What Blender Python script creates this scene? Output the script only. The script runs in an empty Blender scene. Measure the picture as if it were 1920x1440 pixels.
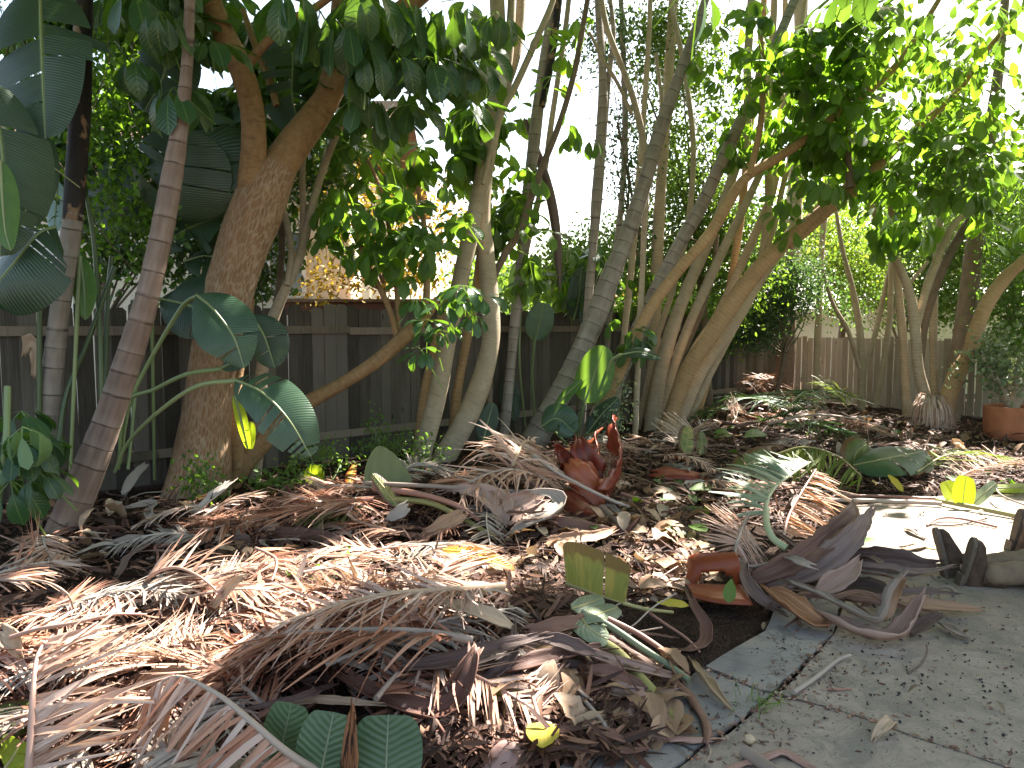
import bpy, math, random
import numpy as np
from mathutils import Vector, Quaternion

random.seed(11)
rng = np.random.default_rng(11)
SC = bpy.context.scene
COL = SC.collection

# ------------------------------------------------------------------ camera, sky, sun, exposure
F, CX, CY, HC = 1390.0, 960.0, 720.0, 1.55          # focal length in photo pixels, picture centre, eye height
PITCH = math.atan(108 / F)
cam_d = bpy.data.cameras.new('camera')
cam = bpy.data.objects.new('camera', cam_d)
COL.objects.link(cam)
cam_d.sensor_width = 36.0
cam_d.lens = 36.0 * F / 1920.0
cam_d.clip_start, cam_d.clip_end = 0.05, 800
cam.location = (0, 0, HC)
cam.rotation_euler = (math.pi / 2 - PITCH, 0, 0)
SC.camera = cam

SUN_EL, SUN_AZ = math.radians(52), math.radians(44)   # azimuth from +Y towards +X
S = np.array([math.sin(SUN_AZ) * math.cos(SUN_EL), math.cos(SUN_AZ) * math.cos(SUN_EL), math.sin(SUN_EL)])
world = bpy.data.worlds.new('World')
SC.world = world
world.use_nodes = True
wn = world.node_tree
bg = wn.nodes['Background']
sky = wn.nodes.new('ShaderNodeTexSky')
sky.sky_type = 'NISHITA'
sky.sun_disc = False
sky.sun_elevation, sky.sun_rotation = SUN_EL, SUN_AZ
sky.air_density, sky.dust_density, sky.ozone_density = 1.0, 2.2, 1.0
hz = wn.nodes.new('ShaderNodeMix')                    # hazy, slightly warm sky
hz.data_type, hz.blend_type = 'RGBA', 'MULTIPLY'
hz.inputs[0].default_value = 1.0
hz.inputs[7].default_value = (1.10, 0.99, 0.84, 1)
wn.links.new(sky.outputs[0], hz.inputs[6])
wn.links.new(hz.outputs[2], bg.inputs[0])
bg.inputs[1].default_value = 0.095
sun_d = bpy.data.lights.new('sun', 'SUN')
sun_d.energy = 5.0
sun_d.angle = math.radians(0.55)
sun_d.color = (1.0, 0.94, 0.86)
sun = bpy.data.objects.new('sun', sun_d)
COL.objects.link(sun)
sun.location = (4, 10, 14)
sun.rotation_mode = 'QUATERNION'
sun.rotation_quaternion = Vector(S).to_track_quat('Z', 'Y')
SC.view_settings.view_transform = 'Standard'
SC.view_settings.look = 'None'
SC.view_settings.exposure = 2.58
SC.view_settings.gamma = 1.0
SC.cycles.max_bounces = 8
SC.cycles.transparent_max_bounces = 8
SC.cycles.sample_clamp_indirect = 6.0

# ------------------------------------------------------------------ picture <-> place
FWD = np.array([0, math.cos(PITCH), -math.sin(PITCH)])
UPV = np.array([0, math.sin(PITCH), math.cos(PITCH)])
CAM = np.array([0, 0, HC])

def ray(px, py):
    return FWD + (px - CX) / F * np.array([1.0, 0, 0]) - (py - CY) / F * UPV

def P(px, py, d):
    return CAM + d * ray(px, py)

def pix(p):
    q = np.asarray(p, float) - CAM
    d = np.maximum(q @ FWD, 0.05)
    return CX + F * q[..., 0] / d, CY - F * (q @ UPV) / d, d

MOUNDS = []                                            # (x, y, height, sx, sy)

def H(x, y):
    z = 0.0 * np.asarray(x, float)
    for a, b, h, sx, sy in MOUNDS:
        z = z + h * np.exp(-((x - a) / sx) ** 2 - ((y - b) / sy) ** 2)
    return z

def G0(px, py, z=0.0):
    r = ray(px, py)
    return CAM + r * ((z - HC) / r[2])

def G(px, py, h=0.0):
    z = h
    for _ in range(7):
        p = G0(px, py, min(z, 1.2))
        z = 0.5 * z + 0.5 * (float(H(p[0], p[1])) + h)
    return G0(px, py, min(z, 1.2))

for px, py, h, sx, sy in [(250, 1250, .17, 1.1, .6), (720, 1180, .22, .85, .6), (820, 960, .28, 1.2, .7), (1130, 890, .24, 1.2, .8),
                          (1420, 850, .28, 1.6, 1.2), (1600, 800, .15, 1.5, 1.2), (380, 980, .10, 1.3, .7), (1450, 960, .08, .5, .5)]:
    p = G0(px, py)
    MOUNDS.append((p[0], p[1], h, sx, sy))

def inpoly(x, y, poly):
    x, y = np.asarray(x, float), np.asarray(y, float)
    c = np.zeros(x.shape, bool)
    n = len(poly)
    for i in range(n):
        (x1, y1), (x2, y2) = poly[i], poly[(i + 1) % n]
        if y1 != y2:
            c ^= ((y1 > y) != (y2 > y)) & (x < (x2 - x1) * (y - y1) / (y2 - y1) + x1)
    return c

PATIO_PX = [(1200, 1480), (1290, 1424), (1392, 1348), (1450, 1304), (1565, 1190), (1585, 1120), (1575, 1040), (1560, 985), (1600, 948), (1760, 930), (2300, 915), (6000, 960), (9000, 1300), (6000, 2700), (600, 2600)]
PATIO = [tuple(G0(*q)[:2]) for q in PATIO_PX]

# sun gaps in the canopy: where the photo shows sunlight on the ground (picture ellipses) or on a thing (point, radius)
LIT = [(215, 1200, 250, 100), (70, 1340, 120, 90), (470, 1150, 130, 60), (720, 1055, 230, 55), (910, 1045, 90, 40), (300, 1300, 120, 40), (590, 1120, 140, 45), (860, 1130, 70, 25), (700, 940, 60, 14), (1010, 960, 40, 14), (1330, 1010, 30, 16), (1700, 820, 40, 10), (1480, 800, 40, 10), (1180, 1020, 40, 22), (1470, 935, 85, 60),
       (1650, 968, 95, 36), (1865, 862, 90, 28), (640, 878, 60, 16), (1230, 1000, 50, 18), (1130, 985, 30, 14), (330, 1330, 60, 25), (1390, 800, 30, 12), (1240, 920, 25, 12),
       (1560, 900, 30, 10), (1010, 830, 60, 12)]
LIT3 = [(P(405, 585, 5.9), .16), (P(550, 770, 5.9), .2), (P(850, 575, 7.2), .35), (P(1850, 150, 8.3), 1.2), (P(1800, 330, 8.6), .9),
        (P(1870, 370, 9.5), .8), (P(1700, 440, 9.5), .6), (P(1500, 140, 9.8), .8), (P(1650, 200, 9.6), .7), (P(1430, 260, 10.4), .7), (P(1740, 690, 11), .5), (P(1560, 690, 14.4), .7), (P(1300, 300, 12.6), .7), (P(455, 560, 6.6), .16), (P(420, 760, 6.5), .14), (P(850, 690, 8.3), .2), (P(915, 620, 8.4), .15), (P(1300, 660, 10.6), .3), (P(1245, 680, 10.8), .2), (P(1715, 640, 11), .25), (P(1110, 700, 8.7), .2), (P(1815, 680, 10.8), .2), (P(1130, 880, 8.0), .25), (P(560, 660, 7.9), .2), (P(1610, 20, 7), .5), (P(720, 450, 12), 1.5), (P(620, 480, 12), 1.0), (P(1590, 480, 17), 2.0), (P(1900, 560, 9), .9),
        (P(1480, 560, 13), 1.2), (P(720, 380, 7.5), .35), (P(1530, 720, 13), .5)]

def lit_mask(p):
    """True where a leaf at p would shade one of the sun flecks."""
    p = np.asarray(p, float)
    t = np.maximum(p[:, 2] - 0.15, 0) / S[2]
    g = p - t[:, None] * S
    for _ in range(2):
        g = p - (np.maximum(p[:, 2] - H(g[:, 0], g[:, 1]) - .14 * ~inpoly(g[:, 0], g[:, 1], PATIO), 0) / S[2])[:, None] * S
    px, py, d = pix(g)
    m = np.zeros(len(p), bool)
    ok = g @ FWD > 0.3
    wob = 1 + .28 * np.sin(g[:, 0] * 9.1 + 1.3) * np.sin(g[:, 1] * 7.7) + .16 * np.sin(g[:, 0] * 23 + g[:, 1] * 19)
    for a, b, rx, ry in LIT:
        m |= ok & ((((px - a) / rx) ** 2 + ((py - b) / ry) ** 2) < wob ** 2)
    gx, gy = g[:, 0], g[:, 1]                             # small gaps all over the crowns, none above the near paving
    fleck = np.sin(gx * 3.3 + 1.1 * np.sin(gy * 1.7)) * np.sin(gy * 3.9 + 1.3 * np.sin(gx * 2.1 + 1)) + .45 * np.sin(gx * 8.7 + gy * 6.1) * np.sin(gy * 9.3 - gx * 4.7)
    m |= (fleck > .86) & ~(inpoly(gx, gy, PATIO)) & (gy > 2.0)
    for q, r in LIT3:
        v = p - q
        along = v @ S
        off = np.linalg.norm(v - along[:, None] * S, axis=1)
        m |= (along > r * .7) & (off < r)
    return m

# ------------------------------------------------------------------ meshes
class MB:
    def __init__(self):
        self.v, self.q, self.t, self.u, self.r, self.n = [], [], [], [], [], 0

    def add(self, v, quads=None, uvw=None, rnd=0.5, tris=None):
        v = np.asarray(v, float).reshape(-1, 3)
        k = len(v)
        self.v.append(v)
        if quads is not None and len(quads):
            self.q.append(np.asarray(quads, int).reshape(-1, 4) + self.n)
        if tris is not None and len(tris):
            self.t.append(np.asarray(tris, int).reshape(-1, 3) + self.n)
        self.u.append(np.zeros((k, 3)) if uvw is None else np.asarray(uvw, float).reshape(-1, 3))
        self.r.append(np.broadcast_to(np.asarray(rnd, float), (k,)) if np.ndim(rnd) == 0 else np.asarray(rnd, float))
        self.n += k

    def grid(self, v, uvw=None, rnd=0.5, closed=False):
        """v: (a, b, 3) sheet of points"""
        a, b = v.shape[:2]
        i = np.arange(a * b).reshape(a, b)
        if closed:
            i = np.concatenate([i, i[:, :1]], 1)
        q = np.stack([i[:-1, :-1], i[:-1, 1:], i[1:, 1:], i[1:, :-1]], -1).reshape(-1, 4)
        self.add(v.reshape(-1, 3), q, None if uvw is None else uvw.reshape(-1, 3), rnd)

    def box(self, lo, hi, rnd=0.5):
        x0, y0, z0 = lo
        x1, y1, z1 = hi
        v = [(x0, y0, z0), (x1, y0, z0), (x1, y1, z0), (x0, y1, z0), (x0, y0, z1), (x1, y0, z1), (x1, y1, z1), (x0, y1, z1)]
        self.add(v, [(3, 2, 1, 0), (4, 5, 6, 7), (0, 1, 5, 4), (1, 2, 6, 5), (2, 3, 7, 6), (3, 0, 4, 7)], v, rnd)

    def obox(self, o, ex, ey, ez, rnd=0.5):
        o, ex, ey, ez = (np.asarray(a, float) for a in (o, ex, ey, ez))
        v = np.array([o + ex * i + ey * j + ez * k for k in (0, 1) for i, j in ((0, 0), (1, 0), (1, 1), (0, 1))])
        lx, ly, lz = (np.linalg.norm(a) for a in (ex, ey, ez))
        u = np.array([(lx * i, ly * j, lz * k) for k in (0, 1) for i, j in ((0, 0), (1, 0), (1, 1), (0, 1))]) + rnd * 7
        self.add(v, [(3, 2, 1, 0), (4, 5, 6, 7), (0, 1, 5, 4), (1, 2, 6, 5), (2, 3, 7, 6), (3, 0, 4, 7)], u, rnd)

    def build(self, name, mat, parent=None, origin=None, smooth=True, solid=0.0):
        V = np.concatenate(self.v) if self.v else np.zeros((0, 3))
        off = np.array(parent.location) if parent is not None else (np.asarray(origin, float) if origin is not None else np.zeros(3))
        if parent is not None and parent.parent is not None:
            off = off + np.array(parent.parent.location)
        Q = np.concatenate(self.q) if self.q else np.zeros((0, 4), int)
        T = np.concatenate(self.t) if self.t else np.zeros((0, 3), int)
        me = bpy.data.meshes.new(name)
        me.vertices.add(len(V))
        me.vertices.foreach_set('co', (V - off).ravel())
        nl = Q.size + T.size
        me.loops.add(nl)
        me.loops.foreach_set('vertex_index', np.concatenate([Q.ravel(), T.ravel()]))
        me.polygons.add(len(Q) + len(T))
        tot = np.concatenate([np.full(len(Q), 4), np.full(len(T), 3)]).astype(int)
        me.polygons.foreach_set('loop_start', np.concatenate([[0], np.cumsum(tot)[:-1]]).astype(int) if len(tot) else [])
        me.update(calc_edges=True)
        me.polygons.foreach_set('use_smooth', np.full(len(tot), bool(smooth)))
        a = me.attributes.new('uvw', 'FLOAT_VECTOR', 'POINT')
        a.data.foreach_set('vector', np.concatenate(self.u).ravel())
        a = me.attributes.new('rnd', 'FLOAT', 'POINT')
        a.data.foreach_set('value', np.concatenate(self.r))
        me.materials.append(mat)
        me.validate()
        ob = bpy.data.objects.new(name, me)
        COL.objects.link(ob)
        if parent is not None:
            ob.parent = parent
        else:
            ob.location = off
        if solid:
            m = ob.modifiers.new('thickness', 'SOLIDIFY')
            m.thickness = solid
            m.offset = 0
        return ob

def thing(name, label, cat, loc=(0, 0, 0), group=None):
    o = bpy.data.objects.new(name, None)
    o.empty_display_size = 0.1
    COL.objects.link(o)
    o.location = [float(x) for x in loc]
    return tag(o, label, cat, group)

def tag(o, label=None, cat=None, group=None, kind=None):
    if label: o['label'] = label
    if cat: o['category'] = cat
    if group: o['group'] = group
    if kind: o['kind'] = kind
    return o

def kids(o):
    return [c for c in bpy.data.objects if c.parent == o]

def copy_tree(o, chs):
    c = o.copy()
    COL.objects.link(c)
    for ch in chs:
        d = ch.copy()
        COL.objects.link(d)
        d.parent = c
    return c

# ------------------------------------------------------------------ curves, tubes, leaves
def nrm(a):
    a = np.asarray(a, float)
    return a / np.maximum(np.linalg.norm(a, axis=-1, keepdims=True), 1e-9)

def smooth_path(pts, n):
    """Catmull-Rom through pts (any width), resampled to n rows by length."""
    p = np.asarray(pts, float)
    if len(p) < 3:
        t = np.linspace(0, 1, n)[:, None]
        return p[0] * (1 - t) + p[-1] * t
    p = np.concatenate([[2 * p[0] - p[1]], p, [2 * p[-1] - p[-2]]])
    out = []
    for i in range(1, len(p) - 2):
        t = np.linspace(0, 1, 14, endpoint=False)[:, None]
        a, b, c, d = p[i - 1], p[i], p[i + 1], p[i + 2]
        out.append(.5 * (2 * b + (c - a) * t + (2 * a - 5 * b + 4 * c - d) * t ** 2 + (3 * b - a - 3 * c + d) * t ** 3))
    out = np.concatenate(out + [p[-2:-1]])
    s = np.concatenate([[0], np.cumsum(np.linalg.norm(np.diff(out[:, :3], axis=0), axis=1))])
    q = np.linspace(0, s[-1], n)
    return np.stack([np.interp(q, s, out[:, k]) for k in range(out.shape[1])], 1)

def frames(p, hint=None):
    T = nrm(np.gradient(p, axis=0))
    if hint is None:
        hint = np.array([0, 0, 1.0]) if abs(T[0, 2]) < .9 else np.array([1.0, 0, 0])
    N = np.empty_like(T)
    a = np.asarray(hint, float)
    for i in range(len(p)):
        a = a - T[i] * (a @ T[i])
        a = a / max(np.linalg.norm(a), 1e-6)
        N[i] = a
    return T, N, np.cross(T, N)

def tube(mb, pts, rad=None, seg=10, step=0.07, rnd=.5, lump=0.0, ring=None, flat=1.0, cap=True, hint=None):
    """pts rows (x, y, z[, r]); lump: uneven girth; ring: (spacing, depth) of leaf scars."""
    p = np.asarray(pts, float)
    if p.shape[1] == 3:
        r = np.full(len(p), rad) if np.ndim(rad) == 0 else np.asarray(rad)
        p = np.concatenate([p, r[:, None]], 1)
    L = np.linalg.norm(np.diff(p[:, :3], axis=0), axis=1).sum()
    n = max(3, int(L / step) + 2)
    q = smooth_path(p, n)
    c, r = q[:, :3], np.maximum(q[:, 3], 1e-4)
    T, N, B = frames(c, hint)
    v = np.linspace(0, L, n)
    ph = rng.random(6) * 6.28
    if ring:
        r = r * (1 + ring[1] * (np.abs(((v / ring[0] + ph[5]) % 1) - .5) * 2) ** 6)
    th = np.arange(seg) / seg * 2 * np.pi
    rr = r[:, None] * np.ones(seg)
    if lump:
        rr = rr * (1 + lump * (np.sin(2 * th + v[:, None] * 2.3 + ph[0]) * .5 + np.sin(3 * th - v[:, None] * 3.1 + ph[1]) * .4 + np.sin(v[:, None] * 5.3 + ph[2]) * .35 + np.sin(5 * th + v[:, None] * 7 + ph[3]) * .2))
    ring_v = c[:, None] + rr[..., None] * (np.cos(th)[None, :, None] * N[:, None] + flat * np.sin(th)[None, :, None] * B[:, None])
    u = np.stack([rr * np.cos(th), rr * np.sin(th), v[:, None] + 0 * th], -1)
    mb.grid(ring_v, u, rnd, closed=True)
    if cap:
        for k in (0, n - 1):
            i = list(range(seg))
            mb.add(np.concatenate([ring_v[k], c[k:k + 1]]), None, np.concatenate([u[k], [[0, 0, v[k]]]]), rnd, [(i[a], i[(a + 1) % seg], seg) if k == 0 else (i[(a + 1) % seg], i[a], seg) for a in i])

def pxpath(rows, d0, dd=0.0):
    """rows (px, py, half-width px) at depth d0..d0+dd -> (x, y, z, r)"""
    out = []
    for i, row in enumerate(rows):
        d = d0 + dd * i / max(len(rows) - 1, 1) if len(row) == 3 else row[3]
        p = P(row[0], row[1], d)
        out.append((*p, row[2] * d / F))
    return np.array(out)

def leaf_tpl(nl, w, fold=.25, droop=.25, prof=((0, .04), (.12, .32), (.35, .78), (.62, 1), (.83, .9), (.95, .58), (1, .1)), wave=0.0):
    """leaf of length 1 along x, half-width w; returns verts, quads, uvw"""
    t = np.linspace(0, 1, nl + 1)
    hw = np.interp(t, [a for a, _ in prof], [b for _, b in prof]) * w
    a = np.array([-1, 0, 1.0])
    x = t - .12 * droop * t ** 2
    z = -droop * t ** 2 * .5
    V = np.stack([np.repeat(x[:, None], 3, 1), hw[:, None] * a, z[:, None] + hw[:, None] * fold * np.abs(a) + wave * np.sin(t * 17 + 1)[:, None] * a * hw[:, None]], -1)
    U = np.stack([np.repeat(a[None], nl + 1, 0), np.repeat(t[:, None], 3, 1), np.zeros((nl + 1, 3))], -1)
    i = np.arange((nl + 1) * 3).reshape(nl + 1, 3)
    Q = np.stack([i[:-1, :-1], i[:-1, 1:], i[1:, 1:], i[1:, :-1]], -1).reshape(-1, 4)
    return V.reshape(-1, 3), Q, U.reshape(-1, 3)

def inst(mb, tpl, pos, X, Z, sc, rnd, wsc=None):
    V, Q, U = tpl
    n = len(pos)
    if n == 0:
        return
    X = nrm(X)
    Z = nrm(Z - X * np.sum(X * Z, 1)[:, None])
    Y = np.cross(Z, X)
    sc = np.broadcast_to(sc, (n,))
    ws = sc if wsc is None else np.broadcast_to(wsc, (n,))
    W = pos[:, None] + sc[:, None, None] * (V[None, :, :1] * X[:, None] + V[None, :, 2:] * Z[:, None]) + ws[:, None, None] * V[None, :, 1:2] * Y[:, None]
    k = len(V)
    UU = np.repeat(U[None], n, 0).copy()
    UU[..., 2] = rng.random(n)[:, None] * 50
    mb.add(W.reshape(-1, 3), (Q[None] + (np.arange(n) * k)[:, None, None]).reshape(-1, 4), UU.reshape(-1, 3), np.repeat(np.broadcast_to(rnd, (n,)), k))

LEAF = [leaf_tpl(6, .255, .2, .3), leaf_tpl(6, .27, .3, .7), leaf_tpl(6, .22, .12, .1), leaf_tpl(6, .265, .35, 1.0, wave=.1)]
LEAF_S = [leaf_tpl(3, .24, .25, .3, ((0, .05), (.4, 1), (.75, .8), (1, .05))), leaf_tpl(3, .26, .3, .6, ((0, .05), (.35, 1), (.75, .75), (1, .05)))]
LEAF_F = [leaf_tpl(2, .24, .2, .4, ((0, .3), (.5, 1), (1, .3)))]
STRIP = (np.array([(0, -1, 0), (0, 1, 0), (1, -1, 0), (1, 1, 0)], float), np.array([(0, 1, 3, 2)]), np.zeros((4, 3)))

def unit(n):
    return nrm(rng.normal(size=(n, 3)))

def rosettes(mb, C, up, L, k=9, droop=(10, 60), pet=.35, tpls=LEAF, carve=1.0, stalk=1.0, rnd=(0, 1)):
    """umbrella clusters of leaflets at points C"""
    C = np.asarray(C, float)
    N = len(C)
    if N == 0:
        return
    up = nrm(up)
    L = np.broadcast_to(L, (N,))
    e1 = nrm(np.cross(up, unit(N)))
    e2 = np.cross(up, e1)
    ph = (np.arange(k) / k * 2 * np.pi)[None] + rng.random((N, 1)) * 6.28 + rng.normal(0, .15, (N, k))
    r = np.cos(ph)[..., None] * e1[:, None] + np.sin(ph)[..., None] * e2[:, None]
    dl = np.radians(rng.uniform(*droop, (N, 1)) + rng.normal(0, 10, (N, k)))
    u = up[:, None]
    d = r * np.cos(dl)[..., None] - u * np.sin(dl)[..., None]
    nn = r * np.sin(dl)[..., None] + u * np.cos(dl)[..., None]
    d3 = r * np.cos(dl * .4)[..., None] - u * np.sin(dl * .4)[..., None]
    base = C[:, None] + d3 * (pet * L)[:, None, None]
    sc = L[:, None] * rng.uniform(.7, 1.1, (N, k))
    rr = np.clip(rng.uniform(*rnd, (N, 1)) + rng.normal(0, .1, (N, k)), 0, 1)
    flat = lambda a: a.reshape(-1, *a.shape[2:])
    base, d, nn, sc, rr, d3 = map(flat, (base, d, nn, sc, rr, d3))
    nn = nrm(nn + rng.normal(0, .15, nn.shape))
    keep = ~((lit_mask(base + d * sc[:, None] * .15) | lit_mask(base + d * sc[:, None] * .55) | lit_mask(base + d * sc[:, None])) & (rng.random(len(base)) < carve))
    which = rng.integers(0, len(tpls), len(base))
    for i, t in enumerate(tpls):
        m = keep & (which == i)
        inst(mb, t, base[m], d[m], nn[m], sc[m], rr[m])
    if stalk:
        c2 = np.repeat(C, k, 0)
        ln = np.linalg.norm(base - c2, axis=1)
        m = keep
        inst(mb, STRIP, c2[m], (base - c2)[m], nn[m], ln[m], .9, wsc=np.full(m.sum(), .0022 * stalk))
        kk = keep.reshape(N, k).any(1)
        back = nrm(-up * .8 + unit(N) * .6)
        inst(mb, STRIP, C[kk], back[kk], unit(N)[kk], rng.uniform(.2, .5, N)[kk], .9, wsc=np.full(kk.sum(), .004 * stalk))

def blobs(spec):
    """spec rows (px, py, d, rx px, ry px, rd m, n) -> points filling those volumes"""
    out = []
    for px, py, d, rx, ry, rd, n in spec:
        u = unit(n) * (rng.random((n, 1)) ** (1 / 2.2))
        dd = d + u[:, 1] * rd
        out.append(np.array([P(px + a * rx, py + b * ry, c) for a, b, c in zip(u[:, 0], u[:, 2], dd)]))
    return np.concatenate(out)

def bushy(mb, pts, n, L, spread, tpls=LEAF_S, carve=.8, hang=.3):
    """n small leaves around each clump centre"""
    N = len(pts)
    c = np.repeat(pts, n, 0) + rng.normal(0, 1, (N * n, 3)) * spread
    d = unit(N * n) - np.array([0, 0, hang])
    z = unit(N * n) * .8 + np.array([0, 0, .7])
    m = ~(lit_mask(c) & (rng.random(len(c)) < carve))
    r = np.clip(np.repeat(rng.random(N), n) * .6 + rng.random(N * n) * .4, 0, 1)
    w = rng.integers(0, len(tpls), len(c))
    for i, t in enumerate(tpls):
        k = m & (w == i)
        inst(mb, t, c[k], d[k], z[k], L * rng.uniform(.6, 1.2, k.sum()), r[k])

def blade(mb, path, W, up=(0, 0, 1), splits=0, fold=.2, droop=.3, rnd=.5, sides=(-1, 1), skew=.25, tip=1.0, shape=.62, na=5, gap=.012, tilt=.18, nper=None):
    """big paddle leaf along a path of points, torn between side veins"""
    p = smooth_path(path, 40)
    L = np.linalg.norm(np.diff(p, axis=0), axis=1).sum()
    T, N, B = frames(p, up)
    for s in sides:
        cuts = np.sort(np.concatenate([[0, 1], rng.uniform(.08, .95, splits)]))
        for t0, t1 in zip(cuts[:-1], cuts[1:]):
            if t1 - t0 < .012:
                continue
            n = max(3, int((t1 - t0) * 40))
            t = np.linspace(t0, t1 - (gap if t1 < 1 else 0), n)
            tl = rng.normal(0, tilt) if splits else 0
            lf = rng.uniform(.82, 1.05) if splits else 1
            a = np.linspace(0, 1, na)
            ff = lambda q: np.stack([np.interp(t, np.linspace(0, 1, 40), q[:, k]) for k in range(3)], 1)
            pc, tc, ncv, bc = ff(p), ff(T), ff(N), ff(B)
            w = W * np.clip(np.sin(np.pi * np.clip(t, 0, 1) ** .8 * tip), 0, 1) ** shape * lf
            aw = a[None] * w[:, None]
            ang = fold + tl
            dr = droop * (a[None] ** 2) * w[:, None]
            V = pc[:, None] + s * bc[:, None] * (aw * math.cos(ang))[..., None] + ncv[:, None] * (aw * math.sin(ang) - dr)[..., None] + tc[:, None] * (aw * skew)[..., None]
            U = np.stack([s * np.repeat(a[None], n, 0), np.repeat((t * L)[:, None], na, 1), np.full((n, na), rnd * 40)], -1)
            mb.grid(V if s > 0 else V[:, ::-1], U if s > 0 else U[:, ::-1], rnd)

def rib_tube(mb, path, r0, r1=None, seg=7, rnd=.9, flat=1.0, lump=0.0):
    p = smooth_path(path, max(8, len(path) * 4))
    r = np.linspace(r0, r0 * .3 if r1 is None else r1, len(p))
    tube(mb, p, r, seg, step=.03, rnd=rnd, flat=flat, lump=lump)

def strips(mb, path, L, n, sides=(-1, 1), lean=.6, w=.012, curl=.5, lift=.15, up=(0, 0, 1), tr=(.05, 1), fan=.25, nj=6, prof=.5, broken=.25, floor=True, rndr=(0, 1), mess=.5):
    """ribs of a shredded dry leaf standing off a midrib"""
    p = smooth_path(path, 50)
    T, N, B = frames(p, up)
    for s in sides:
        t = np.sort(rng.uniform(tr[0], tr[1], n))
        ix = t * 49
        i0 = np.clip(ix.astype(int), 0, 48)
        f = (ix - i0)[:, None]
        at = lambda q: q[i0] * (1 - f) + q[i0 + 1] * f
        b, tt, nn, bb = at(p), nrm(at(T)), nrm(at(N)), nrm(at(B))
        d = nrm(s * bb + tt * (lean + rng.normal(0, fan, n))[:, None] + nn * (lift + rng.normal(0, .2 * mess, n))[:, None] + rng.normal(0, .12 * mess, (n, 3)))
        ln = L * (np.sin(np.pi * np.clip(.12 + .85 * t, 0, 1)) ** prof) * rng.uniform(.65, 1.1, n)
        cut = rng.random(n) < broken
        ln = np.where(cut, ln * rng.uniform(.2, .7, n), ln)
        j = np.linspace(0, 1, nj)
        bend = rng.normal(0, .25 * mess, (n, 3)) + np.array([0, 0, -1]) * (curl * rng.uniform(.2, 1.4, n))[:, None]
        c = b[:, None] + d[:, None] * (ln[:, None] * j)[..., None] + bend[:, None] * (ln[:, None] * j ** 2)[..., None] * .55
        if floor:
            zz = H(c[..., 0], c[..., 1]) + .012 + .03 * rng.random((n, 1))
            c[..., 2] = np.maximum(c[..., 2], zz)
        wd = nrm(tt + rng.normal(0, .6 * mess, (n, 3)))
        hw = (w * rng.uniform(.4, 1.3, n))[:, None] * (1 - .75 * j ** 1.5)
        a = c - wd[:, None] * hw[..., None]
        e = c + wd[:, None] * hw[..., None]
        mid = c + np.cross(wd, d)[:, None] * (hw * .5)[..., None]
        V = np.stack([a, mid, e], 2).reshape(n, nj * 3, 3)
        i = np.arange(nj * 3).reshape(nj, 3)
        Q = np.stack([i[:-1, :-1], i[:-1, 1:], i[1:, 1:], i[1:, :-1]], -1).reshape(-1, 4)
        U = np.stack([np.tile([-1, 0, 1], nj), np.repeat(j, 3), np.zeros(nj * 3)], -1)
        UU = np.repeat(U[None], n, 0)
        UU[..., 1] = UU[..., 1] * ln[:, None]
        UU[..., 2] = rng.random(n)[:, None] * 40
        mb.add(V.reshape(-1, 3), (Q[None] + (np.arange(n) * nj * 3)[:, None, None]).reshape(-1, 4), UU.reshape(-1, 3), np.repeat(rng.uniform(*rndr, n), nj * 3))

def trough(mb, rows, up=(0, 0, 1), half=1.25, rnd=.5, na=9, rag=.2, roll=0.0, n=None, sharp=False):
    """dry leaf sheath: rows (x, y, z, half-width); a channel open towards up"""
    p = np.asarray(rows, float)
    L = np.linalg.norm(np.diff(p[:, :3], axis=0), axis=1).sum()
    n = n or max(10, int(L / .035))
    q = smooth_path(p, n)
    if sharp:
        k = np.concatenate([[0], np.cumsum(np.linalg.norm(np.diff(p[:, :3], axis=0), axis=1))])
        q = q * .3 + .7 * np.stack([np.interp(np.linspace(0, k[-1], n), k, p[:, i]) for i in range(4)], 1)
    c, w = q[:, :3], np.maximum(q[:, 3], .002)
    T, N, B = frames(c, up)
    v = np.linspace(0, 1, n)
    ro = roll * v
    N, B = N * np.cos(ro)[:, None] + B * np.sin(ro)[:, None], B * np.cos(ro)[:, None] - N * np.sin(ro)[:, None]
    a = np.linspace(-1, 1, na)
    hf = half * (1 + .15 * np.sin(v * 7 + rng.random() * 6))
    ph = rng.random(3) * 6.28
    edge = 1 + rag * (np.sin(v * L * 37 + ph[0]) * .5 + np.sin(v * L * 83 + ph[1]) * .3)[:, None] * (np.abs(a) > .9)
    th = a[None] * hf[:, None] * edge
    R = w / np.maximum(np.sin(np.minimum(hf, 1.5)), .3)
    wr = 1 + .07 * np.sin(a * 9 + ph[2] + 2 * np.sin(v * 5 + ph[0])[:, None])
    V = c[:, None] + B[:, None] * (R[:, None] * np.sin(th) * wr)[..., None] + N[:, None] * (R[:, None] * (1 - np.cos(th) * wr))[..., None]
    V = V + rng.normal(0, .0015, V.shape)
    for e in (0, 1):                                     # torn ends
        k = np.clip(1 - (v if e == 0 else 1 - v) / .16, 0, 1) ** 1.5
        V = V + T[:, None] * (k[:, None] * rng.normal(0, np.clip(L * .07, .008, .04), na)[None] * (1 - 2 * e))[..., None]
    U = np.stack([np.repeat(a[None], n, 0), np.repeat((v * L)[:, None], na, 1), np.full((n, na), rnd * 30)], -1)
    mb.grid(V, U, rnd)
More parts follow.
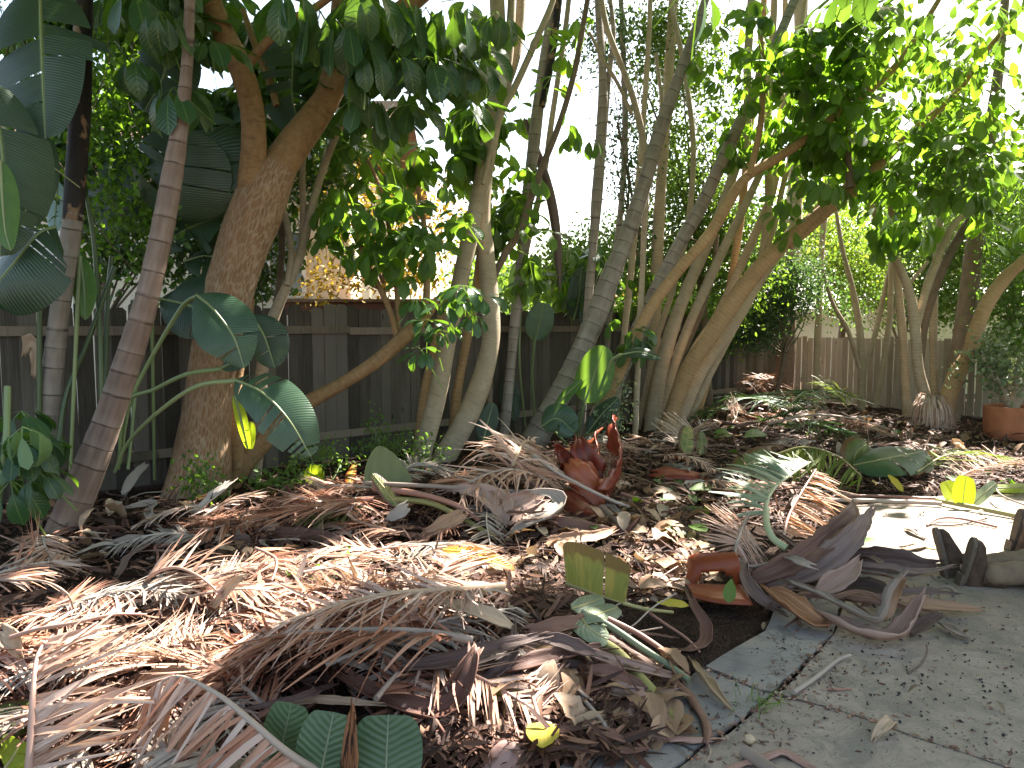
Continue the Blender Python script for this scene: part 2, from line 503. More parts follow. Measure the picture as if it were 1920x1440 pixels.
# ------------------------------------------------------------------ materials
class NT:
    def __init__(self, name):
        self.m = bpy.data.materials.new(name)
        self.m.use_nodes = True
        self.t = self.m.node_tree
        self.t.nodes.clear()
        self.out = self.t.nodes.new('ShaderNodeOutputMaterial')

    def n(self, kind, **kw):
        x = self.t.nodes.new(kind)
        for k, v in kw.items():
            setattr(x, k, v)
        return x

    def put(self, sock, v):
        if v is None:
            return
        if hasattr(v, 'node'):
            self.t.links.new(v, sock)
        elif sock.type == 'RGBA' and len(v) == 3:
            sock.default_value = (*v, 1)
        else:
            sock.default_value = v

    def math(self, op, a, b=None, c=None, clamp=False):
        x = self.n('ShaderNodeMath', operation=op, use_clamp=clamp)
        for s, v in zip(x.inputs, (a, b, c)):
            self.put(s, v)
        return x.outputs[0]

    def attr(self, name):
        x = self.n('ShaderNodeAttribute', attribute_name=name)
        return x.outputs['Vector'] if name == 'uvw' else x.outputs['Fac']

    def sep(self, v):
        x = self.n('ShaderNodeSeparateXYZ')
        self.put(x.inputs[0], v)
        return x.outputs

    def scale(self, v, s):
        x = self.n('ShaderNodeVectorMath', operation='MULTIPLY')
        self.put(x.inputs[0], v)
        x.inputs[1].default_value = s
        return x.outputs[0]

    def coord(self):
        return self.n('ShaderNodeTexCoord').outputs['Object']

    def noise(self, v, scale=1.0, detail=4.0, rough=.55, dist=0.0):
        x = self.n('ShaderNodeTexNoise')
        self.put(x.inputs['Vector'], v)
        x.inputs['Scale'].default_value = scale
        x.inputs['Detail'].default_value = detail
        x.inputs['Roughness'].default_value = rough
        x.inputs['Distortion'].default_value = dist
        return x.outputs[0]

    def voro(self, v, scale, feature='F1', out=0):
        x = self.n('ShaderNodeTexVoronoi', feature=feature)
        self.put(x.inputs['Vector'], v)
        x.inputs['Scale'].default_value = scale
        return x.outputs[out]

    def ramp(self, f, stops):
        x = self.n('ShaderNodeValToRGB')
        self.put(x.inputs[0], f)
        el = x.color_ramp.elements
        while len(el) < len(stops):
            el.new(.5)
        for e, (p, c) in zip(el, stops):
            e.position = p
            e.color = (*c, 1) if np.ndim(c) else (c, c, c, 1)
        return x.outputs[0]

    def mix(self, f, a, b, mode='MIX'):
        x = self.n('ShaderNodeMix', data_type='RGBA', blend_type=mode)
        self.put(x.inputs[0], f)
        self.put(x.inputs[6], a)
        self.put(x.inputs[7], b)
        return x.outputs[2]

    def bump(self, h, dist=.01, strength=.6):
        x = self.n('ShaderNodeBump')
        self.put(x.inputs['Height'], h)
        x.inputs['Distance'].default_value = dist
        x.inputs['Strength'].default_value = strength
        return x.outputs[0]

    def objrand(self):
        return self.n('ShaderNodeObjectInfo').outputs['Random']

    def done(self, col, rough=.6, bump=None, trans=0, tcol=None, spec=.5, coat=0):
        b = self.n('ShaderNodeBsdfPrincipled')
        self.put(b.inputs['Base Color'], col)
        self.put(b.inputs['Roughness'], rough)
        b.inputs['Specular IOR Level'].default_value = spec
        b.inputs['Coat Weight'].default_value = coat
        if bump is not None:
            self.put(b.inputs['Normal'], bump)
        o = b.outputs[0]
        if trans:
            tr = self.n('ShaderNodeBsdfTranslucent')
            self.put(tr.inputs[0], tcol if tcol is not None else col)
            mx = self.n('ShaderNodeMixShader')
            mx.inputs[0].default_value = trans
            self.t.links.new(o, mx.inputs[1])
            self.t.links.new(tr.outputs[0], mx.inputs[2])
            o = mx.outputs[0]
        self.t.links.new(o, self.out.inputs[0])
        return self.m

def lerp(a, b, t):
    return tuple(x * (1 - t) + y * t for x, y in zip(a, b))

def m_leaf(name, c0, c1, tcol, trans=.38, rough=.32, vein=(.16, .22, .06), yellow=None):
    k = NT(name)
    u = k.attr('uvw')
    x, y, z = k.sep(u)
    r = k.attr('rnd')
    no = k.noise(k.scale(u, (2, 3, 1)), 1.5, 3)
    f = k.math('ADD', k.math('MULTIPLY', r, .7), k.math('MULTIPLY', no, .4))
    stops = [(.15, c0), (.8, c1)]
    if yellow:
        stops = [(.15, c0), (.74, c1), (.93, yellow)]
    col = k.ramp(f, stops)
    ax = k.math('ABSOLUTE', x)
    mid = k.ramp(ax, [(0.02, 1.0), (.1, 0.0)])
    side = k.math('SINE', k.math('ADD', k.math('MULTIPLY', y, 55), k.math('MULTIPLY', ax, -14)))
    sv = k.ramp(side, [(.8, 0.0), (1, .25)])
    col = k.mix(k.math('MAXIMUM', k.math('MULTIPLY', mid, .75), sv), col, vein)
    tc = k.mix(.75, col, tcol)
    return k.done(col, rough, k.bump(k.math('ADD', side, k.math('MULTIPLY', mid, 2)), .002, .35), trans, tc)

LEAF_DARK = m_leaf('schefflera leaf', (.018, .052, .03), (.04, .10, .035), (.22, .42, .015), .30, .30)
LEAF_MID = m_leaf('mid green leaf', (.03, .075, .024), (.07, .145, .035), (.30, .54, .02), .5, .36)
LEAF_LIGHT = m_leaf('bright green leaf', (.05, .11, .02), (.11, .19, .03), (.22, .42, .03), .38, .4)
LEAF_BUSH = m_leaf('fine hedge leaf', (.022, .06, .02), (.065, .13, .032), (.3, .48, .03), .40, .38)
LEAF_BLUE = m_leaf('fine dark hedge leaf', (.02, .055, .035), (.05, .10, .05), (.16, .3, .05), .35, .4)
LEAF_YEL = m_leaf('yellow green hedge leaf', (.06, .12, .02), (.15, .21, .03), (.4, .55, .04), .45, .4)
LEAF_AUT = m_leaf('autumn leaf', (.24, .15, .02), (.26, .22, .03), (.5, .33, .03), .4, .5, vein=(.45, .3, .05), yellow=(.36, .09, .02))
LEAF_JADE = m_leaf('jade leaf', (.08, .13, .05), (.24, .28, .16), (.3, .38, .1), .15, .22)

def m_blade(name, c0, c1, tcol, trans=.3, rough=.3, edge=None, streak=None, freq=300.0, mid=(.2, .27, .1), contrast=.07):
    """banana-like blade: fine ridges running out from the midrib"""
    k = NT(name)
    u = k.attr('uvw')
    x, y, z = k.sep(u)
    ax = k.math('ABSOLUTE', x)
    w = k.math('MULTIPLY', k.math('SUBTRACT', y, k.math('MULTIPLY', ax, .05)), freq)
    ridge = k.math('SINE', k.math('ADD', w, k.math('MULTIPLY', k.noise(u, 4, 2), 3)))
    no = k.noise(k.scale(u, (1.2, 14, 1)), 1.0, 4)
    col = k.ramp(no, [(.3, c0), (.7, c1)])
    col = k.mix(k.math('MULTIPLY', k.math('ADD', ridge, 1), contrast), col, lerp(c1, (.5, .6, .4), .25))
    if streak:
        sv = k.ramp(k.noise(k.scale(u, (1.1, 26, 1)), 1.0, 3), [(.45, 0.0), (.62, 1.0)])
        col = k.mix(sv, col, streak)
    if edge:
        e = k.ramp(k.math('ADD', ax, k.math('MULTIPLY', k.noise(k.scale(u, (2, 18, 1)), 1, 3), .5)), [(.9, 0.0), (1.08, 1.0)])
        col = k.mix(e, col, edge)
    m_ = k.ramp(ax, [(.02, 1.0), (.06, 0.0)])
    col = k.mix(k.math('MULTIPLY', m_, .7), col, mid)
    return k.done(col, rough, k.bump(ridge, .0025, .4), trans, k.mix(.7, col, tcol))

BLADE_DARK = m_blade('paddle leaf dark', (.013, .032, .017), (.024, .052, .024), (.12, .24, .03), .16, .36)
BLADE_GREY = m_blade('paddle leaf glossy', (.032, .07, .045), (.055, .105, .06), (.2, .34, .05), .25, .22)
BLADE_GREEN = m_blade('paddle leaf green', (.05, .13, .03), (.085, .19, .04), (.3, .5, .03), .38, .3, mid=(.3, .36, .1))
BLADE_OLIVE = m_blade('paddle leaf olive', (.075, .10, .02), (.12, .15, .03), (.3, .34, .04), .35, .4, edge=(.14, .06, .03), mid=(.3, .3, .1))
BLADE_CUT = m_blade('cut paddle leaf', (.045, .088, .048), (.07, .122, .066), (.2, .32, .08), .22, .45, freq=300, mid=(.12, .18, .09), contrast=.05)
BLADE_YELGREEN = m_blade('yellowing paddle leaf', (.14, .19, .06), (.21, .24, .08), (.4, .42, .06), .3, .5, edge=(.14, .065, .055), streak=(.38, .31, .10), mid=(.3, .28, .06), freq=240)
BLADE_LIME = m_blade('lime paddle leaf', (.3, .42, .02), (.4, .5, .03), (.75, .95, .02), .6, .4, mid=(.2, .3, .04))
BLADE_YELLOW = m_blade('golden dying leaf', (.5, .26, .03), (.6, .34, .04), (.95, .5, .04), .5, .45, edge=(.4, .1, .03), mid=(.75, .5, .08))
BLADE_SILVER = m_blade('silvery torn leaf', (.16, .20, .12), (.25, .29, .19), (.3, .38, .16), .25, .4, mid=(.35, .42, .28))

def m_dry(name, stops, rough=.62, trans=.12, streak=.5, tint=None, fx=5.0, fy=3.0):
    """dead leaf matter, streaked along its length"""
    k = NT(name)
    u = k.attr('uvw')
    r = k.attr('rnd')
    st = k.noise(k.scale(u, (fx, fy, 1)), 1.0, 5, .6)
    ob = k.objrand()
    f = k.math('ADD', k.math('ADD', k.math('MULTIPLY', r, .5), k.math('MULTIPLY', st, streak)), k.math('MULTIPLY', ob, .3))
    col = k.ramp(f, stops)
    return k.done(col, rough, k.bump(st, .006, .6), trans, k.mix(.5, col, tint) if tint else col, spec=.35)

RIBS = m_dry('dry leaf ribs', [(.18, (.07, .024, .015)), (.45, (.29, .115, .066)), (.72, (.48, .25, .16)), (1.0, (.56, .43, .36))], .5, .14, .5, (.6, .3, .1))
RIBS_GREY = m_dry('grey dry leaf ribs', [(.15, (.10, .075, .058)), (.5, (.23, .175, .135)), (1.0, (.42, .38, .34))], .6, .1)
RIBS_TAN = m_dry('tan dry leaf ribs', [(.15, (.15, .066, .04)), (.45, (.43, .24, .16)), (1.0, (.68, .54, .46))], .55, .15, .5, (.6, .35, .12))
SHEATH = m_dry('brown sheath', [(.2, (.026, .012, .009)), (.5, (.10, .044, .031)), (.82, (.215, .112, .078)), (1.0, (.36, .24, .19))], .5, .06, .75, None, 17, .9)
SHEATH_DARK = m_dry('dark sheath', [(.2, (.020, .012, .011)), (.55, (.066, .036, .030)), (1.0, (.2, .135, .115))], .5, .04, .75, None, 18, .8)
SHEATH_GREY = m_dry('grey sheath', [(.2, (.07, .048, .038)), (.55, (.20, .15, .12)), (1.0, (.40, .34, .29))], .62, .06, .8, None, 7, 1.2)
SHEATH_TAN = m_dry('tan sheath', [(.2, (.14, .07, .04)), (.55, (.34, .2, .12)), (1.0, (.5, .37, .25))], .55, .12, .7, (.6, .3, .1), 7, 1.2)
BOOT_RED = m_dry('red palm sheath', [(.2, (.04, .008, .006)), (.5, (.12, .018, .011)), (.85, (.23, .042, .018)), (1.0, (.33, .09, .04))], .33, .14, .6, (.6, .1, .02), 3, 1.2)
BOOT_ORANGE = m_dry('orange palm sheath', [(.2, (.05, .010, .006)), (.5, (.15, .028, .011)), (.85, (.26, .06, .022)), (1.0, (.4, .14, .06))], .36, .14, .55, (.6, .15, .03), 3, 1.2)
BOOT_BROWN = m_dry('red brown sheath', [(.2, (.05, .016, .01)), (.5, (.15, .055, .03)), (.85, (.28, .12, .06)), (1.0, (.45, .26, .12))], .45, .08, .7, None, 12, 1.0)
STEM_RED = m_dry('red stem skin', [(.2, (.12, .05, .04)), (.55, (.27, .13, .10)), (1.0, (.40, .26, .21))], .45, .03, .75, None, 16, 1.0)
EDGE_TAN = m_dry('torn tan edge', [(.2, (.3, .16, .07)), (1.0, (.55, .38, .2))], .7, .1)
LITTER = m_dry('dry litter leaf', [(.1, (.085, .05, .03)), (.4, (.20, .115, .065)), (.7, (.36, .235, .15)), (1.0, (.46, .36, .27))], .55, .15, .4, (.5, .3, .1), 2, 3)
LITTER_DULL = m_dry('dull paving leaf', [(.1, (.06, .04, .026)), (.5, (.15, .10, .06)), (1.0, (.26, .19, .12))], .6, .1, .4, None, 2, 3)
SHRED = m_dry('fine dry litter', [(.15, (.022, .012, .009)), (.45, (.10, .045, .030)), (.72, (.29, .155, .10)), (.94, (.5, .37, .29)), (1.0, (.2, .2, .08))], .6, .1, .35)  # dark tones lowered, putting gap shade into the litter colour
STALK = m_dry('dry stalk', [(.15, (.10, .06, .045)), (.5, (.26, .18, .13)), (1.0, (.42, .36, .31))], .5, 0, .6, None, 60, 2)
STALK_RED = m_dry('reddish stalk', [(.2, (.14, .06, .045)), (.6, (.3, .15, .11)), (1.0, (.42, .28, .22))], .4, 0, .6, None, 60, 2)
STALK_GREEN = m_dry('green petiole', [(.2, (.08, .12, .04)), (.6, (.14, .2, .075)), (1.0, (.24, .28, .13))], .33, 0, .5, None, 40, 2)
STALK_BLUE = m_dry('bluish green petiole', [(.2, (.085, .105, .062)), (.6, (.135, .16, .095)), (1.0, (.2, .23, .15))], .4, 0, .5, None, 40, 2)
STALK_PALE = m_dry('pale green petiole', [(.2, (.24, .27, .13)), (.6, (.34, .37, .2)), (1.0, (.4, .44, .3))], .4, .1, .5, None, 40, 2)
STALK_OLIVE = m_dry('olive midrib', [(.2, (.16, .15, .05)), (.6, (.26, .24, .085)), (1.0, (.34, .3, .14))], .4, 0, .5, None, 40, 2)
LEAF_YELLOW = m_dry('fallen yellow leaf', [(.2, (.42, .33, .04)), (.7, (.58, .47, .06)), (1.0, (.6, .52, .12))], .45, .3, .5, (.8, .65, .05), 3, 5)
BERRY = m_dry('black berry', [(.2, (.008, .007, .009)), (1, (.03, .024, .026))], .45, 0)

def m_bark(name, stops, ring=None, streak=(14, 14, 2.5), lent=0.0, light=None, rough=.8, bump=.008, fissure=0.0, patch=None):
    k = NT(name)
    u = k.attr('uvw')
    x, y, z = k.sep(u)
    st = k.noise(k.scale(u, streak), 1.0, 6, .6)
    big = k.noise(k.scale(u, (3, 3, 1.1)), 1.0, 3)
    f = k.math('ADD', k.math('MULTIPLY', st, .62), k.math('MULTIPLY', big, .42))
    col = k.ramp(f, stops)
    h = st
    if ring:
        sp, dark, wob = ring
        v = k.math('ADD', k.math('DIVIDE', z, sp), k.math('ADD', k.math('MULTIPLY', k.noise(k.scale(u, (4, 4, 1.5)), 1, 2), wob), k.math('MULTIPLY', k.noise(k.scale(u, (.1, .1, 2.2)), 1, 2), 2.2)))
        fr = k.math('FRACT', v)
        band = k.ramp(fr, [(0, 1.0), (.03, .9), (.07, 0.0), (.97, 0.0), (1, 1.0)])
        brk = k.ramp(k.noise(k.scale(u, (9, 9, 5)), 1, 3), [(.35, .25), (.6, 1.0)])
        band = k.math('MULTIPLY', band, brk)
        col = k.mix(k.math('MULTIPLY', band, .8), col, dark)
        pale = k.ramp(fr, [(.06, 0.0), (.12, .22), (.5, 0.0)])
        col = k.mix(pale, col, lerp(stops[-1][1], (.6, .55, .5), .3))
        h = k.math('SUBTRACT', k.math('MULTIPLY', st, .6), k.math('MULTIPLY', band, .8))
    if lent:
        ln = k.ramp(k.noise(k.scale(u, (7, 7, 70)), 1.0, 3), [(.56, 0.0), (.66, 1.0)])
        col = k.mix(k.math('MULTIPLY', ln, lent), col, lerp(stops[0][1], (.03, .02, .015), .4))
        h = k.math('SUBTRACT', h, k.math('MULTIPLY', ln, .5))
    if fissure:
        w = k.noise(k.scale(u, (9, 9, 2.2)), 1.0, 2)
        vv = k.n('ShaderNodeVectorMath', operation='ADD')
        k.put(vv.inputs[0], k.scale(u, (42, 42, 9.0)))
        k.put(vv.inputs[1], w)
        cell = k.voro(vv.outputs[0], 1.0, 'DISTANCE_TO_EDGE')
        cr = k.math('MULTIPLY', k.ramp(cell, [(0, 1.0), (.22, 0.0)]), k.ramp(big, [(.35, .3), (.65, 1.0)]))
        col = k.mix(k.math('MULTIPLY', cr, fissure), col, light)
        h = k.math('ADD', h, k.math('MULTIPLY', cr, -.8))
    if patch:
        pn = k.ramp(k.noise(k.scale(u, (6, 6, 3.5)), 1.0, 3), [(.56, 0.0), (.6, 1.0)])
        col = k.mix(pn, col, patch)
    return k.done(col, rough, k.bump(h, bump, .8), spec=.25)

BARK_RING = m_bark('ringed stem bark', [(.3, (.095, .062, .046)), (.52, (.19, .132, .104)), (.72, (.29, .22, .18))], (.2, (.05, .032, .025), .25), (20, 20, 2.2))
BARK_GREY = m_bark('grey ringed bark', [(.3, (.15, .12, .10)), (.55, (.27, .23, .195)), (.75, (.36, .32, .28))], (.19, (.06, .045, .035), .35), (16, 16, 4))
BARK_BIG = m_bark('fissured orange bark', [(.3, (.17, .088, .042)), (.6, (.27, .15, .075)), (.78, (.33, .205, .11))], None, (10, 10, 5), 0, (.44, .34, .24), .85, .014, .9)
BARK_LIMB = m_bark('lumpy tan bark', [(.3, (.2, .115, .055)), (.6, (.32, .195, .095)), (.78, (.41, .275, .15))], None, (22, 22, 16), .35, None, .8, .01)
BARK_SMOOTH = m_bark('smooth tan bark', [(.3, (.28, .215, .145)), (.6, (.42, .34, .24)), (.78, (.51, .43, .32))], None, (6, 6, 4), .45, None, .7, .005)
BARK_OCHRE = m_bark('ochre bark', [(.3, (.30, .18, .085)), (.6, (.46, .29, .145)), (.78, (.54, .38, .22))], (.055, (.2, .12, .07), .5), (7, 7, 5), .4, None, .72, .005)
BARK_PALE = m_bark('pale ringed bark', [(.3, (.33, .24, .16)), (.6, (.49, .38, .26)), (.78, (.58, .47, .35))], (.05, (.19, .13, .085), .5), (7, 7, 5), .3, None, .7, .005)
BARK_DARK = m_bark('blackened bark', [(.3, (.010, .008, .008)), (.6, (.03, .023, .02)), (.8, (.06, .04, .03))], None, (18, 18, 4), 0, None, .65, .012, 0, (.24, .15, .09))
BARK_TWIG = m_bark('grey brown twig bark', [(.3, (.12, .085, .06)), (.6, (.2, .15, .11)), (.78, (.28, .22, .165))], None, (10, 10, 6), .3)
BARK_PALM = m_bark('palm bark', [(.3, (.16, .11, .08)), (.6, (.27, .2, .145)), (.78, (.34, .27, .2))], (.035, (.09, .06, .045), .4), (12, 12, 8), 0)
BARK_RUSTY = m_bark('shaggy rusty palm bark', [(.3, (.17, .105, .075)), (.6, (.3, .19, .135)), (.78, (.4, .28, .21))], (.03, (.07, .035, .025), .9), (20, 20, 14), .3)

def m_wood(name, stops, green=None):
    k = NT(name)
    u = k.attr('uvw')
    r = k.attr('rnd')
    g = k.noise(k.scale(u, (60, 60, 2.4)), 1.0, 6, .65)
    big = k.noise(k.scale(u, (4, 4, 1.2)), 1.0, 4)
    f = k.math('ADD', k.math('ADD', k.math('MULTIPLY', g, .5), k.math('MULTIPLY', big, .32)), k.math('MULTIPLY', r, .42))
    col = k.ramp(f, stops)
    knot = k.ramp(k.voro(k.scale(u, (5, 5, 1.6)), 1.0), [(.03, 1.0), (.09, 0.0)])
    col = k.mix(k.math('MULTIPLY', knot, .7), col, lerp(stops[0][1], (0, 0, 0), .5))
    if green:
        col = k.mix(k.ramp(k.noise(k.scale(u, (2, 2, 1)), 1.3, 4), [(.5, 0.0), (.72, .55)]), col, green)
    return k.done(col, .85, k.bump(k.math('SUBTRACT', g, knot), .006, .7), spec=.2)

WOOD_DARK = m_wood('weathered fence wood', [(.3, (.032, .027, .022)), (.55, (.078, .067, .056)), (.8, (.16, .14, .12))], (.09, .085, .045))
WOOD_RAIL = m_wood('weathered rail wood', [(.3, (.075, .058, .042)), (.55, (.15, .12, .09)), (.8, (.26, .21, .165))])
WOOD_TAN = m_wood('tan fence wood', [(.3, (.24, .2, .155)), (.55, (.39, .33, .27)), (.8, (.52, .46, .39))])

def m_concrete():
    k = NT('stained concrete')
    c = k.coord()
    big = k.noise(c, .9, 5, .6)
    med = k.noise(c, 4.5, 6, .65)
    fine = k.noise(c, 90, 3, .6)
    f = k.math('ADD', k.math('MULTIPLY', big, .55), k.math('MULTIPLY', med, .45))
    col = k.ramp(f, [(.3, (.18, .138, .104)), (.5, (.29, .232, .182)), (.7, (.40, .328, .265))])
    moss = k.ramp(k.noise(k.scale(c, (1, 1.4, 1)), 1.05, 4, .6), [(.5, 0.0), (.7, .55)])
    col = k.mix(moss, col, (.13, .115, .058))
    pink = k.ramp(k.noise(c, 2.3, 3), [(.55, 0.0), (.75, .4)])
    col = k.mix(pink, col, (.32, .23, .18))
    blot = k.math('MAXIMUM', k.ramp(k.noise(c, 14, 5, .7), [(.38, .6), (.48, 0.0)]), k.ramp(k.noise(c, 3.1, 6, .75, .8), [(.38, .8), (.52, 0.0)]))
    col = k.mix(blot, col, (.13, .115, .095))
    spk = k.ramp(k.noise(c, 55, 2, .5), [(.3, 1.0), (.345, 0.0)])
    col = k.mix(spk, col, (.02, .018, .016))
    col = k.mix(k.math('MULTIPLY', fine, .3), col, (.34, .305, .26))
    return k.done(col, .85, k.bump(k.math('ADD', k.math('MULTIPLY', med, 2), fine), .006, .5), spec=.25)

CONCRETE = m_concrete()

def m_slate():
    k = NT('grey flagstone')
    c = k.coord()
    big = k.noise(c, 1.8, 5, .6, .6)
    col = k.ramp(big, [(.3, (.13, .128, .13)), (.5, (.215, .2, .188)), (.7, (.31, .285, .255))])
    tan = k.ramp(k.noise(c, 2.6, 4), [(.54, 0.0), (.68, .6)])
    col = k.mix(tan, col, (.33, .255, .185))
    cleft = k.noise(k.scale(c, (3, 9, 3)), 1.0, 6, .65, 1.2)
    vein = k.ramp(k.math('ABSOLUTE', k.math('SUBTRACT', k.noise(c, 2.0, 3, .5, 1.0), .5)), [(.004, .7), (.014, 0.0)])
    col = k.mix(vein, col, (.12, .105, .09))
    spk = k.ramp(k.noise(c, 70, 2), [(.28, 1.0), (.33, 0.0)])
    col = k.mix(spk, col, (.03, .028, .026))
    return k.done(col, .72, k.bump(cleft, .012, .55), spec=.35)

SLATE = m_slate()

def m_soil(name, stops, bump=.03, sc=1.0):
    k = NT(name)
    c = k.coord()
    a = k.noise(c, 2.2 * sc, 6, .65)
    b = k.noise(c, 26 * sc, 5, .7)
    v = k.voro(c, 60 * sc)
    f = k.math('ADD', k.math('MULTIPLY', a, .4), k.math('ADD', k.math('MULTIPLY', b, .5), k.math('MULTIPLY', v, .15)))
    col = k.ramp(f, stops)
    return k.done(col, .95, k.bump(k.math('ADD', b, v), bump, .8), spec=.1)

SOIL = m_soil('garden soil', [(.3, (.035, .026, .018)), (.55, (.105, .077, .05)), (.8, (.19, .145, .10))])
DUFF = m_soil('matted leaf mould', [(.3, (.014, .009, .007)), (.55, (.045, .028, .02)), (.8, (.11, .07, .048))], .05)  # mould colour darkened to deepen the shade between the ribs
JOINT = m_soil('dirt in the joint', [(.3, (.02, .015, .011)), (.6, (.06, .042, .03)), (.8, (.12, .09, .06))])

def m_plain(name, c, rough=.7, var=.15, sc=6.0, bump=.002, trans=0, spec=.4):
    k = NT(name)
    no = k.noise(k.coord(), sc, 5, .6)
    col = k.ramp(no, [(.3, lerp(c, (0, 0, 0), var)), (.7, tuple(min(v * (1 + var), .85) for v in c))])
    return k.done(col, rough, k.bump(no, bump, .4), trans, spec=spec)

STUCCO = m_plain('cream stucco', (.68, .6, .48), .9, .1, 25, .004)
STUCCO_WHITE = m_plain('white stucco', (.75, .72, .66), .9, .06, 25, .004)
SIDING = m_plain('cream siding', (.66, .62, .42), .7, .05, 3)
ROOF = m_plain('brown roof', (.26, .15, .10), .85, .3, 9, .02)
TRIM_WHITE = m_plain('white trim', (.78, .76, .72), .5, .05)
TRIM_RED = m_plain('red brown beam', (.20, .085, .06), .7, .2, 4)
GLASS_DARK = m_plain('window glass', (.10, .12, .13), .12, .1, 1, 0, 0, .6)
TERRACOTTA = m_plain('terracotta', (.42, .15, .07), .75, .2, 7, .003)
POT_SOIL = m_plain('pot soil', (.05, .036, .026), .95, .4, 40, .01)
LEATHER = m_plain('brown boot leather', (.075, .05, .036), .7, .35, 22, .003, 0, .12)
LEATHER_TAN = m_plain('tan boot leather', (.22, .13, .075), .6, .3, 22, .003)
SOLE = m_plain('boot sole', (.10, .075, .055), .7, .25, 30, .003)
KHAKI = m_plain('khaki cloth', (.17, .122, .08), .9, .2, 14, .01)
KHAKI_PALE = m_plain('pale khaki cloth', (.36, .31, .25), .9, .15, 14, .01)
SHIRT = m_plain('blue work shirt', (.09, .13, .2), .9, .15, 14, .01)
SHIRT_GREY = m_plain('grey work shirt', (.22, .22, .22), .9, .15, 14, .01)
SKIN = m_plain('skin', (.42, .24, .16), .5, .12, 12, .001)
HAIR = m_plain('dark hair', (.02, .014, .01), .5, .3, 60, .003)
STONE_TAN = m_plain('tan stone', (.42, .33, .22), .8, .2, 30, .004)
WIRE = m_plain('pale twine', (.3, .3, .14), .6, .1)
BOARD = m_plain('old timber board', (.16, .13, .10), .85, .3, 12, .006)
# ------------------------------------------------------------------ ground, patio, flagstones
def slab(name, polys, z0, z1, mat, jag=0.0):
    mb = MB()
    for poly in polys:
        pts = []
        for i in range(len(poly)):
            a, b = np.array(poly[i]), np.array(poly[(i + 1) % len(poly)])
            n = max(1, int(min(np.linalg.norm(b - a), 6) / .12)) if jag else 1
            for j in range(n):
                q = a + (b - a) * j / n
                pts.append(q + rng.normal(0, jag, 2))
        pts = np.array(pts)
        area = np.sum(pts[:, 0] * np.roll(pts[:, 1], -1) - np.roll(pts[:, 0], -1) * pts[:, 1])
        if area < 0:
            pts = pts[::-1]
        from mathutils.geometry import tessellate_polygon
        n = len(pts)
        tri = tessellate_polygon([[Vector((*q, 0)) for q in pts]])
        top = np.concatenate([pts, np.full((n, 1), z1)], 1)
        bot = np.concatenate([pts, np.full((n, 1), z0)], 1)
        tr = []
        for t in tri:
            a, b, c = (pts[i] for i in t)
            tr.append(t if (b[0] - a[0]) * (c[1] - a[1]) - (b[1] - a[1]) * (c[0] - a[0]) > 0 else (t[0], t[2], t[1]))
        mb.add(np.concatenate([top, bot]), [(i, n + i, n + (i + 1) % n, (i + 1) % n) for i in range(n)], None, .5, tr)
    return tag(mb.build(name, mat, smooth=False), kind='structure')

g2 = lambda a: [tuple(G0(*q)[:2]) for q in a]
CRACK = [(1462, 1303), (1560, 1328), (1640, 1352), (1780, 1402), (1920, 1449), (2400, 1600), (3200, 1850), (6000, 2690)]
slab('patio', [g2(PATIO_PX[4:13] + [(x, y - 1) for x, y in CRACK[::-1]] ),
               g2([(x - 2, y + 2.5) for x, y in CRACK] + [(600, 2600), (1200, 1482), (1292, 1426), (1394, 1350), (1446, 1310)])], -.09, 0.0, CONCRETE, .005)
slab('joint_soil', [g2(PATIO_PX), g2([(1324, 1250), (1433, 1183), (1450, 1148), (1530, 1100), (1580, 1118), (1570, 1190), (1450, 1306), (1290, 1430), (1190, 1484), (930, 1500), (1050, 1440), (1180, 1343)])], -.095, -.010, JOINT, .004)
slab('flagstone_border', [g2([(1324, 1250), (1433, 1183), (1450, 1148), (1530, 1100), (1580, 1115), (1560, 1189), (1447, 1300), (1412, 1289)]),
                          g2([(1180, 1343), (1250, 1300), (1319, 1252), (1409, 1291.5), (1443, 1303), (1385, 1350), (1305, 1408)]),
                          g2([(1177, 1346), (1302, 1410.5), (1283, 1428), (1190, 1484), (930, 1500), (1050, 1440), (1120, 1380)])], -.09, 0.002, SLATE, .006)
mb = MB()
xs = np.concatenate([np.linspace(-200, -12, 12), np.linspace(-10, 14, 60), np.linspace(16, 200, 12)])
ys = np.concatenate([np.linspace(-60, -4, 8), np.linspace(-2, 24, 64), np.linspace(27, 420, 16)])
X_, Y_ = np.meshgrid(xs, ys)
mb.grid(np.stack([X_, Y_, -.03 + 0 * X_], -1))
tag(mb.build('ground', SOIL), kind='structure')

# leaf mould heaped over the planting bed
mb = MB()
xs, ys = np.linspace(-7, 10.5, 210), np.linspace(1.2, 15.8, 190)
X_, Y_ = np.meshgrid(xs, ys)
inside = inpoly(X_, Y_, PATIO)
border = inpoly(X_, Y_, g2([(1433, 1183), (1450, 1148), (1530, 1100), (1600, 1115), (1440, 1310), (1190, 1490), (930, 1500), (1050, 1440), (1180, 1343), (1317, 1254)]))
Z_ = H(X_, Y_) + .012 * np.sin(X_ * 17 + np.sin(Y_ * 11)) * np.sin(Y_ * 19) + rng.normal(0, .008, X_.shape) - .004
Z_ = np.where(inside | border, -.06, Z_)
mb.grid(np.stack([X_, Y_, Z_], -1))
tag(mb.build('leaf_mould', DUFF), kind='stuff')

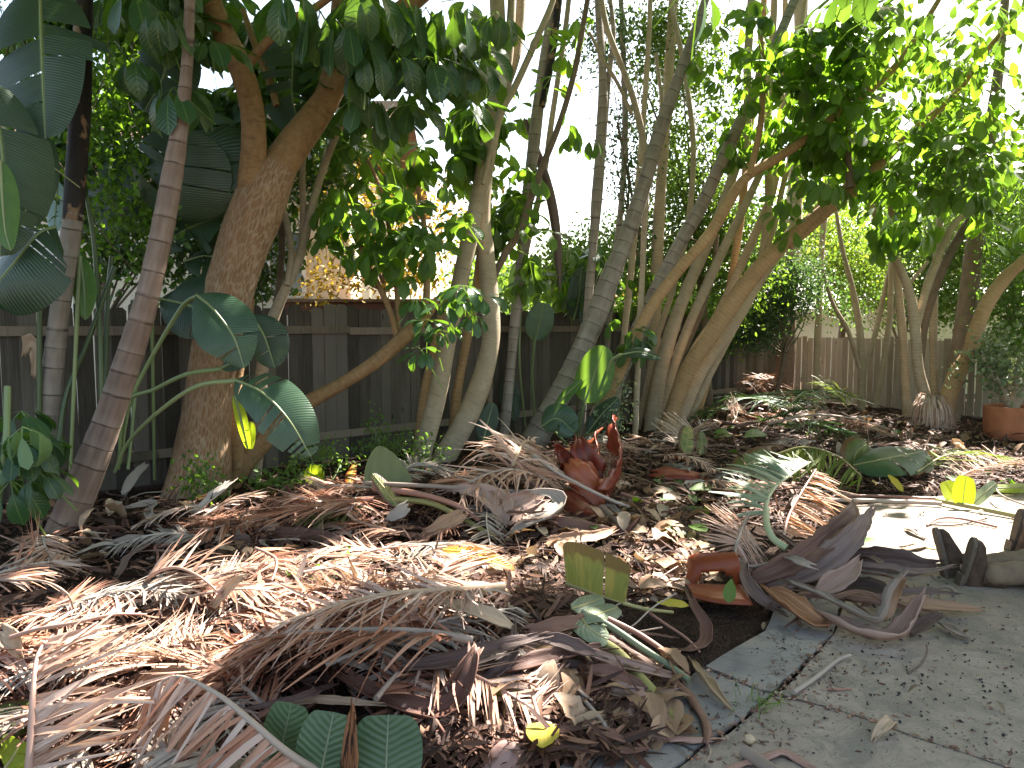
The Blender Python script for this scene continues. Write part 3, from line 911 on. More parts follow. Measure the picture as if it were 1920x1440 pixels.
# ------------------------------------------------------------------ fences
def fence(name, label, a, b, h, mat, railmat, bw, gap, rails, post_every, side, ear=True, rag=.02, bottom=0.02):
    a, b = np.array(a, float), np.array(b, float)
    L = np.linalg.norm(b - a)
    e = np.append((b - a) / L, 0)
    nv = np.array([e[1], -e[0], 0]) * side               # towards the garden
    t = thing(name, label, 'fence', (*a, 0))
    o = np.append(a, 0)
    mb = MB()
    x = 0.0
    while x < L - bw:
        w = bw * rng.uniform(.92, 1.04)
        hh = h + rng.normal(0, rag)
        r = rng.random()
        tl = rng.normal(0, .004)
        base = o + e * x + nv * rng.normal(0, .002)
        c = w * .22 if ear else 0
        prof = [(0, bottom), (w, bottom), (w + tl * hh, hh - c), (w - c + tl * hh, hh), (c + tl * hh, hh), (tl * hh, hh - c)]
        fr = np.array([base + e * u + np.array([0, 0, z]) for u, z in prof])
        bk = fr - nv * .017
        uf = np.array([(u + x, 0, z) for u, z in prof]) + r * 9
        n = 6
        mb.add(np.concatenate([fr, bk]), [(i, i + n, (i + 1) % n + n, (i + 1) % n) for i in range(n)] + [(0, 1, 2, 5), (5, 2, 3, 4), (n + 5, n + 2, n + 1, n), (n + 4, n + 3, n + 2, n + 5)], np.concatenate([uf, uf]), r)
        x += w + abs(rng.normal(gap, gap * .6)) + (.012 if rng.random() < .06 else 0)
    mb.build('board_panel', mat, t, smooth=False)
    for z in rails:
        mb = MB()
        n = int(L / 2.4) + 1
        for i in range(n):
            x0, x1 = L * i / n + .002, L * (i + 1) / n - .002
            mb.obox(o + e * x0 + nv * .004 + np.array([0, 0, z + rng.normal(0, .006)]), e * (x1 - x0), nv * .04, np.array([0, 0, .085]), rng.random())
        ob = mb.build('rail', railmat, t, smooth=False)
    x = .3
    while x < L:
        mb = MB()
        mb.obox(o + e * x - nv * .115, e * .09, nv * .09, np.array([0, 0, h - .08]), rng.random())
        mb.build('post', railmat, t, smooth=False)
        x += post_every
    return t

FL = lambda x: 10.36 + .93 * x
fence('wooden_fence', 'dark weathered board fence with dog-eared tops behind the big orange-barked tree', (-6.6, FL(-6.6)), (5.94, FL(5.94)), 1.76, WOOD_DARK, WOOD_RAIL, .145, .004, (.27, 1.47), 2.4, 1)
fence('wooden_fence', 'lower tan board fence with light showing between its boards behind the clay pot', (5.98, 15.86), (13.4, 3.3), 1.33, WOOD_TAN, WOOD_TAN,   .118, .018, (), 2.2, 1, ear=False, rag=.012)

# ------------------------------------------------------------------ houses beyond the fences
def wall_box(t, name, mat, lo, hi):
    mb = MB()
    mb.box(lo, hi)
    return mb.build(name, mat, t, smooth=False)

def window(t, x, z, w, h, y, slats=0, mat=TRIM_WHITE):
    mb = MB()
    for lo, hi in [((x - .07, y - .05, z - .07), (x + w + .07, y, z)), ((x - .07, y - .05, z + h), (x + w + .07, y, z + h + .07)),
                   ((x - .07, y - .05, z), (x, y, z + h)), ((x + w, y - .05, z), (x + w + .07, y, z + h)), ((x + w / 2 - .02, y - .045, z), (x + w / 2 + .02, y, z + h))]:
        mb.box(lo, hi)
    f = mb.build('window', mat, t, smooth=False)
    mb = MB()
    mb.box((x, y - .015, z), (x + w, y - .004, z + h))
    mb.build('pane', GLASS_DARK, f, smooth=False)
    if slats:
        mb = MB()
        for i in range(slats):
            zz = z + h * (i + .12) / slats
            mb.box((x + .02, y - .035, zz), (x + w - .02, y - .02, zz + h / slats * .78))
        mb.build('blind', TRIM_WHITE, f, smooth=False)

t = thing('house', 'cream stucco house behind the dark board fence and the big tree', 'house', (-7, 12.5, 0))
wall_box(t, 'wall', STUCCO, (-15, 12.5, -.03), (-2.7, 19, 4.3))
mb = MB()
mb.add([(-15.6, 11.75, 4.32), (-2.1, 11.75, 4.32), (-2.1, 15.8, 6.1), (-15.6, 15.8, 6.1), (-15.6, 19.6, 4.32), (-2.1, 19.6, 4.32), (-15.6, 11.75, 4.42), (-2.1, 11.75, 4.42), (-2.1, 15.8, 6.22), (-15.6, 15.8, 6.22)],
       [(0, 1, 2, 3), (3, 2, 5, 4), (6, 7, 8, 9), (0, 1, 7, 6), (1, 2, 8, 7), (0, 3, 9, 6)])
mb.build('roof', ROOF, t, smooth=False)
wall_box(t, 'fascia', TRIM_WHITE, (-15.6, 11.68, 4.2), (-2.1, 11.75, 4.44))
window(t, -8.7, 1.85, 1.3, 1.3, 12.5, 9)
window(t, -4.6, 2.1, 1.1, 1.0, 12.5, 0)
wall_box(t, 'downpipe', STUCCO_WHITE, (-5.35, 12.4, 0), (-5.25, 12.49, 4.2))

t = thing('carport', 'red-brown timber beam structure showing just over the dark fence', 'carport', (-1.5, 11, 0))
wall_box(t, 'beam', TRIM_RED, (-3.4, 11.0, 1.72), (-.6, 11.12, 1.9))
wall_box(t, 'roof', ROOF, (-3.5, 10.9, 1.905), (-.5, 13.4, 1.95))
for x in (-3.2, -.85):
    wall_box(t, 'post', TRIM_RED, (x, 11.0, -.03), (x + .1, 11.1, 1.718))
wall_box(t, 'wall', m_plain('brick red wall', (.3, .14, .1), .9, .2, 10), (-3.3, 11.3, -.03), (-.8, 11.4, 1.9))

t = thing('house', 'white bungalow with a low eave far beyond the tan fence', 'house', (9.5, 24, 0))
wall_box(t, 'wall', STUCCO_WHITE, (7.2, 23, -.03), (13.8, 30, 2.0))
mb = MB()
mb.add([(6.6, 22.3, 2.02), (14.4, 22.3, 2.02), (14.4, 26.5, 3.6), (6.6, 26.5, 3.6), (6.6, 30.6, 2.02), (14.4, 30.6, 2.02)], [(0, 1, 2, 3), (3, 2, 5, 4)])
mb.build('roof', STUCCO_WHITE, t, smooth=False, solid=.12)
window(t, 10.8, .7, 1.4, .9, 23, 0)
t = thing('shed', 'pale cream board-sided shed behind the tan fence', 'shed', (10, 17.5, 0))
mb = MB()
x = 8.7
while x < 12.4:
    mb.box((x, 17.3 - .004 * (int(x * 10) % 2), -.03), (x + .19, 17.42, 2.2))
    x += .195
mb.build('wall', SIDING, t, smooth=False)
wall_box(t, 'side_wall', SIDING, (8.7, 17.43, -.03), (8.8, 19.6, 2.2))
wall_box(t, 'side_wall', SIDING, (12.3, 17.43, -.03), (12.4, 19.6, 2.2))
mb = MB()
mb.add([(8.5, 17.1, 2.22), (12.6, 17.1, 2.22), (12.6, 19.8, 2.6), (8.5, 19.8, 2.6)], [(0, 1, 2, 3)])
mb.build('roof', TRIM_WHITE, t, smooth=False, solid=.06)
# ------------------------------------------------------------------ trees
TOPS = []                                                # (tree, xyz of a limb end) for the high canopy

def limb(t, name, rows, d0, dd, mat, seg=12, ring=None, lump=.05, step=.05, parent=None, w=.7):
    mb = MB()
    rows = [(r[0], r[1], r[2] * w, *r[3:]) for r in rows]
    p = pxpath(rows, d0, dd) if len(rows[0]) == 3 else np.array([(*P(*r[:2], r[3]), r[2] * r[3] / F) for r in rows])
    tube(mb, p, None, seg, step, rng.random(), lump, ring)
    ob = mb.build(name, mat, parent or t)
    return p

def tree(name, label, cat, rows, d0, dd, mat, group=None, ring=None, lump=.075, seg=16, branches=(), top=True, w=.7, wb=.72):
    rows = [(a, b, c * w) for a, b, c in rows]
    base = P(rows[0][0], rows[0][1], d0)
    t = thing(name, label, cat, (base[0], base[1], 0), group)
    p = pxpath(rows, d0, dd)
    if base[2] > -.05:                                   # carry the trunk into the ground
        d = nrm(p[0, :3] - p[1, :3])
        d[2] = min(d[2], -.5)
        q = p[0, :3] + d * (base[2] + .06) / -d[2]
        p = np.concatenate([[[*q, p[0, 3] * 1.08]], p])
    mb = MB()
    tube(mb, p, None, seg, .05, rng.random(), lump, ring)
    mb.build('trunk', mat, t)
    for b in branches:
        q = limb(t, 'branch', b[0], b[1], b[2], b[3] if len(b) > 3 else mat, 10 if b[0][0][2] > 9 else 7, ring, lump, w=wb)
        if top and pix(q[-1, :3])[1] < 60:
            TOPS.append((t, q[-1, :3]))
    if top and pix(p[-1, :3])[1] < 60:
        TOPS.append((t, p[-1, :3]))
    return t

ST = 'stems of the giant bird of paradise clumps'
t_black = tree('bird_of_paradise_tree', 'upright blackened stem with tan peeling patches beside the fence, greyer and ringed low down', 'tree',
     [(72, 962, 24), (88, 790, 22), (104, 650, 19), (122, 520, 18), (138, 400, 19)], 6.15, -.1, BARK_GREY, ring=(.11, .04), top=False, w=.92)
limb(t_black, 'burnt_stem', [(136, 415, 17.5), (142, 330, 19.5), (149, 200, 19), (156, 60, 16), (160, -120, 15), (166, -420, 13)], 6.05, .1, BARK_DARK, lump=.1, w=1.0)
t_lean = tree('bird_of_paradise_tree', 'leaning pinkish grey ringed stem in front of the big orange-barked tree', 'tree',
     [(112, 1010, 40), (135, 960, 37), (183, 840, 33), (235, 690, 30), (275, 560, 27), (305, 430, 25), (328, 300, 21), (345, 180, 15), (354, 60, 12), (360, -150, 12), (368, -420, 10)], 5.5, .2, BARK_RING, ring=(.17, .045), w=.8)

t_big = tree('umbrella_tree', 'thickest tree, orange-tan fissured bark, forking into two heavy limbs', 'tree',
     [(366, 935, 66), (376, 880, 57), (385, 800, 50), (398, 700, 47), (420, 580, 49), (452, 470, 50), (487, 380, 50), (520, 310, 42)], 6.75, .1, BARK_BIG, lump=.06, seg=20, w=.92, wb=.8,
     branches=[([(512, 330, 42), (552, 270, 38), (600, 205, 31), (655, 118, 25), (720, 48, 23), (790, -10, 21), (900, -110, 19), (1000, -260, 15)], 6.85, .4, BARK_LIMB),
               ([(462, 470, 26, 6.98), (468, 400, 32, 6.86), (471, 340, 31, 6.74), (476, 270, 29, 6.68), (470, 190, 27, 6.6), (448, 120, 27, 6.5), (415, 50, 26, 6.45), (385, -40, 24, 6.4), (340, -300, 18, 6.3)], 6.7, -.4, BARK_LIMB),
               ([(466, 118, 12), (500, 80, 10), (545, 38, 9), (590, 15, 9), (650, -30, 8)], 6.5, -.3, BARK_LIMB),
               ([(590, 225, 18), (622, 120, 19), (632, 30, 17), (640, -80, 15), (660, -330, 12)], 6.95, .5, BARK_BIG),
               ([(520, 200, 9), (505, 150, 9), (480, 90, 8), (455, 20, 8)], 7.1, .2, BARK_LIMB)])
t_low = tree('umbrella_tree', 'low branch-like stem sweeping up along the fence from beside the thickest trunk', 'tree',
     [(430, 905, 31), (452, 876, 29), (490, 832, 26), (560, 766, 22), (640, 720, 19), (710, 675, 19), (768, 622, 18), (800, 590, 14), (820, 560, 9)], 7.1, .55, BARK_LIMB, top=False,
     branches=[([(447, 880, 26), (441, 800, 24), (438, 720, 22), (455, 640, 16), (470, 560, 12)], 7.15, .1),
               ([(745, 637, 9), (732, 585, 8), (712, 540, 8), (690, 500, 7), (672, 450, 6), (655, 400, 4)], 7.5, .1),
               ([(747, 632, 8), (744, 540, 7.5), (733, 450, 6.5), (715, 360, 5), (690, 300, 4)], 7.55, .3),
               ([(798, 592, 10), (801, 500, 9), (795, 420, 7), (783, 350, 5)], 7.6, .1)])
tree('umbrella_tree', 'thin three-stemmed tree rising against the fence close by the thickest trunk', 'tree',
     [(478, 895, 17), (487, 770, 17), (492, 690, 16), (508, 610, 16), (534, 545, 14), (562, 480, 13), (582, 400, 11), (602, 330, 9.5), (640, 235, 9), (690, 168, 8), (740, 90, 6)], 7.45, .3, BARK_SMOOTH,
     branches=[([(538, 535, 9), (546, 470, 9), (534, 405, 8.5), (520, 370, 7), (505, 330, 5)], 7.5, .2), ([(566, 470, 9.5), (569, 400, 9), (567, 330, 8), (572, 260, 6)], 7.6, .2),
               ([(502, 630, 9), (520, 560, 9), (528, 480, 9), (531, 380, 8)], 7.8, .1, BARK_TWIG)])
t_mid = tree('umbrella_tree', 'tall pale grey-tan tree curving up from the fence foot, its top splitting into three stems', 'tree',
     [(770, 905, 30), (788, 860, 27), (813, 770, 25), (833, 670, 24), (852, 580, 23), (872, 485, 22), (893, 390, 22), (913, 290, 23), (930, 190, 25), (934, 95, 22), (931, -20, 20), (925, -260, 16)], 8.3, .3, BARK_SMOOTH, seg=16,
     branches=[([(930, 205, 17), (950, 120, 14), (957, 50, 12), (962, -40, 11), (980, -240, 9)], 8.45, .2), ([(938, 190, 14), (965, 110, 14), (975, 40, 13), (978, -60, 12)], 8.6, .2),
               ([(905, 345, 6), (938, 215, 10), (962, 170, 9.5), (988, 115, 9), (1012, 60, 8.5), (1035, 5, 8), (1060, -80, 7)], 8.2, .4)])
tree('umbrella_tree', 'curved stout tan stem with a dark seam bending up beside the tall pale tree', 'tree',
     [(812, 905, 32), (830, 862, 31), (872, 790, 29), (903, 715, 28), (920, 640, 26), (918, 560, 24), (912, 480, 22), (906, 400, 19), (914, 320, 15), (925, 240, 12), (935, 120, 9)], 8.45, .35, BARK_SMOOTH, seg=16, lump=.08)
tree('umbrella_tree', 'short slim tan stem between the pale curving tree and the stout seamed one', 'tree', [(846, 860, 13), (856, 745, 13), (870, 665, 12.5), (885, 590, 12), (896, 510, 10), (905, 420, 8)], 8.75, .1, BARK_OCHRE, top=False)
tree('umbrella_tree', 'slim orange stem half hidden behind the pale curving tree', 'tree', [(782, 860, 14), (795, 740, 13), (806, 690, 12.5), (817, 640, 12), (835, 560, 10)], 8.7, .1, BARK_OCHRE, top=False)
tree('bird_of_paradise_tree', 'dry grey-brown stem wrapped in hanging dead sheaths against the bright sky', 'tree',
     [(940, 850, 15), (950, 760, 14), (962, 640, 14), (975, 520, 15), (986, 400, 15), (1000, 280, 17), (1010, 190, 16), (1028, 70, 13), (1044, -20, 11), (1065, -200, 9)], 9.4, .4, BARK_GREY, ring=(.1, .1),
     branches=[([(1016, 200, 9), (1034, 110, 10), (1046, 10, 10), (1055, -90, 9)], 9.6, .1, BARK_DARK), ([(1050, 545, 2), (1047, 500, 9), (1043, 440, 12), (1032, 370, 13), (1012, 300, 11), (985, 225, 6)], 9.7, 0, SHEATH_DARK)])
tree('umbrella_tree', 'slender stem slanting up across the bright sky gap', 'tree', [(915, 850, 9), (918, 700, 9), (922, 545, 9), (945, 480, 9.5), (975, 430, 10), (1010, 330, 9), (1048, 235, 8.5), (1078, 130, 8), (1100, 10, 7), (1125, -120, 6)], 9.2, -.3, BARK_TWIG)
tree('dead_palm_stem', 'bleached bluish grey stem standing straight in the bright sky gap', 'tree', [(1085, 845, 14), (1095, 700, 13), (1104, 560, 12), (1112, 460, 12), (1119, 370, 14), (1126, 280, 14), (1130, 190, 14), (1128, 100, 11), (1122, 10, 9), (1118, -150, 8)], 10.0, .4, BARK_GREY, lump=.12,
     branches=[([(1135, 230, 7), (1142, 140, 7), (1150, 60, 6), (1140, -30, 6)], 10.3, 0)])
tree('umbrella_tree', 'thin curving pale stem looping above the ringed diagonal stem', 'tree', [(1190, 820, 8), (1200, 600, 8), (1208, 430, 8), (1212, 330, 9), (1205, 260, 9), (1186, 180, 8.5), (1160, 110, 8), (1135, 40, 8), (1120, -60, 7)], 9.8, 0, BARK_SMOOTH,
     branches=[([(1185, 215, 5), (1160, 160, 5), (1130, 110, 5), (1105, 60, 4)], 9.8, -.1), ([(1208, 330, 6), (1232, 270, 6), (1240, 190, 5), (1230, 100, 5)], 9.8, .2)])
t_ring1 = tree('bird_of_paradise_tree', 'stout grey ringed stem leaning diagonally by the red sheath, thicker of the two ringed ones', 'tree',
     [(1010, 812, 36), (1062, 718, 31), (1106, 620, 28), (1143, 525, 25), (1180, 430, 22), (1214, 325, 20), (1246, 220, 17), (1285, 110, 14), (1313, 30, 12), (1345, -80, 10), (1400, -320, 9)], 9.5, .4, BARK_GREY, ring=(.14, .09))
tree('bird_of_paradise_tree', 'slimmer grey ringed stem leaning the same way behind the big green paddle leaf', 'tree',
     [(1095, 835, 25), (1160, 700, 22), (1210, 590, 20), (1262, 480, 18), (1312, 390, 18), (1360, 290, 16), (1402, 200, 15), (1442, 110, 14), (1490, 0, 12), (1560, -180, 10)], 10.0, .4, BARK_GREY, ring=(.14, .09))
tree('umbrella_tree', 'smooth slim tan stem crossing diagonally from the paddle leaf towards the upper crown', 'tree',
     [(1100, 830, 12), (1152, 720, 14), (1200, 612, 15), (1262, 520, 15), (1330, 440, 14.5), (1392, 340, 14), (1455, 298, 13), (1520, 255, 12), (1580, 205, 11.5), (1640, 160, 11), (1695, 105, 9), (1760, 0, 7)], 9.7, -.3, BARK_OCHRE,
     branches=[([(1405, 328, 8), (1425, 240, 8), (1430, 140, 7.5), (1424, 40, 7)], 9.5, .1)])
tree('umbrella_tree', 'straight tan stem at the head of the clump beside the tall thin pale ones', 'tree', [(1222, 800, 21), (1240, 690, 20), (1270, 590, 18), (1302, 510, 16), (1342, 420, 13), (1374, 330, 12), (1400, 250, 11), (1402, 120, 11), (1410, -30, 10), (1420, -220, 8)], 10.9, .3, BARK_SMOOTH)
t_diag = tree('umbrella_tree', 'big ochre diagonal tree with a swollen elbow, leaning far over the tan fence side', 'tree',
     [(1252, 795, 21), (1287, 700, 22), (1338, 620, 22), (1400, 532, 22), (1462, 462, 20), (1528, 408, 18), (1572, 372, 19), (1597, 352, 23), (1622, 335, 16), (1665, 292, 13), (1722, 238, 11), (1790, 178, 9), (1850, 95, 7), (1930, 0, 6)], 10.6, -1.2, BARK_OCHRE, seg=16,
     branches=[([(1594, 352, 11), (1590, 280, 8.5), (1592, 200, 7.5), (1592, 110, 7), (1588, 20, 6)], 9.7, 0, BARK_TWIG), ([(1480, 462, 10), (1530, 420, 10), (1580, 375, 9), (1600, 355, 9)], 10.2, -.3)])
tree('umbrella_tree', 'pale blotched stem just behind the big ochre diagonal tree', 'tree', [(1268, 800, 19), (1310, 702, 18), (1352, 640, 18), (1402, 560, 17), (1432, 480, 14), (1442, 380, 12), (1440, 220, 10), (1452, 0, 9), (1460, -200, 7)], 11.0, .2, BARK_PALE,
     branches=[([(1425, 500, 8), (1450, 430, 8), (1470, 340, 7), (1495, 250, 6)], 11, .2)])
tree('umbrella_tree', 'narrow pale stem rising straight between the diagonal trees', 'tree', [(1240, 790, 12), (1300, 660, 12), (1345, 590, 11), (1402, 470, 12), (1450, 352, 10), (1462, 240, 8), (1470, 80, 7), (1475, -100, 6)], 11.3, .3, BARK_PALE)
tree('umbrella_tree', 'thin leaning twig-like stem low in the tan clump', 'tree', [(1235, 800, 6), (1270, 690, 6), (1310, 600, 6), (1335, 520, 5), (1345, 440, 5)], 11.2, .2, BARK_TWIG, top=False)
for lab, rows, d, m in [
    ('pale ringed palm-like stem standing upright between the stout ringed stem and the tan clump', [(1222, 815, 19), (1226, 700, 18), (1229, 560, 17), (1236, 400, 15), (1250, 200, 13), (1262, 0, 12), (1270, -200, 9)], 11.6, BARK_PALE),
    ('thin pale twin stem by the crossing slim tan stem, nearer the ringed ones', [(1150, 820, 9), (1168, 650, 9), (1184, 500, 9), (1192, 400, 9), (1205, 240, 8), (1215, 100, 7), (1222, -60, 6)], 11.0, BARK_PALE),
    ('thin grey twin stem just behind the slimmer ringed leaning stem', [(1130, 810, 9), (1138, 650, 9), (1150, 520, 9), (1165, 380, 8), (1172, 250, 8), (1168, 80, 7), (1160, -80, 6)], 11.3, BARK_GREY),
    ('slim tan stem leaning steeply in the heart of the tan clump', [(1232, 800, 13), (1262, 690, 13), (1305, 580, 13), (1355, 470, 12), (1395, 390, 11), (1440, 290, 10), (1475, 190, 9), (1500, 60, 8), (1520, -80, 6)], 10.9, BARK_SMOOTH),
    ('slim pale stem leaning out behind the ochre diagonal tree towards the fan palm', [(1285, 800, 12), (1330, 700, 12), (1378, 610, 12), (1430, 520, 11), (1490, 440, 10), (1540, 380, 9), (1600, 300, 7)], 11.4, BARK_PALE),
    ('straight thin tan stem rising through the upper crown above the elbow', [(1300, 800, 11), (1345, 640, 11), (1375, 500, 10), (1392, 380, 10), (1404, 260, 9), (1425, 120, 9), (1436, -60, 7)], 11.6, BARK_OCHRE),
    ('slender grey-tan stem against the hedge tree, bowed towards the sky gap', [(1195, 810, 8), (1225, 660, 8), (1262, 540, 8), (1290, 420, 8), (1300, 280, 7), (1285, 140, 7), (1262, 20, 6), (1250, -80, 5)], 11.2, BARK_SMOOTH),
    ('young pale stem by the tall pale tree, leaning into the sky gap', [(945, 830, 10), (955, 700, 10), (972, 560, 9), (990, 450, 9), (1018, 340, 8), (1038, 200, 8), (1062, 40, 7), (1075, -90, 6)], 9.9, BARK_SMOOTH),
    ('thin grey-tan stem between the fan palm and the multi-stemmed shrub', [(1530, 760, 9), (1534, 620, 9), (1540, 480, 8), (1552, 340, 8), (1570, 200, 7), (1590, 60, 6)], 14.2, BARK_PALE),
    ('slim pale stem behind the Y-shaped tree, before the cream shed', [(1752, 780, 10), (1750, 650, 10), (1752, 540, 9), (1762, 420, 9), (1778, 300, 8), (1790, 150, 7)], 12.2, BARK_PALE)]:
    tree('umbrella_tree', lab, 'tree', rows, d, .2, m, top=False)
t_palm = tree('fan_palm', 'straight ringed palm trunk with a shaggy rusty base at the fence corner', 'palm tree', [(1470, 762, 23), (1474, 640, 22), (1481, 520, 20)], 14.6, .1, BARK_RUSTY, seg=16, top=False, w=.72)
limb(t_palm, 'upper_trunk', [(1480, 535, 18), (1488, 400, 17), (1496, 280, 16), (1501, 150, 14), (1502, -40, 14), (1503, -260, 13)], 14.7, .2, BARK_PALE, 14, (.05, .03), w=.88)
tree('ficus_shrub', 'multi-stemmed grey shrub standing against the tan fence', 'shrub', [(1615, 770, 11), (1616, 700, 10), (1612, 620, 9), (1598, 540, 8), (1580, 470, 6), (1565, 380, 4)], 13.7, 0, BARK_SMOOTH, top=False,
     branches=[([(1622, 700, 7), (1645, 610, 7), (1665, 520, 6), (1690, 430, 5)], 13.7, 0), ([(1612, 690, 6), (1590, 620, 6), (1562, 570, 5), (1540, 500, 4)], 13.6, 0), ([(1640, 765, 9), (1655, 690, 8), (1668, 600, 8), (1672, 500, 7), (1680, 400, 5)], 13.6, 0), ([(1668, 600, 5), (1700, 540, 5), (1740, 490, 4)], 13.6, 0)])
tree('umbrella_tree', 'slim pale stem standing before the tan fence by the dead frond skirt', 'tree', [(1702, 800, 12), (1698, 740, 11), (1693, 640, 11), (1686, 560, 10), (1680, 490, 9), (1672, 400, 9), (1660, 300, 8), (1655, 150, 7)], 11.9, 0, BARK_PALE)
t_y = tree('umbrella_tree', 'pale ringed Y-shaped tree rising out of the dead frond skirt', 'tree', [(1742, 800, 17), (1735, 745, 17), (1722, 690, 17), (1716, 620, 16), (1706, 552, 14), (1682, 492, 12), (1655, 440, 10), (1638, 395, 9), (1622, 340, 8), (1600, 250, 6)], 11.2, 0, BARK_PALE, seg=14, top=False, w=.58, wb=.62,
     branches=[([(1718, 615, 10), (1742, 525, 12), (1775, 445, 11), (1805, 400, 10), (1838, 362, 9), (1880, 300, 6)], 11.25, .1), ([(1724, 690, 11), (1736, 600, 11), (1770, 500, 13), (1800, 440, 12), (1840, 380, 9)], 11.6, .1, BARK_TWIG)])
t_cut = tree('umbrella_tree', 'orange-tan tree with a round sawn-off stub at its elbow next to the clay pot', 'tree', [(1772, 815, 24), (1774, 760, 21), (1793, 706, 21), (1818, 665, 19), (1828, 625, 19), (1850, 570, 19), (1884, 522, 17), (1930, 480, 14), (1990, 420, 11), (2040, 300, 9)], 10.9, -.2, BARK_OCHRE, seg=16, top=False)
limb(t_cut, 'sawn_stub', [(1810, 668, 16, 10.85), (1820, 665, 14, 10.75), (1830, 663, 12.5, 10.6)], 0, 0, BARK_OCHRE, 16)
mb = MB()
c0, c1 = P(1830, 663, 10.605), P(1830.3, 662.9, 10.59)
tube(mb, np.array([c0, c1]), .068, 18, .02, .5)
mb.build('sawn_face', SHEATH_DARK, t_cut)
tree('umbrella_tree', 'thick brown trunk standing behind the stubbed tree and before the tan fence', 'tree', [(1782, 770, 28), (1795, 690, 27), (1810, 600, 26), (1822, 500, 24), (1836, 400, 20), (1850, 290, 18), (1870, 150, 14), (1890, -60, 11)], 12.0, 0, BARK_PALM, seg=16, w=.64)
t_royal = tree('royal_palm', 'smooth pale grey palm column far behind the vines and blackened stem', 'palm tree', [(238, 560, 24), (238, 300, 28), (237, 60, 31), (236, -60, 31), (236, -300, 25)], 16, 0, m_bark('royal palm bark', [(.3, (.4, .37, .36)), (.6, (.52, .49, .48)), (.8, (.58, .56, .55))], (.5, (.36, .33, .32), .1)), top=False, w=.95)

# ------------------------------------------------------------------ leaf crowns
def crown(t, spec, L, k, mat, droop=(10, 60), tpls=LEAF, name='crown', up=None, pet=.35, carve=.9, rnd=(0, 1)):
    mb = MB()
    pts = blobs(spec)
    u = np.array([0, -.25, 1.0]) if up is None else np.array(up)
    rosettes(mb, pts, u + unit(len(pts)) * .45, L * rng.uniform(.75, 1.15, len(pts)), k, droop, pet, tpls, carve, 1, rnd)
    return mb.build(name, mat, t)

def heads(t, rows, L, k, mat, droop=(35, 75), up=(0, -.3, 1), pet=.4, rnd=(0, .6), name='leaf_cluster', carve=.8):
    """single large leaf clusters: rows (px, py, d[, scale])"""
    for r in rows:
        mb = MB()
        rosettes(mb, [P(*r[:3])], np.array([up]) + unit(1) * .12, L * (r[3] if len(r) > 3 else 1), k, droop, pet, LEAF, carve, 1.6, rnd)
        if mb.n:
            mb.build(name, mat, t)

heads(t_big, [(325, 163, 5.7, 1.0), (255, 110, 5.9, .85), (300, 20, 5.6), (395, 75, 5.9, .9), (600, 20, 5.6, 1.0), (650, 40, 5.6, 1.1), (690, 90, 5.7, 1.1), (740, 95, 5.8, 1.05), (690, 175, 6.2, .95), (850, 100, 6.2, 1.1),
              (800, 105, 6.1, 1.1), (895, 115, 6.3, .95), (720, 205, 6.5, .95), (770, 195, 6.6, .95), (930, 20, 6.2, .8), (545, -20, 5.6), (680, -20, 5.6, 1.2), (760, -10, 5.8, 1.1), (850, 10, 6, 1.0), (250, -20, 5.7), (1290, -30, 5.5, 1.1), (1310, -18, 5.8, 1.0)],
      .33, 9, LEAF_DARK)
crown(t_big, [(760, 60, 6.8, 170, 90, .9, 46), (600, 130, 7.5, 110, 120, .5, 16), (860, 170, 7.4, 100, 70, .5, 16), (300, -20, 6.4, 200, 60, .6, 18)], .3, 8, LEAF_DARK, (15, 70), rnd=(0, .7))
heads(t_low, [(690, 400, 7.0, .9), (640, 480, 7.2, .9), (780, 440, 6.9), (830, 455, 6.9, .9), (700, 470, 7.2, .9), (875, 420, 7.0, .8), (760, 520, 7.2, .8), (610, 440, 7.4, .9), (730, 370, 7.4, .9)], .25, 9, LEAF_MID, (0, 60), rnd=(.1, .9))
crown(t_low, [(700, 430, 7.4, 130, 90, .5, 26), (800, 400, 7.6, 90, 80, .4, 14), (640, 380, 7.6, 80, 60, .4, 10)], .24, 8, LEAF_MID, (0, 65), rnd=(0, .9))
heads(t_low, [(860, 560, 7.0, .8), (890, 590, 6.9, .75), (810, 620, 7.1, .75), (850, 540, 7.1, .7), (905, 555, 7.0, .8), (790, 655, 7.2, .8), (840, 610, 7.0, .8), (870, 535, 7.0, .8), (830, 570, 7.1, .8), (800, 600, 7.2, .8), (780, 560, 7.3, .8)], .24, 9, LEAF_DARK, (-5, 45), rnd=(.4, 1), carve=.1)
crown(t_mid, [(740, 300, 8.5, 150, 50, .7, 22), (880, 250, 8.8, 70, 90, .5, 22), (950, 350, 9.2, 80, 90, .5, 36), (965, 430, 9.2, 70, 60, .4, 22), (960, 200, 9.6, 50, 90, .4, 10), (1030, 170, 9.6, 30, 60, .3, 3), (1070, 240, 9.4, 15, 25, .2, 2), (1075, 60, 9, 60, 50, .5, 6), (890, 60, 8.2, 90, 60, .6, 12), (985, 500, 9.3, 50, 40, .3, 6)], .27, 8, LEAF_MID, (5, 70), rnd=(0, .8))
for pos in [(1068, 205, 9.0), (1107, 260, 9.4)]:
    heads(t_mid, [(*pos, .7)], .3, 6, LEAF_DARK, (40, 80))
crown(t_diag, [(1480, 110, 9.8, 190, 120, 1.0, 100), (1650, 130, 9.6, 200, 150, 1.2, 140), (1830, 120, 9.4, 140, 150, 1.0, 120), (1780, 270, 9.6, 160, 130, .9, 110), (1550, 260, 10, 140, 110, .7, 60), (1680, 330, 10, 120, 90, .7, 56), (1420, 230, 10.4, 110, 100, .6, 36), (1500, 400, 9.9, 60, 50, .4, 6)],
      .25, 8, LEAF_MID, (5, 65), rnd=(0, 1))
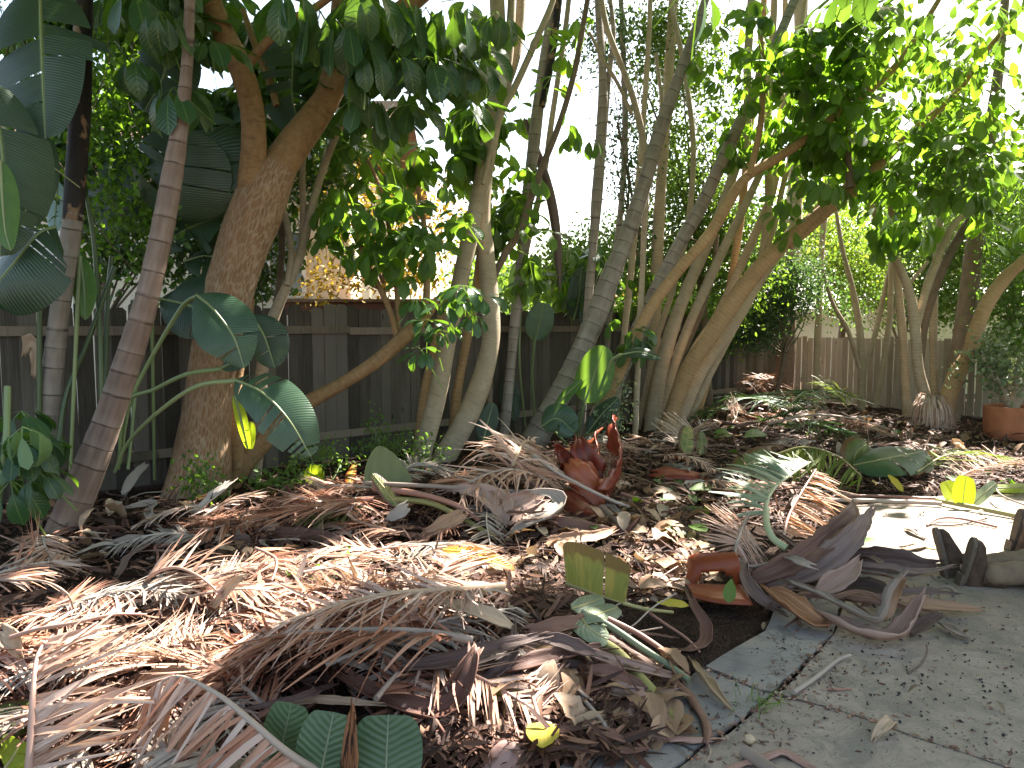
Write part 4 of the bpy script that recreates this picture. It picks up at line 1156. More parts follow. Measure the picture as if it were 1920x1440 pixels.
crown(t_diag, [(1850, 90, 9.0, 110, 140, .8, 66), (1800, 290, 9.0, 120, 100, .7, 54), (1740, 30, 8.8, 170, 70, .6, 40), (1600, 60, 9.4, 120, 70, .5, 26)], .25, 8, LEAF_LIGHT, (5, 60), name='sunlit_crown', rnd=(.1, 1))  # brighter leaf colour here carries part of the sunlight
heads(t_diag, [(1605, -28, 6.8, 1.0), (1590, -20, 7.2), (1640, -25, 7.0), (1555, 340, 8.5, .9), (1790, 250, 8.2, 1.1), (1830, 210, 8.3, 1.1), (1520, 330, 8.9, .9)], .33, 9, LEAF_LIGHT, (20, 70), rnd=(.3, 1))
crown(t_mid, [(1030, 520, 10.8, 60, 50, .4, 12), (1120, 500, 11.4, 60, 60, .5, 12), (1210, 520, 11.8, 60, 70, .5, 12)], .24, 7, LEAF_MID, (10, 70), name='rear_crown')
crown(t_y, [(1700, 430, 10.5, 70, 30, .4, 9), (1630, 330, 10.6, 80, 60, .5, 14), (1840, 400, 10.4, 60, 60, .4, 12), (1760, 380, 11, 90, 60, .5, 12)], .28, 8, LEAF_MID, (20, 75), rnd=(.2, 1))
heads(t_y, [(1690, 410, 10, 1.2), (1720, 425, 9.9, 1.2), (1665, 420, 10.2, 1.1), (1850, 350, 9.6, 1.2), (1880, 370, 9.5, 1.1)], .33, 10, LEAF_MID, (45, 80), rnd=(.3, 1))
crown(t_diag, [(1560, 120, 11.6, 200, 130, .8, 70), (1760, 170, 11.6, 200, 150, .8, 90), (1880, 280, 11.2, 110, 130, .8, 50), (1650, 300, 12, 140, 100, .6, 36)], .25, 8, LEAF_MID, (5, 65), name='rear_crown')
crown(t_big, [(130, 20, 7.6, 160, 80, .5, 26), (260, 120, 8.2, 90, 120, .5, 20), (60, 190, 7.8, 110, 90, .4, 18), (420, 40, 8.0, 120, 70, .5, 22), (480, 170, 8.2, 60, 80, .4, 12), (400, 200, 8.4, 70, 60, .4, 18), (560, 210, 8.6, 60, 60, .3, 10), (620, 230, 8.2, 70, 40, .4, 8)], .3, 8, LEAF_DARK, (15, 75), name='rear_crown', rnd=(0, .6))
crown(t_cut, [(1930, 300, 9.8, 80, 120, .6, 22), (1960, 440, 10.2, 70, 80, .5, 14)], .28, 8, LEAF_MID, (10, 65))
crown(t_ring1, [(1170, 640, 9.3, 40, 50, .4, 5), (1085, 480, 10.6, 60, 40, .5, 12), (1130, 530, 10.4, 60, 60, .5, 10)], .26, 7, LEAF_DARK, (20, 70))

# high canopy overhead, out of the picture: it throws the shade in which most of the garden lies
N = 9200
xx, yy = rng.uniform(-6, 19, N), rng.uniform(2.5, 23, N)
zz = np.maximum(2.85 + .475 * yy, 4.7) + rng.gamma(2.0, .55, N)
pts = np.stack([xx, yy, zz], 1)
px_, py_, d_ = pix(pts)
ok = (py_ < -55) | (px_ > 2060)
pts = pts[ok]
q_ = np.array([G0(a, b) for a, b in zip(rng.uniform(1300, 2000, 300), rng.uniform(1090, 1440, 300))]) + S * (rng.uniform(4.6, 6.6, 300) / S[2])[:, None]  # extra unseen leaf clusters, added along sun rays to keep the paving shaded
qx, qy, _ = pix(q_)
pts = np.concatenate([pts, q_[(qy < -55) | (qx > 2060)]])
tops = np.array([q for _, q in TOPS])
near = np.argmin(np.linalg.norm(pts[:, None, :2] - tops[None, :, :2] * np.array([1.1, 1.15]), axis=2), axis=1)
owner = {}
for i, (t, q) in enumerate(TOPS):
    owner.setdefault(t.name, (t, []))[1].append(i)
for nm, (t, ids) in owner.items():
    m = np.isin(near, ids)
    if m.sum() < 3:
        continue
    mb = MB()
    pp = pts[m]
    rosettes(mb, pp, np.array([0, 0, 1.0]) + unit(len(pp)) * .4, .34 * rng.uniform(.8, 1.2, len(pp)), 8, (0, 50), .3, [leaf_tpl(2, .25, .15, .3, ((0, .3), (.5, 1), (1, .3)))], 1.0, 0)
    mb.build('high_crown', LEAF_MID, t)
    a = tops[ids[0]]
    for q in pp[rng.integers(0, len(pp), min(7, len(pp)))]:
        if lit_mask(a + (q - a) * np.linspace(0, 1, 24)[:, None]).any():
            continue
        mb = MB()
        tube(mb, np.array([(*a, .05), (*(a * .5 + q * .5 + np.array([0, 0, .3])), .035), (*q, .01)]), None, 6, .3)
        mb.build('branch', BARK_TWIG, t)
# ------------------------------------------------------------------ hedges and trees beyond, paddle leaves, vines, pot
def bush(name, label, cat, spec, n, L, spread, mat, trunk=None, carve=.8, group=None, tpls=LEAF_S, bark=BARK_TWIG, foot=None, twigs=14):
    pts = blobs(spec)
    c = pts.mean(0)
    base = np.array([c[0], c[1], -.03]) if foot is None else np.array([*P(*foot)[:2], -.03])
    t = thing(name, label, cat, base, group)
    mb = MB()
    bushy(mb, pts, n, L, spread, tpls, carve)
    mb.build('crown', mat, t)
    mb = MB()
    r = trunk or .05
    k = c * .5 + base * .5 + np.array([rng.normal(0, .1), 0, 0])
    tube(mb, np.array([(*base, r), (*k, r * .8), (*c, r * .5)]), None, 8, .15, .5, .08)
    mb.build('trunk', bark, t)
    mb = MB()
    for q in pts[rng.integers(0, len(pts), twigs)]:
        s = base * .3 + c * .7 if rng.random() < .6 else k
        tube(mb, np.array([(*s, r * .35), (*(s * .5 + q * .5 + rng.normal(0, .12, 3)), r * .22), (*q, .004)]), None, 5, .15, rng.random())
    mb.build('branch', bark, t)
    return t

bush('hedge_tree', 'tall dense dark fine-leaved hedge tree behind the diagonal stems', 'tree', [(1290, 180, 12.6, 110, 190, 1.0, 150), (1270, 420, 12.8, 120, 150, .8, 120), (1360, 470, 12.4, 90, 140, .7, 80), (1230, 60, 12.4, 80, 90, .8, 50)], 60, .085, .16, LEAF_BUSH, .09, foot=(1330, 720, 12.9))
bush('hedge_tree', 'bluish green twiggy shrub low at the foot of the shaggy fan palm', 'shrub', [(1440, 560, 13.6, 90, 90, .6, 110), (1500, 500, 13.4, 70, 70, .5, 60), (1400, 620, 13.6, 60, 40, .4, 36), (1540, 560, 13.9, 50, 60, .4, 36)], 60, .065, .13, LEAF_BLUE, .05, foot=(1450, 740, 14.0), twigs=40)
bush('hedge_tree', 'bright yellow-green sunlit tree glowing beyond the fence corner', 'tree', [(1560, 470, 18, 120, 110, 1.2, 120), (1530, 400, 18.5, 70, 60, .8, 50), (1640, 520, 17.5, 80, 60, .8, 50)], 55, .12, .25, LEAF_YEL, .1, .95)
bush('hedge_tree', 'dark leafy tree rising behind the tan fence and the cream shed', 'tree', [(1700, 470, 15.2, 120, 90, .8, 90), (1840, 480, 14.5, 90, 110, .8, 90), (1650, 420, 15.5, 70, 60, .5, 40)], 52, .10, .2, LEAF_BUSH, .09)
bush('hedge_tree', 'light green leafy bush hanging over the tan fence above the clay pot', 'shrub', [(1900, 560, 11.4, 70, 120, .5, 90), (1880, 430, 11.8, 80, 70, .5, 60), (1890, 660, 11.2, 40, 40, .3, 24)], 46, .075, .14, LEAF_LIGHT, .05, foot=(1925, 780, 11.6))
bush('hedge_tree', 'pale green shrub in the gap low under the open sky', 'shrub', [(1110, 490, 13.5, 70, 60, .6, 60), (1060, 520, 13, 50, 45, .5, 40), (1170, 470, 14, 40, 60, .5, 30)], 40, .10, .2, LEAF_LIGHT, .05)
bush('hedge_tree', 'fine-leaved branch spray hanging beside the bleached grey stem', 'shrub', [(1180, 300, 11.5, 50, 120, .4, 34), (1140, 60, 11.2, 50, 60, .4, 22), (1100, 100, 11.2, 40, 70, .3, 16), (1185, 440, 11.8, 30, 60, .3, 16)], 34, .075, .13, LEAF_BLUE, .03, foot=(1225, 740, 12.0))
bush('maple_tree', 'autumn tree with yellow and orange leaves beyond the dark fence', 'tree', [(680, 400, 11.2, 110, 90, .8, 52), (840, 400, 11.6, 70, 70, .6, 26), (740, 500, 11, 110, 50, .6, 46), (620, 520, 10.8, 50, 30, .4, 16), (620, 290, 11.4, 40, 30, .3, 8)], 22, .10, .2, LEAF_AUT, .05, .95)
bush('hedge_tree', 'dark leafy shrub between the thickest trunk and the low sweeping stem, over the fence top', 'shrub', [(420, 400, 8.6, 120, 110, .4, 60), (560, 330, 9.2, 90, 90, .4, 40), (480, 500, 8.6, 60, 50, .3, 18), (640, 270, 9.6, 70, 60, .4, 22), (330, 470, 8.2, 60, 60, .3, 24)], 30, .11, .17, LEAF_DARK, .04, .6, foot=(440, 880, 8.0))
bush('hedge_tree', 'green leafy mass behind the stems of the tan clump, over the fence', 'shrub', [(1180, 600, 13.4, 80, 70, .5, 60), (1300, 590, 13.6, 110, 80, .5, 80), (1410, 500, 13.8, 90, 130, .6, 90), (1080, 620, 12.6, 60, 50, .4, 30)], 46, .09, .17, LEAF_MID, .05, .5, foot=(1290, 760, 13.9))
bush('hedge_tree', 'loose green bush in front of the cream shed', 'shrub', [(1720, 560, 14.8, 110, 50, .5, 50), (1600, 560, 15, 70, 50, .5, 36), (1800, 560, 14, 60, 60, .4, 30)], 36, .09, .17, LEAF_LIGHT, .04, .5, foot=(1700, 740, 15.5))
bush('maple_tree', 'small red-leaved tree far off in the gap between the grey stems', 'tree', [(1195, 540, 19, 18, 18, .5, 7)], 24, .1, .22, m_leaf('red leaf', (.35, .06, .03), (.5, .14, .06), (.8, .2, .08), .4, .5, vein=(.4, .1, .05)), .05)
for i, (a, b, d, rx, ry, lab) in enumerate([(1080, 560, 34, 120, 60, 'hazy tree line clump seen far under the open sky gap'), (1250, 540, 36, 120, 90, 'hazy dark tree far behind the hedge of fine leaves'), (930, 560, 30, 90, 60, 'distant round tree behind the tall pale curving trunk'),
                                            (1480, 450, 34, 150, 120, 'tall distant tree behind the fan palm'), (1750, 420, 30, 160, 150, 'tall distant tree behind the cream shed'), (1930, 400, 26, 120, 160, 'distant tree over the low end of the tan fence'), (2300, 430, 20, 200, 160, 'tree beyond the tan fence, past the clay pot'), (160, 360, 24, 160, 170, 'distant tree behind the cream house, showing between vines')]):
    bush('garden_tree', lab, 'tree', [(a, b, d, rx, ry, 2.0, 110)], 34, .3, .5, [LEAF_LIGHT, LEAF_MID, LEAF_BUSH][i % 3], .18, .9)

def vine(name, label, curves, n, L, mat=LEAF_MID, r=.004, spread=.10, stem=BARK_TWIG, fill=()):
    """curves: list of [(px, py, d), ...] stems with leaves scattered along"""
    first = P(*curves[0][0])
    t = thing(name, label, 'vine', first)
    ms, ml = MB(), MB()
    for c in curves:
        p = smooth_path([P(*q) for q in c], 40)
        p = p + np.cumsum(rng.normal(0, .006, p.shape), 0)
        tube(ms, np.concatenate([p, np.full((40, 1), r)], 1), None, 5, .05, rng.random())
        bushy(ml, p[rng.integers(0, 40, n)], 2, L, spread, LEAF_S, .5, .6)
    if len(fill):
        bushy(ml, blobs(fill), 6, L, spread, LEAF_S, .5, .5)
    ms.build('stem', stem, t)
    ml.build('foliage', mat, t)

vine('climbing_vine', 'leafy vine hanging between the blackened stem and the leaning ringed stem', [[(190, -40, 6.6), (210, 120, 6.6), (170, 260, 6.7), (250, 420, 6.7)], [(260, 20, 6.8), (225, 180, 6.8), (300, 330, 6.6)], [(110, 300, 6.4), (160, 420, 6.5), (240, 520, 6.6)], [(60, 240, 6.3), (40, 330, 6.3), (130, 400, 6.3)]], 26, .085, LEAF_MID, fill=[(200, 260, 6.8, 80, 170, .3, 130), (250, 400, 6.7, 70, 110, .3, 90), (210, 160, 7.0, 90, 120, .3, 60), (60, 250, 6.6, 70, 60, .3, 26), (185, 30, 6.9, 60, 60, .3, 26)])
vine('climbing_vine', 'sunlit leafy vine at the top corner above the dark paddle leaf', [[(-20, -20, 6.9), (40, 60, 6.9), (90, 130, 6.9)], [(20, 90, 6.8), (60, 110, 6.8), (110, 70, 6.8)]], 20, .08, LEAF_LIGHT, fill=[(40, 20, 7, 60, 50, .3, 40), (20, 90, 7, 50, 40, .3, 20)])
vine('hanging_vine', 'bare brown vine tangle hanging over the dark paddle leaf', [[(-10, 130, 5.6), (40, 60, 5.6), (45, 190, 5.6), (10, 170, 5.6)], [(-10, 160, 5.7), (40, 190, 5.7), (48, 220, 5.7)], [(0, 210, 5.7), (30, 200, 5.7), (60, 190, 5.7), (130, 240, 5.7)]], 1, .04, LEAF_BUSH, .005)
vine('hanging_vine', 'pale bare stems twisting through the hedge tree near the bleached grey stem', [[(1270, -20, 11.5), (1250, 120, 11.5), (1230, 250, 11.5), (1215, 400, 11.4)], [(1160, 60, 11), (1195, 160, 11), (1180, 260, 11.1)], [(1230, 120, 11.3), (1300, 220, 11.4), (1330, 330, 11.4)], [(1190, 480, 11.6), (1260, 440, 11.6), (1330, 470, 11.6)]], 10, .06, LEAF_BUSH, .008, stem=BARK_SMOOTH)
tag_mb = MB()
tube(tag_mb, smooth_path([P(-30, 205, 5.9), P(60, 282, 5.85), P(150, 352, 6.0)], 12), .006, 6, .05)
tag(tag_mb.build('twine', WIRE, origin=P(60, 282, 5.85)), 'pale green straight string stretched to the blackened stem', 'vine')  # a stretched string, filed with the vines

STALK_DEEP = m_dry('deep green petiole', [(.2, (.02, .04, .018)), (.6, (.045, .075, .03)), (1.0, (.09, .12, .05))], .35, 0, .5, None, 40, 2)
bush('hedge_tree', 'dark leafy shrub filling the gap between the blackened stem and the leaning ringed stem', 'shrub', [(200, 330, 7.6, 110, 110, .4, 60), (90, 300, 7.4, 90, 110, .4, 46), (330, 300, 7.9, 100, 90, .4, 46), (210, 470, 7.3, 60, 50, .3, 16), (400, 330, 8.2, 60, 70, .3, 24)], 34, .10, .16, LEAF_DARK, .04, .6, foot=(200, 930, 7.0))
# -- paddle-leaved plants: thing > leaf (> midrib), stalk
def paddle(t, path, W, mat, up, stalk=None, splits=2, fold=.2, droop=.3, stalkmat=STALK_GREEN, ribmat=None, r=.016, rw=.02, **kw):
    pts = [P(*q) for q in path]
    mb = MB()
    blade(mb, pts, W, up, splits, fold, droop, rng.random(), **kw)
    lf = mb.build('leaf', mat, t, solid=0)
    mb = MB()
    rib_tube(mb, pts, r * .8, .003)
    mb.build('midrib', ribmat or stalkmat, lf)
    if stalk:
        mb = MB()
        rib_tube(mb, [P(*q) for q in stalk], rw, r * .85)
        mb.build('stalk', stalkmat, t)

def plant(label, base, group=None):
    b = P(*base)
    return thing('bird_of_paradise_plant', label, 'plant', (b[0], b[1], 0), group)

TOCAM = (0, -1, .35)
t = plant('paddle-leaved plant whose glossy leaves droop across the thickest trunk, two lit by the sun', (230, 880, 6.3))
paddle(t, [(368, 553, 5.95), (400, 580, 5.9), (437, 630, 5.85), (458, 690, 5.85)], .25, BLADE_GREY, (.5, -1, .35), [(369, 556, 5.95), (335, 585, 6.1), (250, 740, 6.25), (225, 870, 6.3)], 1, .05, .25, shape=.75)
paddle(t, [(440, 712, 5.95), (490, 735, 5.85), (540, 785, 5.8), (583, 856, 5.8)], .235, BLADE_GREY, (.45, -1, .5), [(440, 714, 5.95), (370, 724, 5.9), (300, 770, 6.0), (240, 830, 6.2), (215, 885, 6.3)], 7, .05, .3, shape=.5, gap=.02, tilt=.12)
paddle(t, [(415, 690, 6.0), (440, 680, 5.95), (462, 682, 5.9)], .07, BLADE_DARK, TOCAM, [(415, 692, 6.0), (350, 702, 6.0), (290, 730, 6.1), (235, 760, 6.2), (222, 880, 6.3)], 0)
paddle(t, [(300, 560, 6.7), (360, 575, 6.6), (425, 610, 6.6)], .33, BLADE_DARK, TOCAM, [(300, 560, 6.7), (270, 600, 6.6), (240, 880, 6.3)], 2)
paddle(t, [(470, 590, 6.4), (495, 630, 6.4), (515, 690, 6.4)], .2, BLADE_DARK, (.3, -1, .3), None, 1)
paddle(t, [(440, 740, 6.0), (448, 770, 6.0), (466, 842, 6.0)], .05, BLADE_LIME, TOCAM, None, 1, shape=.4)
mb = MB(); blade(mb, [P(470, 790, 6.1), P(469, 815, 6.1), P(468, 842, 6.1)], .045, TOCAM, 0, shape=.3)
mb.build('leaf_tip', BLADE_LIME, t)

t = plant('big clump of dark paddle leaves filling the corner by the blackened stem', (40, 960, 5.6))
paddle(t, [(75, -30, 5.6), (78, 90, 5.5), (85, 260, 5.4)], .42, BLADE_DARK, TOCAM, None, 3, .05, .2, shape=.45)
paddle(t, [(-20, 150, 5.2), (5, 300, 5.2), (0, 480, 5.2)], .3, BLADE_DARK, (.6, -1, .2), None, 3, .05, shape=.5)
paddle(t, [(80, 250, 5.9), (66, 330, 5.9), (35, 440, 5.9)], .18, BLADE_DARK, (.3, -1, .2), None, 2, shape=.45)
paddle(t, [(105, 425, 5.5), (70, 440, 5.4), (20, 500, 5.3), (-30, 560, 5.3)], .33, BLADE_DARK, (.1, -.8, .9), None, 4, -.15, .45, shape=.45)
paddle(t, [(0, 300, 5.0), (8, 420, 5.0), (20, 470, 5.0)], .1, BLADE_GREEN, (.5, -1, .1), None, 0)
paddle(t, [(150, 480, 6.1), (158, 540, 6.1), (160, 600, 6.1)], .1, BLADE_GREEN, TOCAM, [(150, 480, 6.1), (140, 700, 6.1), (130, 920, 6.1)], 0)
paddle(t, [(108, 340, 7.0), (105, 390, 7.0), (100, 440, 7.0)], .1, m_blade('backlit paddle leaf', (.25, .4, .42), (.35, .5, .52), (.4, .6, .5), .4, .3), TOCAM, None, 0)  # pale bluish leaf colour stands in for backlight
for r in ([(163, 370, 6.3), (178, 470, 6.3), (190, 700, 6.2), (190, 900, 6.2)], [(210, 480, 6.4), (202, 560, 6.4), (196, 760, 6.3), (192, 900, 6.2)], [(215, 500, 6.3), (165, 640, 6.2), (120, 760, 6.1), (105, 930, 6.0)], [(75, 560, 6.0), (74, 660, 6.0), (73, 940, 6)]):
    mb = MB(); rib_tube(mb, [P(*q) for q in r], .02, .022); mb.build('stalk', STALK_DEEP, t)
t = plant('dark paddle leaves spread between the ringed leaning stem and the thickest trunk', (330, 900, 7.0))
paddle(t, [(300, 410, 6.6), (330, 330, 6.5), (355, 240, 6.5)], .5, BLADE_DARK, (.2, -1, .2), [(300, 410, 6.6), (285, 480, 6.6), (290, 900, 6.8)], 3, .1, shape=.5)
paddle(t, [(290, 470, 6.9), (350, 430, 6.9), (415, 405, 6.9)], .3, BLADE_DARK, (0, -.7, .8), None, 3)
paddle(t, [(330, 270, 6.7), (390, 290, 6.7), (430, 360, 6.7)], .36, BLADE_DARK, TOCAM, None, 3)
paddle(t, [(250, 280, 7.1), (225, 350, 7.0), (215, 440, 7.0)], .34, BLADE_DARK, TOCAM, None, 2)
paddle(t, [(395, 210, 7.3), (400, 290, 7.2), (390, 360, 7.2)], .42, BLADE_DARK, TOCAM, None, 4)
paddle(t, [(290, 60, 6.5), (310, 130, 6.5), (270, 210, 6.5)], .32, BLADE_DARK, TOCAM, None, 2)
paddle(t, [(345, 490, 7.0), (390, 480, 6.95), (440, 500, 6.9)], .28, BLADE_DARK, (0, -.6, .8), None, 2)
t = plant('dark torn paddle leaf hanging behind the fork of the thickest trunk', (545, 300, 7.2))
paddle(t, [(530, -20, 7.2), (548, 90, 7.15), (548, 180, 7.1), (565, 245, 7.05)], .33, BLADE_DARK, (.25, -1, .2), None, 13, .05, .3, shape=.45, gap=.02, tilt=.25)
t = plant('green paddle leaf standing upright beside the stout grey ringed stem', (1080, 850, 9.2))
paddle(t, [(1096, 755, 8.9), (1112, 710, 8.85), (1132, 648, 8.8)], .23, BLADE_GREEN, (-.25, -1, .3), [(1096, 757, 8.9), (1085, 800, 9.0), (1078, 840, 9.2)], 0, .05, .2, r=.02, shape=.45, skew=.1)
paddle(t, [(1040, 765, 8.9), (1062, 740, 8.85), (1092, 712, 8.8)], .07, BLADE_GREEN, (-.3, -1, .5), [(1040, 765, 8.9), (1025, 790, 8.95), (1075, 845, 9.2)], 0)
paddle(t, [(1102, 812, 8.9), (1130, 775, 8.85), (1160, 745, 8.8)], .16, BLADE_DARK, (-.2, -.8, .6), [(1102, 812, 8.9), (1085, 845, 9.2)], 1)
paddle(t, [(1165, 665, 8.7), (1200, 660, 8.65), (1240, 673, 8.6)], .09, BLADE_DARK, (0, -.7, .8), [(1165, 665, 8.7), (1140, 690, 8.8), (1100, 830, 9.2)], 0)
paddle(t, [(1015, 800, 8.7), (1045, 785, 8.6), (1078, 812, 8.5)], .19, BLADE_SILVER if False else BLADE_GREY, (0, -.9, .5), None, 1, shape=.4)
paddle(t, [(905, 830, 8.6), (915, 790, 8.6), (925, 755, 8.6)], .13, BLADE_DARK, (.2, -1, .2), [(905, 830, 8.6), (935, 870, 8.9), (1075, 850, 9.2)], 0)
t = plant('upright paddle leaves behind the stout grey ringed stem, one pale and backlit', (1000, 840, 10.2))
paddle(t, [(1002, 640, 9.9), (1012, 605, 9.85), (1020, 568, 9.8)], .19, BLADE_GREY, (.2, -1, .3), [(1002, 640, 9.9), (998, 700, 10), (1003, 800, 10.2)], 0, shape=.4)
paddle(t, [(976, 580, 10.0), (975, 540, 10), (973, 490, 10)], .16, m_blade('backlit green paddle', (.08, .2, .06), (.12, .26, .08), (.4, .65, .15), .5, .35), TOCAM, [(976, 580, 10), (974, 680, 10), (985, 800, 10.2)], 0, shape=.4)  # backlight put into the leaf's paler green
paddle(t, [(1105, 640, 10.6), (1110, 570, 10.5), (1125, 500, 10.4)], .22, BLADE_DARK, (-.2, -1, .2), [(1105, 640, 10.6), (1095, 800, 10.5)], 3)
paddle(t, [(1075, 600, 10.6), (1085, 560, 10.5), (1090, 500, 10.4)], .18, BLADE_DARK, (.3, -1, .2), None, 2)
paddle(t, [(950, 700, 10.2), (955, 750, 10.1), (965, 790, 10)], .16, BLADE_DARK, TOCAM, None, 1)

# low umbrella-leaf shoots at the fence foot by the frame edge
t = thing('umbrella_tree_shoot', 'low young shoot with pale green leaf clusters at the foot of the blackened stem', 'plant', (*P(10, 960, 5.0)[:2], 0))
mb = MB(); tube(mb, smooth_path([P(-10, 990, 5.0), P(5, 880, 5), P(12, 820, 5.0), P(14, 725, 5.1)], 12), .022, 8, .04); mb.build('stem', STALK_GREEN, t)
heads(t, [(25, 815, 4.8, .9), (30, 830, 4.75, .75), (60, 830, 5.0, .8), (70, 880, 5.0, .9), (20, 900, 4.9, 1.0), (90, 810, 5.2, .8), (40, 770, 5.2, .8)], .27, 8, LEAF_DARK, (20, 80), rnd=(0, .5))
heads(t, [(42, 800, 4.6, .8)], .3, 5, m_leaf('matt pale green leaf', (.09, .17, .07), (.13, .22, .10), (.25, .4, .06), .25, .5), (50, 80), rnd=(.3, .9))

def weed(label, spec, n, L, mat, spread=.07, stems=10):
    pts = blobs(spec)
    c = pts.mean(0)
    t = thing('weed_clump', label, 'weeds', (c[0], c[1], float(H(c[0], c[1]))))
    mb = MB(); bushy(mb, pts, n, L, spread, LEAF_S, .4, 0)
    mb.build('foliage', mat, t)
    mb = MB()
    for q in pts[rng.integers(0, len(pts), stems)]:
        b = np.array([c[0] + rng.normal(0, .12), c[1] + rng.normal(0, .12), 0])
        tube(mb, np.array([b, b * .5 + q * .5 + rng.normal(0, .04, 3), q]), .004, 5, .06)
    mb.build('stem', STALK_GREEN, t)

weed('bright sprawling weeds against the fence foot, near the olive half-moon leaf', [(720, 840, 7.9, 70, 40, .3, 60), (800, 845, 7.8, 60, 30, .3, 30), (700, 800, 8.1, 15, 30, .1, 12)], 7, .055, LEAF_LIGHT)
weed('small sunlit weeds below the tip of the torn sunlit paddle leaf', [(620, 855, 7.0, 50, 30, .3, 50), (560, 890, 6.6, 60, 20, .3, 40), (500, 910, 6.4, 50, 18, .2, 26)], 7, .05, LEAF_LIGHT)
weed('little green weeds at the foot of the thickest trunk', [(365, 905, 6.1, 35, 40, .15, 26), (400, 930, 6.0, 40, 20, .2, 20), (375, 890, 6.0, 20, 20, .1, 10)], 6, .055, LEAF_MID)
weed('low variegated weeds behind the red upright sheath', [(1150, 790, 8.9, 30, 50, .3, 46), (1170, 740, 9.2, 20, 30, .2, 20)], 7, .05, LEAF_JADE)
weed('tuft of weeds showing through the shredded brown fronds', [(590, 1108, 3.95, 28, 14, .1, 18), (660, 1065, 4.3, 14, 10, .1, 8)], 5, .045, LEAF_LIGHT)

def grass(label, px, py, n, L, sp):
    g = G(px, py)
    mb = MB()
    c = np.repeat(g[None], n, 0) + rng.normal(0, sp, (n, 3)) * np.array([1, 1, 0])
    c[:, 2] = H(c[:, 0], c[:, 1])
    d = unit(n) * .8 + np.array([0, 0, .8])
    inst(mb, leaf_tpl(4, .02, .3, .9, ((0, .7), (.4, 1), (1, .05))), c, d, unit(n), L * rng.uniform(.5, 1.1, n), rng.random(n))
    tag(mb.build('grass_tuft', LEAF_LIGHT, origin=g), label, 'grass tuft')
grass('thin green grass growing in the dirt joint beside the flagstones', 1420, 1325, 34, .12, .05)
grass('small grass tuft beside the round yellow leaf', 1000, 1375, 26, .10, .05)
grass('grass wisps at the flagstone edge by the tan curled leaf', 1110, 1362, 22, .10, .05)

# -- terracotta pot and jade plant
pc = G0(1893, 823)
t = thing('plant_pot', 'large plain terracotta pot standing by the tan fence', 'plant pot', pc)
mb = MB()
prof = [(.02, .01), (.30, .01), (.318, .02), (.325, .2), (.33, .38), (.335, .45), (.325, .462), (.30, .46), (.292, .43), (.288, .36)]
th = np.linspace(0, 2 * np.pi, 40, endpoint=False)
v = np.array([[pc + np.array([r * math.cos(a), r * math.sin(a), z]) for a in th] for r, z in prof])
mb.grid(v[:, ::-1], None, .5, closed=True)
mb.build('pot_body', TERRACOTTA, t)
mb = MB()
v = np.array([[pc + np.array([r * math.cos(a), r * math.sin(a), .385 + .02 * math.sin(a * 5) * r]) for a in th] for r in (.005, .15, .287)])
mb.grid(v, None, .5, closed=True)
mb.build('potting_soil', POT_SOIL, t)
jt = thing('jade_plant', 'stubby-stemmed jade plant growing in the terracotta pot', 'potted plant', pc + np.array([0, 0, .38]))
tips = []
b0 = pc + np.array([.02, 0, .37])
for a, r, h in [(-.28, -.05, .5), (.12, -.1, .55), (.3, .05, .45), (-.1, .12, .6), (-.45, .0, .75), (.02, -.05, .8)]:
    q = b0 + np.array([a, r, h])
    mid = b0 + np.array([a * .35, r * .4, h * .35])
    mb = MB(); tube(mb, np.array([(*b0, .05), (*mid, .042), (*q, .018)]), None, 9, .04, .5, .06); mb.build('stem', BARK_SMOOTH, jt)
    tips += [q] + [q + rng.normal(0, .16, 3) for _ in range(7)]
tips = np.array(tips)
tips[:, 2] = np.maximum(tips[:, 2], .6)
mb = MB(); bushy(mb, tips, 26, .075, .10, [leaf_tpl(3, .36, .15, .2)], .3, -.3); mb.build('foliage', LEAF_JADE, jt)

# -- dead frond skirt on the Y-shaped tree
b = P(1742, 775, 10.7)
t = thing('dead_frond_skirt', 'skirt of hanging bleached dead fronds round the foot of the pale Y-shaped tree', 'dead fronds', (b[0], b[1], 0))
c = P(1744, 760, 10.85)
for layer, (zz, ln, rad, n, mat) in enumerate([(.1, .42, .13, 130, RIBS_TAN), (.02, .5, .2, 130, RIBS_TAN), (.12, .36, .09, 70, RIBS_GREY)]):
    mb = MB()
    for _ in range(n):
        a = rng.uniform(-3.4, .3)
        d = np.array([math.cos(a), math.sin(a), 0])
        s0 = c + d * .06 + np.array([0, 0, zz + rng.normal(0, .03)])
        L = ln * rng.uniform(.6, 1.15)
        pts = [s0, s0 + d * rad * .8 + np.array([0, 0, .01]), s0 + d * rad * 1.15 + np.array([0, 0, -.4 * L]), s0 + d * rad * rng.uniform(1.0, 1.5) + np.array([rng.normal(0, .03), 0, -L])]
        q = smooth_path(pts, 7)
        q[:, 2] = np.maximum(q[:, 2], .02)
        w = rng.uniform(.004, .011) * np.array([.8, 1, 1, .9, .7, .5, .2])
        side = nrm(np.cross(d, [0, 0, 1]) + rng.normal(0, .3, 3))
        V = np.stack([q - side * w[:, None], q + d * .004, q + side * w[:, None]], 1)
        U = np.stack([np.tile([-1, 0, 1], (7, 1)), np.repeat(np.linspace(0, L, 7)[:, None], 3, 1), np.full((7, 3), rng.random() * 40)], -1)
        mb.grid(V, U, rng.random())
    mb.build('frond_layer', mat, t)
# ------------------------------------------------------------------ cut and fallen debris
def dpt(p):
    return pix(np.asarray(p))[2]

